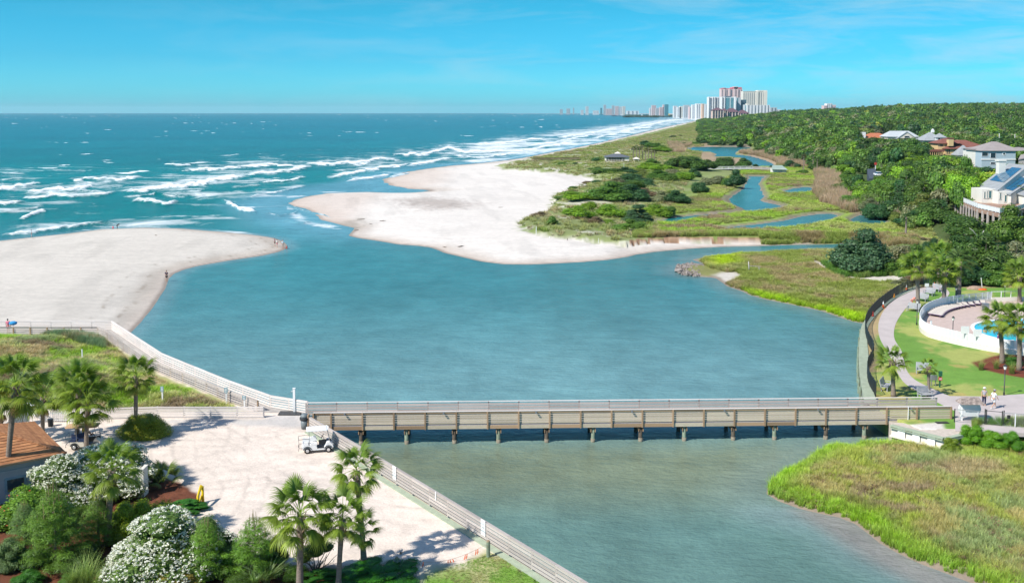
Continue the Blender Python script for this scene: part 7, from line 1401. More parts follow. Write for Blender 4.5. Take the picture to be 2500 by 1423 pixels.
def tuft(u, vb, s, me, col, label, cat='grass clump', name='grass_clump', z=1.8): o = tag(link(name, me, None, G(u, vb, z), (0, 0, u), (s, s, s)), label, cat); o.color = (*col, 1); return o
tuft(650, 1432, 1.5, YUC, (.22, .30, .11), 'spiky yucca clump at bottom left of the palms', 'yucca', 'yucca'); tuft(620, 1440, 1.2, YUC, (.18, .27, .09), 'smaller yucca left of the spiky clump', 'yucca', 'yucca'); tuft(212, 1432, 1.5, ORN, (.30, .42, .11), 'tall ornamental grass left of the pink oleander'); tuft(180, 1436, 1.2, ORN, (.30, .42, .11), 'ornamental grass nearest the big pine'); tuft(240, 1440, 1.1, ORN, (.30, .42, .11), 'ornamental grass touching the pink oleander')
for u, v, s, lab in ((2395, 903, .9, 'leftmost grass clump in the mulch bed by the pool'), (2432, 900, .9, 'grass clump between the two pool palms'), (2470, 912, 1.0, 'grass clump nearest the walk in the pool bed'), (2462, 885, .9, 'yellowish grass clump behind the pool palms')): tuft(u, v, s, ORN, (.28, .33, .08), lab)
# dwarf palm on the mulch
b = G(398, 1182, 1.8); root = empty('dwarf_palm', b, 'trunkless dwarf palm arching over the mulch', 'palm tree', 'cabbage palms')
for i in range(16): o = link('frond', FRONDS[i % 5], root, (0, 0, .15), (0, -math.radians(70 - i * 3.2), i * 2.4)); o.scale = (.95, .95, .95); g = random.uniform(.8, 1.2); o.color = (.11 * g, .17 * g, .05 * g, 1)
# bushes by the path and pool
for u, vb, w, lab in ((2272, 757, 24, 'left clipped bush beside the pool rail'), (2291, 753, 20, 'right clipped bush beside the pool rail'), (2318, 751, 18, 'low clipped bush near the side path end')): shrub_px(u, vb, w, vb - 14, DOME[1], 'dark', lab, 'clipped_bush', 'bush', col=(.03, .13, .02))
shrub_px(2497, 895, 40, 868, DOME[1], 'dark', 'dark green hedge at the right edge of the pool bed', 'hedge', 'hedge', col=(.03, .12, .02))
for u, vb, w, vt, c, lab in ((2400, 1092, 75, 1030, (.085, .24, .02), 'bright green shrub hugging the abutment corner'), (2455, 1098, 70, 1045, (.09, .24, .02), 'bright green shrub below the chain link fence'), (2500, 1100, 60, 1046, (.06, .2, .02), 'deeper green shrub at right edge below the fence'), (2350, 1105, 50, 1062, (.12, .2, .03), 'leafy weeds in front of the abutment')):
    shrub_px(u, vb, w, vt, FINE[0], 'bright', lab, 'shrub', col=c, z=.9)
# --- thicket behind the lawn, big windswept juniper
def veg(u, vb, w, h, kind, lab, me=None, name='shrub', cat='shrub', stem=False, grp=None, seed=0):
    p = on_ground(u, vb); wm = w * p.y / F; hm = h * p.y / F * 1.0
    return tree(name, p + Vector((0, wm * .35, -.1)), wm, hm, kind, lab, cat, grp, me or random.Random(int(u * 7 + vb)).choice(SHRUB if cat == 'shrub' else CROWN_HI), stem, int(u + vb))
veg(2122, 672, 150, 108, 'blue', 'big blue-green windswept juniper on the marsh island', CROWN_HI[1], 'windswept_juniper', 'tree', True)
veg(2085, 668, 70, 60, 'blue', 'left lower lobe of the windswept juniper', CROWN_HI[1], 'windswept_juniper', 'tree')
for i, (u, vb, w, h, k, lab) in enumerate(((2205,650,95,62,'grey','grey-green scrub right of the big juniper'), (2178,672,80,40,'mid','low green scrub behind the sandy track'), (2245,668,80,75,'mid','leafy scrub behind the smooth-trunk palm'), (2277,625,42,55,'dark','narrow dark cedar above the thicket'), (2330,700,95,55,'mid','thicket hedge section left of the lawn tape'), (2385,700,90,60,'dark','dark thicket section behind the dirt mound'), (2440,700,90,62,'mid','thicket section behind the back lamp'), (2495,702,90,70,'olive','thicket section at right edge behind lawn'), (2350,668,110,70,'mid','mounded scrub behind the hedge'), (2430,672,140,95,'oak','large dark oak behind the lawn'), (2495,665,100,80,'grey','grey-green oak at right edge'), (2395,640,120,80,'oak','oak rising behind the large dark oak'), (2400,590,150,70,'oak','gnarled oak with grey lichen crown'), (2480,600,110,95,'mid','tall oak below the beach house deck'), (2320,640,80,50,'pale','pale grassy scrub beside the narrow cedar'), (2455,560,130,50,'olive','scrub right under the beach house deck'), (2345,700,60,38,'dark','dark low shrub at the lawn back'), (2210,700,50,20,'grey','bare brush by the gate'), (2255,694,70,32,'brown','brown twiggy brush beside the gate'))):
    veg(u, vb, w, h, k, lab, CROWN_HI[i % 4], 'thicket_shrub' if h < 70 else 'live_oak', 'shrub' if h < 70 else 'tree', h >= 70)
a = on_ground(2384, 612); m = MB(); m.tube([a, a + Vector((.5, 0, 2.2)), a + Vector((1.3, 0, 4))], [.22, .17, .08], 7); m.tube([a + Vector((.5, 0, 2.2)), a + Vector((-.9, 0, 4)), a + Vector((-1.6, 0, 4.5))], [.12, .08, .03], 6); tag(m.build('dead_tree', DW, None, True), 'pale dead trunk leaning among the oaks', 'dead tree')
# --- scrub on the dune and round the marsh
SH = [(1348,549,27,24,'mid'),(1318,529,38,12,'brown'),(1413,535,75,34,'bright'),(1440,513,50,24,'bright'),(1494,531,75,36,'bright'),(1560,545,72,46,'blue'),(1541,566,78,32,'mid'),(1612,532,74,38,'bright'),(1640,528,40,26,'mid'),(1453,545,42,16,'brown'),(1492,547,36,15,'bright'),(1415,490,95,28,'bright'),(1380,488,50,14,'mid'),(1490,492,110,46,'mid'),(1545,490,90,42,'dark'),(1530,470,100,36,'mid'),(1582,485,50,30,'brown'),(1655,500,60,34,'dark'),(1617,495,55,30,'grey'),(1640,480,40,18,'olive'),(1712,473,46,34,'dark'),(1802,460,54,44,'dark'),(1780,455,35,26,'mid'),(1745,453,62,28,'grey'),(1552,452,82,32,'dark'),(1510,455,60,20,'grey'),(1590,457,32,18,'dark'),(1637,444,50,24,'mid'),(1668,441,62,24,'bright'),(1695,432,34,20,'dark'),(1610,438,58,24,'mid'),(1575,436,52,20,'olive'),(1488,428,92,20,'mid'),(1530,425,56,16,'dark'),(1460,418,50,10,'mid'),(1404,404,17,9,'dark'),(1372,404,32,8,'mid'),(1455,396,22,9,'dark'),(1465,391,40,8,'mid'),(1622,418,62,22,'bright'),(1580,414,48,20,'bright'),(1595,402,40,14,'mid'),(1560,424,40,14,'olive'),(1645,428,44,18,'grey'),(1600,362,50,16,'mid'),(1575,356,34,12,'dark'),(1620,372,60,16,'bright'),(1643,336,18,6,'dark'),(1662,334,14,5,'dark'),(1745,355,26,8,'dark'),(1705,353,34,8,'mid'),(1670,354,34,8,'mid'),(1722,351,24,9,'dark'),(1846,415,24,14,'dark'),(1870,416,16,11,'dark'),(1768,415,26,10,'bright'),(1786,416,20,9,'bright'),(1882,412,12,8,'dark'),(1455,447,30,10,'dark'),(1437,449,26,8,'brown'),(1400,462,26,8,'mid'),(1935,410,40,18,'dark'),(1960,425,30,14,'mid'),(2062,470,60,26,'mid'),(2090,505,60,34,'mid'),(2130,515,56,30,'grey'),(2170,530,60,34,'grey'),(2205,545,50,34,'olive'),(2235,560,52,40,'pale'),(2120,500,44,24,'bright'),(2075,445,50,30,'mid')]
cw = {'bright': 'bright yellow-green', 'mid': 'mid green', 'dark': 'dark green', 'blue': 'blue-green', 'brown': 'brown twiggy', 'grey': 'grey-green', 'olive': 'olive green', 'pale': 'pale green', 'oak': 'dark green', 'yellow': 'yellow'}
def where(u, v):
    if v < 375: return 'beyond the beach pavilion'
    if u < 1480 and v < 425: return 'on the seaward dune'
    if u < 1480 and v < 470: return 'at the head of the white sand flat'
    if u < 1480: return 'at the sandy edge of the dune point'
    if u < 1600 and v > 520: return 'near the tip of the dune scrub'
    if u < 1600: return 'in the thick of the dune scrub'
    if u < 1720 and v > 470: return 'on the marsh side of the dune'
    if v < 420: return 'beside the white footbridge'
    if u < 1830: return 'in the scrub left of the creek'
    return 'at the marsh edge under the woods'
seen = {}
for i, (u, vb, w, h, k) in enumerate(SH):
    sz = 'tiny' if w < 22 else 'small' if w < 42 else 'broad' if w < 80 else 'large spreading'; lab = '%s %s shrub %s' % (sz, cw[k], where(u, vb)); seen[lab] = seen.get(lab, 0) + 1
    if seen[lab] > 1: lab = '%s %s shrub %s, %s' % (sz, cw[k], where(u, vb), ('rounder one', 'the next one inland', 'farther back', 'lowest one', 'flat-topped one')[min(seen[lab] - 2, 4)])
    veg(u, vb, w, h, k, lab, JUN if k == 'blue' else CROWN_HI[i % 4] if w > 45 else SHRUB[i % 4], 'dune_shrub', 'shrub', False, 'shrubs on the dune and marsh')
for u, vb, w, h, lab in ((1695,417,80,44,'largest round oak behind the dune scrub'), (1655,412,60,38,'round oak left of the largest one'), (1730,418,46,30,'round oak touching the white footbridge'), (1772,410,56,30,'spreading oak by the far pond'), (1818,412,40,28,'neat round oak right of the spreading one')): veg(u, vb, w, h, 'oak', lab, CROWN_HI[int(u) % 4], 'live_oak', 'tree', True)
for i, (u, vb, h) in enumerate(((1546,393,30),(1554,392,32),(1561,393,30),(1568,391,34),(1576,395,28),(1583,393,30),(1590,396,27),(1598,396,26))): p = on_ground(u, vb); far_palm(p, h * p.y / F, 13 * p.y / F, 'one of the dune palms clustered beside the beach pavilion', 'dune palms by the pavilion', (.12, .13, .045, 1) if i > 3 else (.06, .10, .03, 1), i)
for i, (u, vb, h, w) in enumerate(((2102,387,26,17),(2128,386,24,15),(2140,388,22,15),(2153,392,24,16),(2166,390,22,16),(2177,385,28,12),(2186,384,30,13),(2192,384,31,12),(2201,384,32,13),(2207,382,30,12),(2218,380,32,14),(2233,379,32,16),(2241,381,28,15),(2254,376,22,18))): p = G(u, vb, 5.0); far_palm(p, h * p.y / F, w * p.y / F, 'one of the garden palms in a row before the grey fence', 'garden palms by the fence', (.15, .20, .06, 1), i)
for i in range(12): u = 2108 + i * 5.5; p = G(u, 398 + i * 1.6, 5.5); far_palm(p, 1.3, 1.9, 'one of the short palms planted along the road verge', 'short palms on the verge', (.16, .2, .09, 1), i)
for u, vb, h, w, lab in ((1962,408,26,15,'lone palm at the marsh edge with orange lower fronds'), (1985,404,22,16,'palm right of the lone marsh edge palm'), (1995,408,18,13,'shorter palm behind the marsh edge pair'), (1945,350,16,12,'distant palm above the creek woods'), (1955,348,16,12,'second distant palm above the creek woods')): p = G(u, vb, 3.0); far_palm(p, h * p.y / F, w * p.y / F, lab, None, (.16, .16, .05, 1) if 'orange' in lab else (.11, .16, .05, 1), int(u))
for u, vb, h, w, lab in ((2253,500,42,50,'bushy palm rising from the woods left of the beach house'), (2372,470,36,44,'palm in the woods beside the solar roof'), (2479,520,52,42,'palm in front of the beach house deck'), (2340,705,68,80,'palm behind the lawn hedge'), (2212,560,30,30,'low palm at the marsh edge of the woods')): p = G(u, vb, 4.0); far_palm(p, h * p.y / F, w * p.y / F, lab, None, (.13, .20, .06, 1), int(u))
# --- the woods
WIN = [(2338,2505,532,253),(2376,2510,401,420),(2380,2432,408,420),(2260,2422,377,532),(2330,2384,382,500),(2248,2314,345,636),(2163,2245,338,745),(2100,2176,336,796),(2086,2275,392,392),(2114,2150,436,396),(2030,2060,405,440)]
HB = [(2384,2560,244,300),(2378,2520,418,450),(2262,2425,530,565),(2332,2384,500,515),(2250,2312,634,660),(2160,2246,742,772),(2098,2176,794,818),(2085,2262,388,432),(2112,2152,380,440)]
cand = []; d = 246.0; r = np.random.default_rng(12)
FP = FOREST
while d < 3500:
    s = 6.2 + d * .0036; xs = np.arange((1690 - U0) / F * d, (2720 - U0) / F * d, s * .84); xs = xs + r.normal(size=len(xs)) * s * .25; ys = d + r.normal(size=len(xs)) * s * .28; cand.append(np.stack([xs, ys, np.full(len(xs), s)], 1)); d += s * .80
cand = np.concatenate(cand); ok = sdf(cand[:, 0], cand[:, 1], FP) > 1.5; cand = cand[ok]; gzc = gz_at(cand[:, 0], cand[:, 1])
n = len(cand); hn = fbm(cand[:, 0] / 40, cand[:, 1] / 40, 300); H = cand[:, 2] * (.75 + .5 * hn + .35 * r.random(n)) + sstep(400, 1200, cand[:, 1]) * 3 + sstep(1900, 2300, U0 + F * cand[:, 0] / cand[:, 1]) * sstep(500, 1200, cand[:, 1]) * 3
edge_d = sdf(cand[:, 0], cand[:, 1], FP); cu_ = U0 + F * cand[:, 0] / cand[:, 1]; H *= .5 + .5 * sstep(0, 1, edge_d / (22 + 110 * sstep(600, 1300, cand[:, 1]) * (cu_ < 2000))); Wd_ = cand[:, 2] * (.75 + .95 * r.random(n) ** 2) * (.75 + .25 * sstep(0, 20, edge_d))
cu = U0 + F * cand[:, 0] / cand[:, 1]; keep = np.ones(n, bool); H *= 1 - .5 * sstep(1960, 1700, cu) * sstep(700, 1200, cand[:, 1]); H *= .8 + .5 * fbm(cand[:, 0] / 25, cand[:, 1] / 30, 331)
for (u0, u1, vb, D) in WIN:
    hw = Wd_ / 2 * F / cand[:, 1]; inw = (cu + hw * .7 > u0) & (cu - hw * .7 < u1) & (cand[:, 1] < D + 2); zmax = CZ - (vb - HOR) * cand[:, 1] / F; H = np.where(inw, np.minimum(H, zmax - gzc), H)
for (u0, u1, d0, d1) in HB: keep &= ~((cu > u0 - 4) & (cu < u1 + 4) & (cand[:, 1] > d0 - 2) & (cand[:, 1] < d1 + 2))
keep &= H > 1.0; cand, gzc, H, Wd_, cu, hn = cand[keep], gzc[keep], H[keep], Wd_[keep], cu[keep], hn[keep]; Wd_ = np.minimum(Wd_, np.maximum(H * 2.2, 2.5)); n = len(cand)
kn = ['mid', 'oak', 'bright', 'olive', 'grey', 'dark', 'yellow', 'pale']; pk = r.choice(len(kn), n, p=[.37, .30, .05, .07, .07, .115, .005, .02])
band_ = fbm(cand[:, 0] / 60, cand[:, 1] / 90, 310); pk = np.where((band_ > .58) & (r.random(n) < .5) & (cand[:, 1] < 700), 2, pk); kc = np.array([KIND[k] for k in kn])[pk] * (.65 + .7 * r.random(n))[:, None] * (.75 + .5 * fbm(cand[:, 0] / 90, cand[:, 1] / 140, 320))[:, None]
size_px = Wd_ * F / cand[:, 1]; vis = (cu > -20) & (cu < 2520) & (H > 2.0); order = np.argsort(-(size_px * vis)); ind = set(order[:215].tolist())
rest = np.array([i for i in range(n) if i not in ind])
zone = lambda u, y: 'at the marsh edge of the woods' if y < 330 and u < 2250 else 'below the beach house' if u > 2330 and y < 300 else 'between marsh and blue house' if y < 420 and u > 2200 else 'along the creek side of the woods' if u < 2100 else 'in the woods before the tan house' if y < 540 else 'deep in the woods'
for i in ind:
    k = kn[pk[i]]; x, y, s = cand[i]; w, h = float(Wd_[i]), float(H[i]); sh = 'low' if h < 4 else 'tall' if h > 9 else 'rounded'; wd_ = 'broad ' if w > 9 else ''
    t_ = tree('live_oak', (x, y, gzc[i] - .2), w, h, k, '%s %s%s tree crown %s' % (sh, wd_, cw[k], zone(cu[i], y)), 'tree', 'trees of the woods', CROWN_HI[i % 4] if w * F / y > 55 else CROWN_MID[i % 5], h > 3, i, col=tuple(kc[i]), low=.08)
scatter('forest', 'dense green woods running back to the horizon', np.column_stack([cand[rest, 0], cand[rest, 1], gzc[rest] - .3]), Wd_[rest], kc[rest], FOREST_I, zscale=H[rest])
# far shore wood
fx = r.uniform(-400, 3600, 900); fy = r.uniform(5200, 8600, 900); fu = U0 + F * fx / fy; kf = (fu > 1530) & (fu < 2600); 
scatter('far_woods', 'hazy line of trees on the far shore', np.column_stack([fx[kf], fy[kf], np.zeros(kf.sum())]), np.full(kf.sum(), 60.0), np.tile((.12, .18, .10), (kf.sum(), 1)), FOREST_I, zscale=np.full(kf.sum(), 8.0))
# --- grasses
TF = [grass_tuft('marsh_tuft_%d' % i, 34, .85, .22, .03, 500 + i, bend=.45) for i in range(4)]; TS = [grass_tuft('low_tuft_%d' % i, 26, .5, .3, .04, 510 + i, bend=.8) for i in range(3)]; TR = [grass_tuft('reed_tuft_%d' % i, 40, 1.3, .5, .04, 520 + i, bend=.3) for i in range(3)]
HERB = [leaf_cloud('herb_%d' % i, blob_set(5, 530 + i, br=.35, low=.1), 110, .16, 1.6, 535 + i, mat_=LEAFI, inner=False) for i in range(3)]
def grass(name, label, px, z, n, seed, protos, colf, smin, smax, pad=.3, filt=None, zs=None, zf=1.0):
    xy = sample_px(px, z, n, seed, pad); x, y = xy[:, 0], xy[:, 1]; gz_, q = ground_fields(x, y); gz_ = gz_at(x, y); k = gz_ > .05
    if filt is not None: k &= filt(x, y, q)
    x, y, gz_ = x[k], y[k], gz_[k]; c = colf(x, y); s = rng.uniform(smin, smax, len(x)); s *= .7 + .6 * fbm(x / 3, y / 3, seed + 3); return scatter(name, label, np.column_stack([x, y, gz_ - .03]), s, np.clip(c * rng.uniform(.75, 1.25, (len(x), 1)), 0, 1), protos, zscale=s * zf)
def pal(*items):
    """colour by drifting patches: (colour, scale, seed, threshold)"""
    def f(x, y):
        c = np.tile(items[0][0], (len(x), 1)).astype(float)
        for col, sc, sd, th in items[1:]: c = mixc(c, np.array(col), sstep(th - .05, th + .05, fbm(x / sc, y / sc, sd) + rng.normal(size=len(x)) * .04))
        return c
    return f
FPX = [(3000,1078),(2105,1082),(2040,1090),(1995,1104),(1975,1122),(1940,1140),(1903,1158),(1874,1185),(1871,1205),(1900,1220),(1950,1235),(2000,1245),(2050,1252),(2100,1275),(2130,1300),(2180,1330),(2230,1355),(2290,1375),(2360,1398),(2440,1432),(2560,1500),(3000,1560)]
def fore_col(x, y):
    c = pal(((.33, .38, .065),), ((0.36, 0.33, 0.12), 3.2, 601, .50), ((0.27, 0.33, 0.13), 4.5, 602, .55), ((0.31, 0.24, 0.14), 2.2, 604, .62), ((0.415, 0.366, 0.146), 3, 603, .66))(x, y); e = sdf(x, y, FORE); u, v = UV(x, y, .4)
    c = mixc(c, np.array((0.244, 0.439, 0.018)), sstep(3.2, .8, e) * (.55 + .45 * fbm(x / 2, y / 2, 605))); c = mixc(c, np.array((0.329, 0.415, 0.049)), sstep(2250, 2400, u) * sstep(1260, 1120, v) * .75); return mixc(c, np.array((0.415, 0.329, 0.195)), pm(x, y, [(2270,1150),(2330,1130),(2440,1135),(2470,1160),(2330,1180)], .5, 1) * .85)
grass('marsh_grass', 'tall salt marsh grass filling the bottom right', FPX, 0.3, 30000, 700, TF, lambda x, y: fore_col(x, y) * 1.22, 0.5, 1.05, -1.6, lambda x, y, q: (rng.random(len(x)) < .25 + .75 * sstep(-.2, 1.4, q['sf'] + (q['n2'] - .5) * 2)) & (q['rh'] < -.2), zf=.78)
grass('herbs', 'low leafy marsh plants among the grass', FPX, 0.3, 3500, 701, HERB, pal(((0.195, 0.244, 0.061),), ((0.244, 0.159, 0.098), 3, 606, .5)), .5, 1.0, .8, lambda x, y, q: q['rh'] < -.2, zf=.5)
SPX = [(1690,636),(1720,629),(1780,623),(1850,618),(2000,612),(2130,606),(2250,640),(2240,690),(2184,722),(2147,746),(2120,772),(2105,786),(2060,780),(1990,756),(1900,736),(1850,725),(1815,710),(1775,698),(1763,689),(1750,677),(1770,664),(1730,656),(1720,645)]
def south_col(x, y):
    c = pal(((0.244, 0.293, 0.061),), ((0.34, 0.28, 0.14), 6, 611, .52), ((0.317, 0.329, 0.122), 8, 612, .58))(x, y); c = mixc(c, np.array((0.366, 0.488, 0.012)), pm(x, y, [(1740,620),(1800,616),(1805,645),(1750,654),(1728,640)], .5, 3)); return mixc(c, np.array((0.329, 0.500, 0.012)), pm(x, y, [(1818,704),(1870,714),(1950,737),(2040,752),(2118,767),(2118,797),(2060,790),(1950,758),(1850,732)], .4, 1.5))
_sand = lambda x, y, q: (pm(x, y, [(1988,632),(2010,640),(2040,660),(2090,668),(2180,672),(2240,668),(2250,690),(2200,690),(2120,686),(2050,676),(2010,655),(1980,640)], .9, .6) < .5) & (pm(x, y, [(1740,670),(1775,668),(1800,668),(1812,680),(1790,690),(1766,690)], .2, .6) < .5) & (q['rh'] < 0)
grass('island_grass', 'brown and green marsh grass on the point across the inlet', SPX, .5, 21000, 702, TF, lambda x, y: south_col(x, y) * 1.18, .8, 1.5, .3, _sand, zf=.6)
MPX = [(1600,545),(1640,500),(1700,480),(1760,440),(1820,412),(1900,402),(2000,408),(2060,430),(2080,480),(2120,515),(2270,560),(2300,600),(2100,592),(1850,585),(1700,585),(1600,585),(1560,583)]
dry_ = lambda x, y, q: q['ck'] < -2.5
def marsh_col(x, y):
    c = pal(((0.293, 0.427, 0.055),), ((0.244, 0.268, 0.085), 14, 621, .52), ((0.305, 0.232, 0.146), 11, 622, .62), ((0.366, 0.403, 0.122), 18, 623, .60))(x, y); return c
grass('creek_grass', 'bright green cordgrass between the marsh creeks', MPX, .4, 24000, 703, TF, lambda x, y: marsh_col(x, y) * 1.2, 1.2, 2.2, .5, dry_, zf=.42)
for i, px in enumerate(([(1985,412),(2020,410),(2052,430),(2050,465),(2095,497),(2165,516),(2265,552),(2240,568),(2160,530),(2080,522),(2005,495),(1985,470),(1992,440)], [(1795,371),(1850,370),(1950,392),(1990,408),(1930,410),(1892,404),(1862,391),(1832,382)], [(1628,353),(1690,353),(1680,362),(1672,376),(1640,378)])):
    grass('reeds', ('tawny reeds along the marsh edge under the woods', 'tawny reeds on the far side of the pond', 'brown reeds left of the far pond')[i], px, .5, (3200, 1800, 700)[i], 710 + i, TR, pal(((0.439, 0.317, 0.213),), ((0.329, 0.268, 0.134), 8, 631, .6)), 1.2, 2.2, .3, dry_)
VPX = [(1222,411),(1300,390),(1400,370),(1500,350),(1600,328),(1700,300),(1720,350),(1700,420),(1650,500),(1600,560),(1560,583),(1500,592),(1440,587),(1380,581),(1320,574),(1284,560),(1262,544),(1320,524),(1345,511),(1353,496),(1348,481),(1400,463),(1450,440),(1400,428),(1320,421),(1262,416)]
def dune_col(x, y): return pal(((0.329, 0.354, 0.122),), ((0.244, 0.329, 0.061), 16, 641, .53), ((0.403, 0.329, 0.183), 12, 642, .60), ((0.500, 0.451, 0.281), 9, 643, .66))(x, y)
grass('dune_grass', 'sea oats and grass over the sand dunes', VPX, 1.2, 22000, 704, TS, dune_col, 1.6, 3.2, .3, lambda x, y, q: (q['vg'] > .3) & ~((fbm(x / 9, y / 9, 3) > .64) & (q['u'] < 1600)), zf=.7)
grass('bank_grass', 'grass hanging over the eroded sand bank', [(1860,584),(1960,586),(2100,589),(2240,600),(2240,575),(1850,570),(1545,573),(1545,583),(1700,579),(1850,578)], 1.3, 5200, 705, TF, pal(((0.305, 0.378, 0.085),), ((0.366, 0.293, 0.146), 6, 651, .55)), 1.0, 1.8, .1, lambda x, y, q: q['ck'] < -1, zf=.8)
DPX = [(-500,812),(238,816),(262,830),(356,900),(470,952),(555,982),(585,992),(560,990),(275,990),(-500,985)]
def ld_col(x, y): return 1.2 * pal(((.42, .43, .16),), ((0.244, 0.403, 0.024), 4.5, 661, .56), ((0.45, 0.36, 0.20), 4, 662, .60), ((0.232, 0.293, 0.122), 5, 663, .62), ((0.29, 0.22, 0.14), 2.4, 664, .62))(x, y)
grass('dune_mound_grass', 'wild grass and herbs on the dune left of the ramp', DPX, 2.2, 15000, 706, TS, ld_col, .6, 1.15, .15, lambda x, y, q: q['v'] > 0, zf=.9)
grass('dune_herbs', 'leafy green ground cover on the dune left of the ramp', DPX, 2.2, 5000, 707, HERB, pal(((0.195, 0.390, 0.018),), ((0.293, 0.207, 0.110), 4, 665, .52), ((0.171, 0.268, 0.061), 3, 666, .60)), .45, .95, .15, lambda x, y, q: fbm(x / 5, y / 7, 101) > .47, zf=.4)
grass('sea_oats', 'blue-green sea oats along the boardwalk rail', [(95,818),(235,820),(262,838),(255,850),(130,838)], 2.2, 900, 708, TR, pal(((0.195, 0.293, 0.159),), ((0.317, 0.268, 0.159), 2, 667, .55)), .55, .85, .1)
grass('verge_grass', 'rough grass under the thicket and juniper', [(2040,672),(2000,640),(2140,640),(2300,660),(2500,660),(2700,690),(2700,700),(2260,700),(2180,672),(2100,676)], 1.0, 5000, 709, TF, pal(((0.122, 0.268, 0.037),), ((0.220, 0.317, 0.073), 6, 668, .55)), .8, 1.3, .2, lambda x, y, q: q['rh'] < 0)
grass('slope_grass', 'weeds on the bank below the chain link fence', [(2375,1052),(2700,1062),(2700,1090),(2372,1078)], 1.0, 1500, 713, TF, pal(((0.146, 0.329, 0.024),), ((0.244, 0.317, 0.073), 3, 669, .55)), .5, .9, .0)
grass('lawn_grass', 'sparse lawn grass in the bottom corner of the lot', [(1040,1402),(1100,1382),(1160,1362),(1195,1347),(1235,1358),(1330,1402),(1480,1492),(1480,1560),(1040,1560)], 1.8, 9000, 714, TS, pal(((0.207, 0.378, 0.049),), ((0.366, 0.366, 0.146), 2, 670, .52)), .10, .22, .1)
# ================================================================== PEOPLE
def skin_mesh(name, V, E, R, mt, root=0, sub=1):
    me = bpy.data.meshes.new(name); me.from_pydata(V, E, []); o = bpy.data.objects.new(name, me); COL.objects.link(o); m = o.modifiers.new('s', 'SKIN'); m.use_smooth_shade = True
    for i, r_ in enumerate(R): d = me.skin_vertices[0].data[i]; d.radius = (r_, r_) if not hasattr(r_, '__len__') else r_; d.use_root = (i == root)
    s = o.modifiers.new('u', 'SUBSURF'); s.levels = sub; s.render_levels = sub; bpy.context.view_layer.update(); dg = bpy.context.evaluated_depsgraph_get(); res = bpy.data.meshes.new_from_object(o.evaluated_get(dg)); bpy.data.objects.remove(o); res.materials.clear(); res.materials.append(mt); res.name = name; return res
POSES = {
 'stand': dict(hip=(0, 0, .93), chest=(0, .0, 1.32), neck=(0, 0, 1.48), head=(0, .01, 1.62), sh=.19, el=[(-.25, .02, 1.13), (.25, .02, 1.13)], wr=[(-.26, .08, .88), (.26, .08, .88)], kn=[(-.10, .02, .50), (.10, .02, .50)], an=[(-.11, 0, .07), (.11, 0, .07)]),
 'fold': dict(hip=(0, 0, .93), chest=(0, .0, 1.32), neck=(0, 0, 1.48), head=(0, .03, 1.62), sh=.19, el=[(-.25, .05, 1.12), (.25, .05, 1.12)], wr=[(-.06, .25, 1.15), (.08, .24, 1.12)], kn=[(-.10, .02, .50), (.10, .02, .50)], an=[(-.11, 0, .07), (.11, 0, .07)]),
 'walk': dict(hip=(0, 0, .92), chest=(0, .03, 1.31), neck=(0, .05, 1.47), head=(0, .07, 1.61), sh=.19, el=[(-.25, -.10, 1.13), (.25, .12, 1.12)], wr=[(-.26, -.12, .88), (.24, .26, .93)], kn=[(-.09, .24, .54), (.09, -.02, .48)], an=[(-.09, .34, .10), (.09, -.34, .13)]),
 'bend': dict(hip=(0, 0, .90), chest=(0, .30, 1.15), neck=(0, .42, 1.18), head=(0, .54, 1.14), sh=.18, el=[(-.22, .38, .88), (.22, .38, .88)], wr=[(-.14, .42, .62), (.14, .44, .62)], kn=[(-.10, .06, .48), (.10, .06, .48)], an=[(-.11, 0, .07), (.11, 0, .07)]),
 'crouch': dict(hip=(0, -.12, .30), chest=(0, .06, .62), neck=(0, .12, .76), head=(0, .15, .90), sh=.17, el=[(-.22, .22, .50), (.22, .22, .50)], wr=[(-.12, .38, .30), (.12, .38, .30)], kn=[(-.15, .28, .46), (.15, .28, .46)], an=[(-.12, .02, .07), (.12, .02, .07)]),
 'sit': dict(hip=(0, 0, .12), chest=(0, -.05, .50), neck=(0, -.04, .66), head=(0, -.02, .80), sh=.18, el=[(-.25, .02, .32), (.25, .02, .32)], wr=[(-.18, .22, .22), (.18, .22, .22)], kn=[(-.12, .38, .30), (.12, .38, .30)], an=[(-.12, .55, .05), (.12, .55, .05)])}
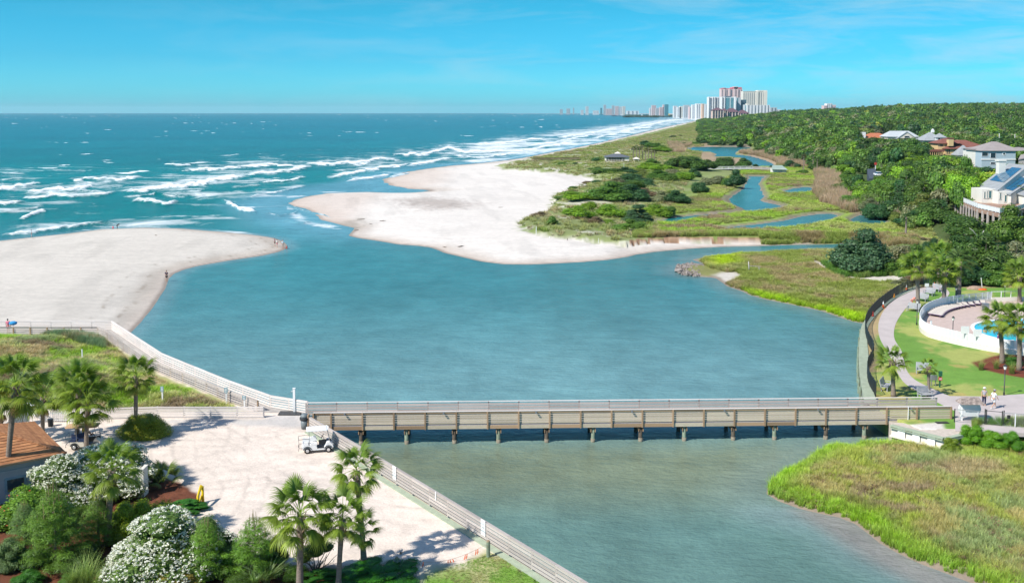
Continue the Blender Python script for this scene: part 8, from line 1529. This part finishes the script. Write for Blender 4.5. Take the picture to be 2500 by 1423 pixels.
def person(p, rz, pose, label, top, legs, s=1.0, hair=(.05, .035, .03), sleeves=True, long_legs=False, hat=None, skirt=False, skin=None, cat='person', group=None):
    P = POSES[pose]; sk = SKIN; root = empty('person', p, label, cat, group, rz); root.scale = (s, s, s); V = lambda q: Vector(q); hp, ch, nk, hd = V(P['hip']), V(P['chest']), V(P['neck']), V(P['head'])
    vs = [hp, hp.lerp(ch, .45), ch, nk, nk.lerp(hd, .5)]; es = [(0, 1), (1, 2), (2, 3), (3, 4)]; rs = [(.15, .11), (.125, .095), (.15, .10), .055, .05]
    for i in (0, 1):
        sg = -1 if i == 0 else 1; shp = ch + V((sg * P['sh'], 0, .08)); b = len(vs); el, wr = V(P['el'][i]), V(P['wr'][i]); d = (wr - el).normalized(); vs += [shp, el, wr, wr + d * .07]; es += [(2, b), (b, b + 1), (b + 1, b + 2), (b + 2, b + 3)]; rs += [.055, .042, .028, (.036, .018)]
        sd = d.cross(Vector((0, 1, .3))).normalized()
        for f in range(4): q = len(vs); o_ = sd * (-.027 + .018 * f); L = (.075, .085, .08, .062)[f]; vs += [wr + d * .09 + o_, wr + d * (.09 + L) + o_ + Vector((0, .015, 0))]; es += [(b + 3, q), (q, q + 1)]; rs += [.009, .0075]
        q = len(vs); vs += [wr + d * .045 - sd * .045, wr + d * .085 - sd * .06]; es += [(b + 3, q), (q, q + 1)]; rs += [.011, .009]
    for i in (0, 1):
        sg = -1 if i == 0 else 1; b = len(vs); hj = hp + V((sg * .09, 0, -.06)); kn, an = V(P['kn'][i]), V(P['an'][i]); vs += [hj, kn, an, an + V((0, .16, -.035))]; es += [(0, b), (b, b + 1), (b + 1, b + 2), (b + 2, b + 3)]; rs += [.085, .055, .038, (.045, .03)]
    body = skin_mesh('body', [tuple(v) for v in vs], es, rs, skin or SKIN); link('body', body, root)
    cl = lambda n, c, vv, ee, rr: link(n, skin_mesh(n, [tuple(v) for v in vv], ee, rr, c), root)
    tv = [hp + V((0, 0, .02)), hp.lerp(ch, .5), ch, nk + V((0, 0, -.05))]; te = [(0, 1), (1, 2), (2, 3)]; tr = [(.175, .13), (.155, .12), (.175, .125), .075]
    for i in (0, 1): sg = -1 if i == 0 else 1; b = len(tv); shp = ch + V((sg * P['sh'], 0, .08)); e_ = V(P['el'][i]); tv += [shp, shp.lerp(e_, .7 if sleeves else .2)]; te += [(2, b), (b, b + 1)]; tr += [.072, .062]
    cl('shirt', top, tv, te, tr); lv = [hp + V((0, 0, .03))]; le = []; lr = [(.18, .135)]
    for i in (0, 1):
        sg = -1 if i == 0 else 1; b = len(lv); hj = hp + V((sg * .09, 0, -.06)); kn, an = V(P['kn'][i]), V(P['an'][i]); lv += [hj, hj.lerp(kn, .8 if not long_legs else 1.0)]; le += [(0, b), (b, b + 1)]; lr += [.108, .085]
        if long_legs: lv += [kn.lerp(an, .9)]; le += [(b + 1, b + 2)]; lr += [.062]
    cl('trousers' if long_legs else 'shorts', legs, lv, le, lr)
    for i in (0, 1): an = V(P['an'][i]); m = MB(); m.ball((an.x, an.y + .06, an.z - .025), (.05, .14, .045), 8, 5); m.build('shoe', WHITE if pose == 'walk' else SKIN, root, True, world=False)
    m = MB(); m.ball(tuple(hd), (.078, .098, .118), 12, 8); m.ball((hd.x, hd.y + .098, hd.z - .01), (.014, .022, .022), 6, 4); m.ball((hd.x - .08, hd.y, hd.z), (.014, .024, .034), 6, 4); m.ball((hd.x + .08, hd.y, hd.z), (.014, .024, .034), 6, 4); h = m.build('head', skin or SKIN, root, True, world=False)
    m = MB(); [m.ball((hd.x + x, hd.y + .088, hd.z + .012), (.013, .01, .009), 6, 4) for x in (-.03, .03)]; m.build('eyes', BLACK, h, world=False); m = MB(); m.box((hd.x, hd.y + .09, hd.z - .055), (.045, .01, .01)); m.build('mouth', MATS['cone_red'], h, world=False)
    hm = mat('hair_%d' % int(hair[0] * 1000), hair, .7) if 'hair_%d' % int(hair[0] * 1000) not in MATS else MATS['hair_%d' % int(hair[0] * 1000)]
    m = MB(); m.ball((hd.x, hd.y - .022, hd.z + .03), (.09, .1, .11), 12, 8); m.build('hair', hm, root, True, world=False)
    if hat: m = MB(); m.tube([(hd.x, hd.y, hd.z + .045), (hd.x, hd.y, hd.z + .06)], [.17 if hat is WHITE else .11, .12], 14); m.tube([(hd.x, hd.y, hd.z + .05), (hd.x, hd.y, hd.z + .13), (hd.x, hd.y, hd.z + .16)], [.1, .095, .05], 12); m.box((hd.x, hd.y + .13, hd.z + .055), (.13, .1, .012)); m.build('hat', hat, root, True, world=False)
    return root
cm_ = lambda n, c: MATS[n] if n in MATS else mat(n, c, .85, .15, var=.06)
NAVYC = cm_('navy_cloth', (.025, .03, .07)); PURP = cm_('purple_cloth', (.16, .06, .25)); PINKC = cm_('pink_cloth', (.75, .22, .30)); SALM = cm_('salmon_cloth', (.78, .30, .24)); REDC = cm_('scarlet_cloth', (.65, .04, .05)); GRYC = cm_('grey_cloth', (.42, .40, .44)); LBL = cm_('light_blue_cloth', (.50, .62, .68)); BLKC = cm_('black_cloth', (.02, .02, .025)); YELC = cm_('yellow_cloth', (.78, .55, .08)); KH = cm_('khaki_cloth', (.66, .62, .56))
gp = lambda u, v: on_ground(u, v)
person(gp(77, 579), math.radians(-60), 'stand', 'person in grey-blue clothes standing alone at the left waterline', LBL, GRYC, 1.0, long_legs=True)
person(gp(286, 559), math.radians(-70), 'bend', 'person in dark clothes stooping on the crest of the left spit', BLKC, BLKC, 1.0, long_legs=True)
person(gp(276, 559), math.radians(20), 'crouch', 'small crouching figure in pink beside the stooping person', PINKC, REDC, .8)
person(gp(671, 601), math.radians(-90), 'stand', 'person in purple top and black shorts, leftmost of three on the spit tip', PURP, BLKC, 1.0, sleeves=False)
person(gp(676.5, 604), math.radians(-80), 'fold', 'person in white shirt and pink shorts with folded arms on the spit tip', WHITE, PINKC, 1.03)
person(gp(690.5, 607), math.radians(180), 'stand', 'person in long pale shirt standing nearest the water on the spit tip', LBL, KH, 1.08)
person(gp(700, 608), math.radians(-90), 'crouch', 'child in red crouching at the very tip of the spit', REDC, REDC, .75)
person(gp(407, 687), math.radians(170), 'fold', 'person in dark shirt and long dark shorts at the inlet shore', NAVYC, BLKC, 1.1)
person(G(2402, 989, 1.84), math.radians(170), 'stand', 'woman in white hat, grey top and dark trousers on the concrete walk', GRYC, NAVYC, .98, hat=WHITE, long_legs=True, sleeves=False)
person(G(2425, 997, 1.84), math.radians(-70), 'walk', 'man in white shirt and shorts striding past the gate', WHITE, WHITE, 1.02, hat=GRYC)
person(G(2226, 748, 1.8), math.radians(-100), 'bend', 'person in salmon clothes bending beside the grey bench', SALM, SALM, 1.05)
person(G(2437, 832, PZ), math.radians(-120), 'sit', 'person in purple sitting on the pool edge behind the palm', PURP, PURP, 1.0); person(G(2484, 832, PZ), math.radians(0), 'fold', 'person in dark swimwear standing at the pool edge', NAVYC, NAVYC, 1.0)
person(G(2404, 818, PZ - .35), math.radians(-60), 'sit', 'swimmer with bare shoulders at the near pool edge', SKIN, NAVYC, 1.0)
person(G(206, 1084, 1.8) + Vector((0, 0, .75)), math.radians(-80), 'sit', 'person in yellow shirt seated in the tan golf cart', YELC, KH, 1.0)
person(G(20, 812, 1.88), math.radians(0), 'stand', 'person in pink on the boardwalk at far left', PINKC, PINKC, 1.0); m = MB(); m.ball((0, 0, 1.2), (.5, .5, .25), 10, 6); m.tube([(0, 0, 0), (0, 0, 1.2)], .02, 5); tag(link('beach_umbrella', m.mesh('beach_umbrella', cm_('blue_cloth', (.05, .3, .6))), None, G(33, 812, 1.88)), 'small blue parasol carried along the far left boardwalk', 'umbrella')
person(gp(1487, 347), 0, 'stand', 'tiny distant person in red on the far beach', REDC, REDC, 1.2)
# driftwood scraps and weed on the sand
r = random.Random(9)
for i, (u, v, s) in enumerate(((882,536,1.1),(935,540,1.3),(1128,602,1.0),(1085,604,.8),(1222,507,.7),(756,475,.8),(1445,418,.5),(870,563,.8),(905,548,.6),(380,575,.6),(760,1340,.15),(980,1352,.16))):
    p = gp(u, v); m = MB(); 
    for k in range(4): a = r.random() * 3; m.tube([(-s * r.random(), r.uniform(-.2, .2), .05), (s * r.random(), r.uniform(-.2, .2), .09 + .1 * r.random())], [.05 * s + .02, .03 * s + .01], 5)
    lb = ('dark driftwood scrap by the wet hollow', 'dark driftwood on the pale spit', 'driftwood at the channel edge of the spit', 'small weed heap at the channel edge', 'weed scrap in mid sand flat', 'dark scrap at the outer spit edge', 'tiny scrap near the dune head', 'weed line scrap near the little beach notch', 'weed scrap between the driftwood and notch', 'twig on the left spit', 'brown debris on the lot near the palms', 'brown debris nearer the round post')[i]
    tag(link('driftwood', m.mesh('driftwood', BARK2), None, p, (0, 0, r.random() * 3)), lb, 'driftwood')
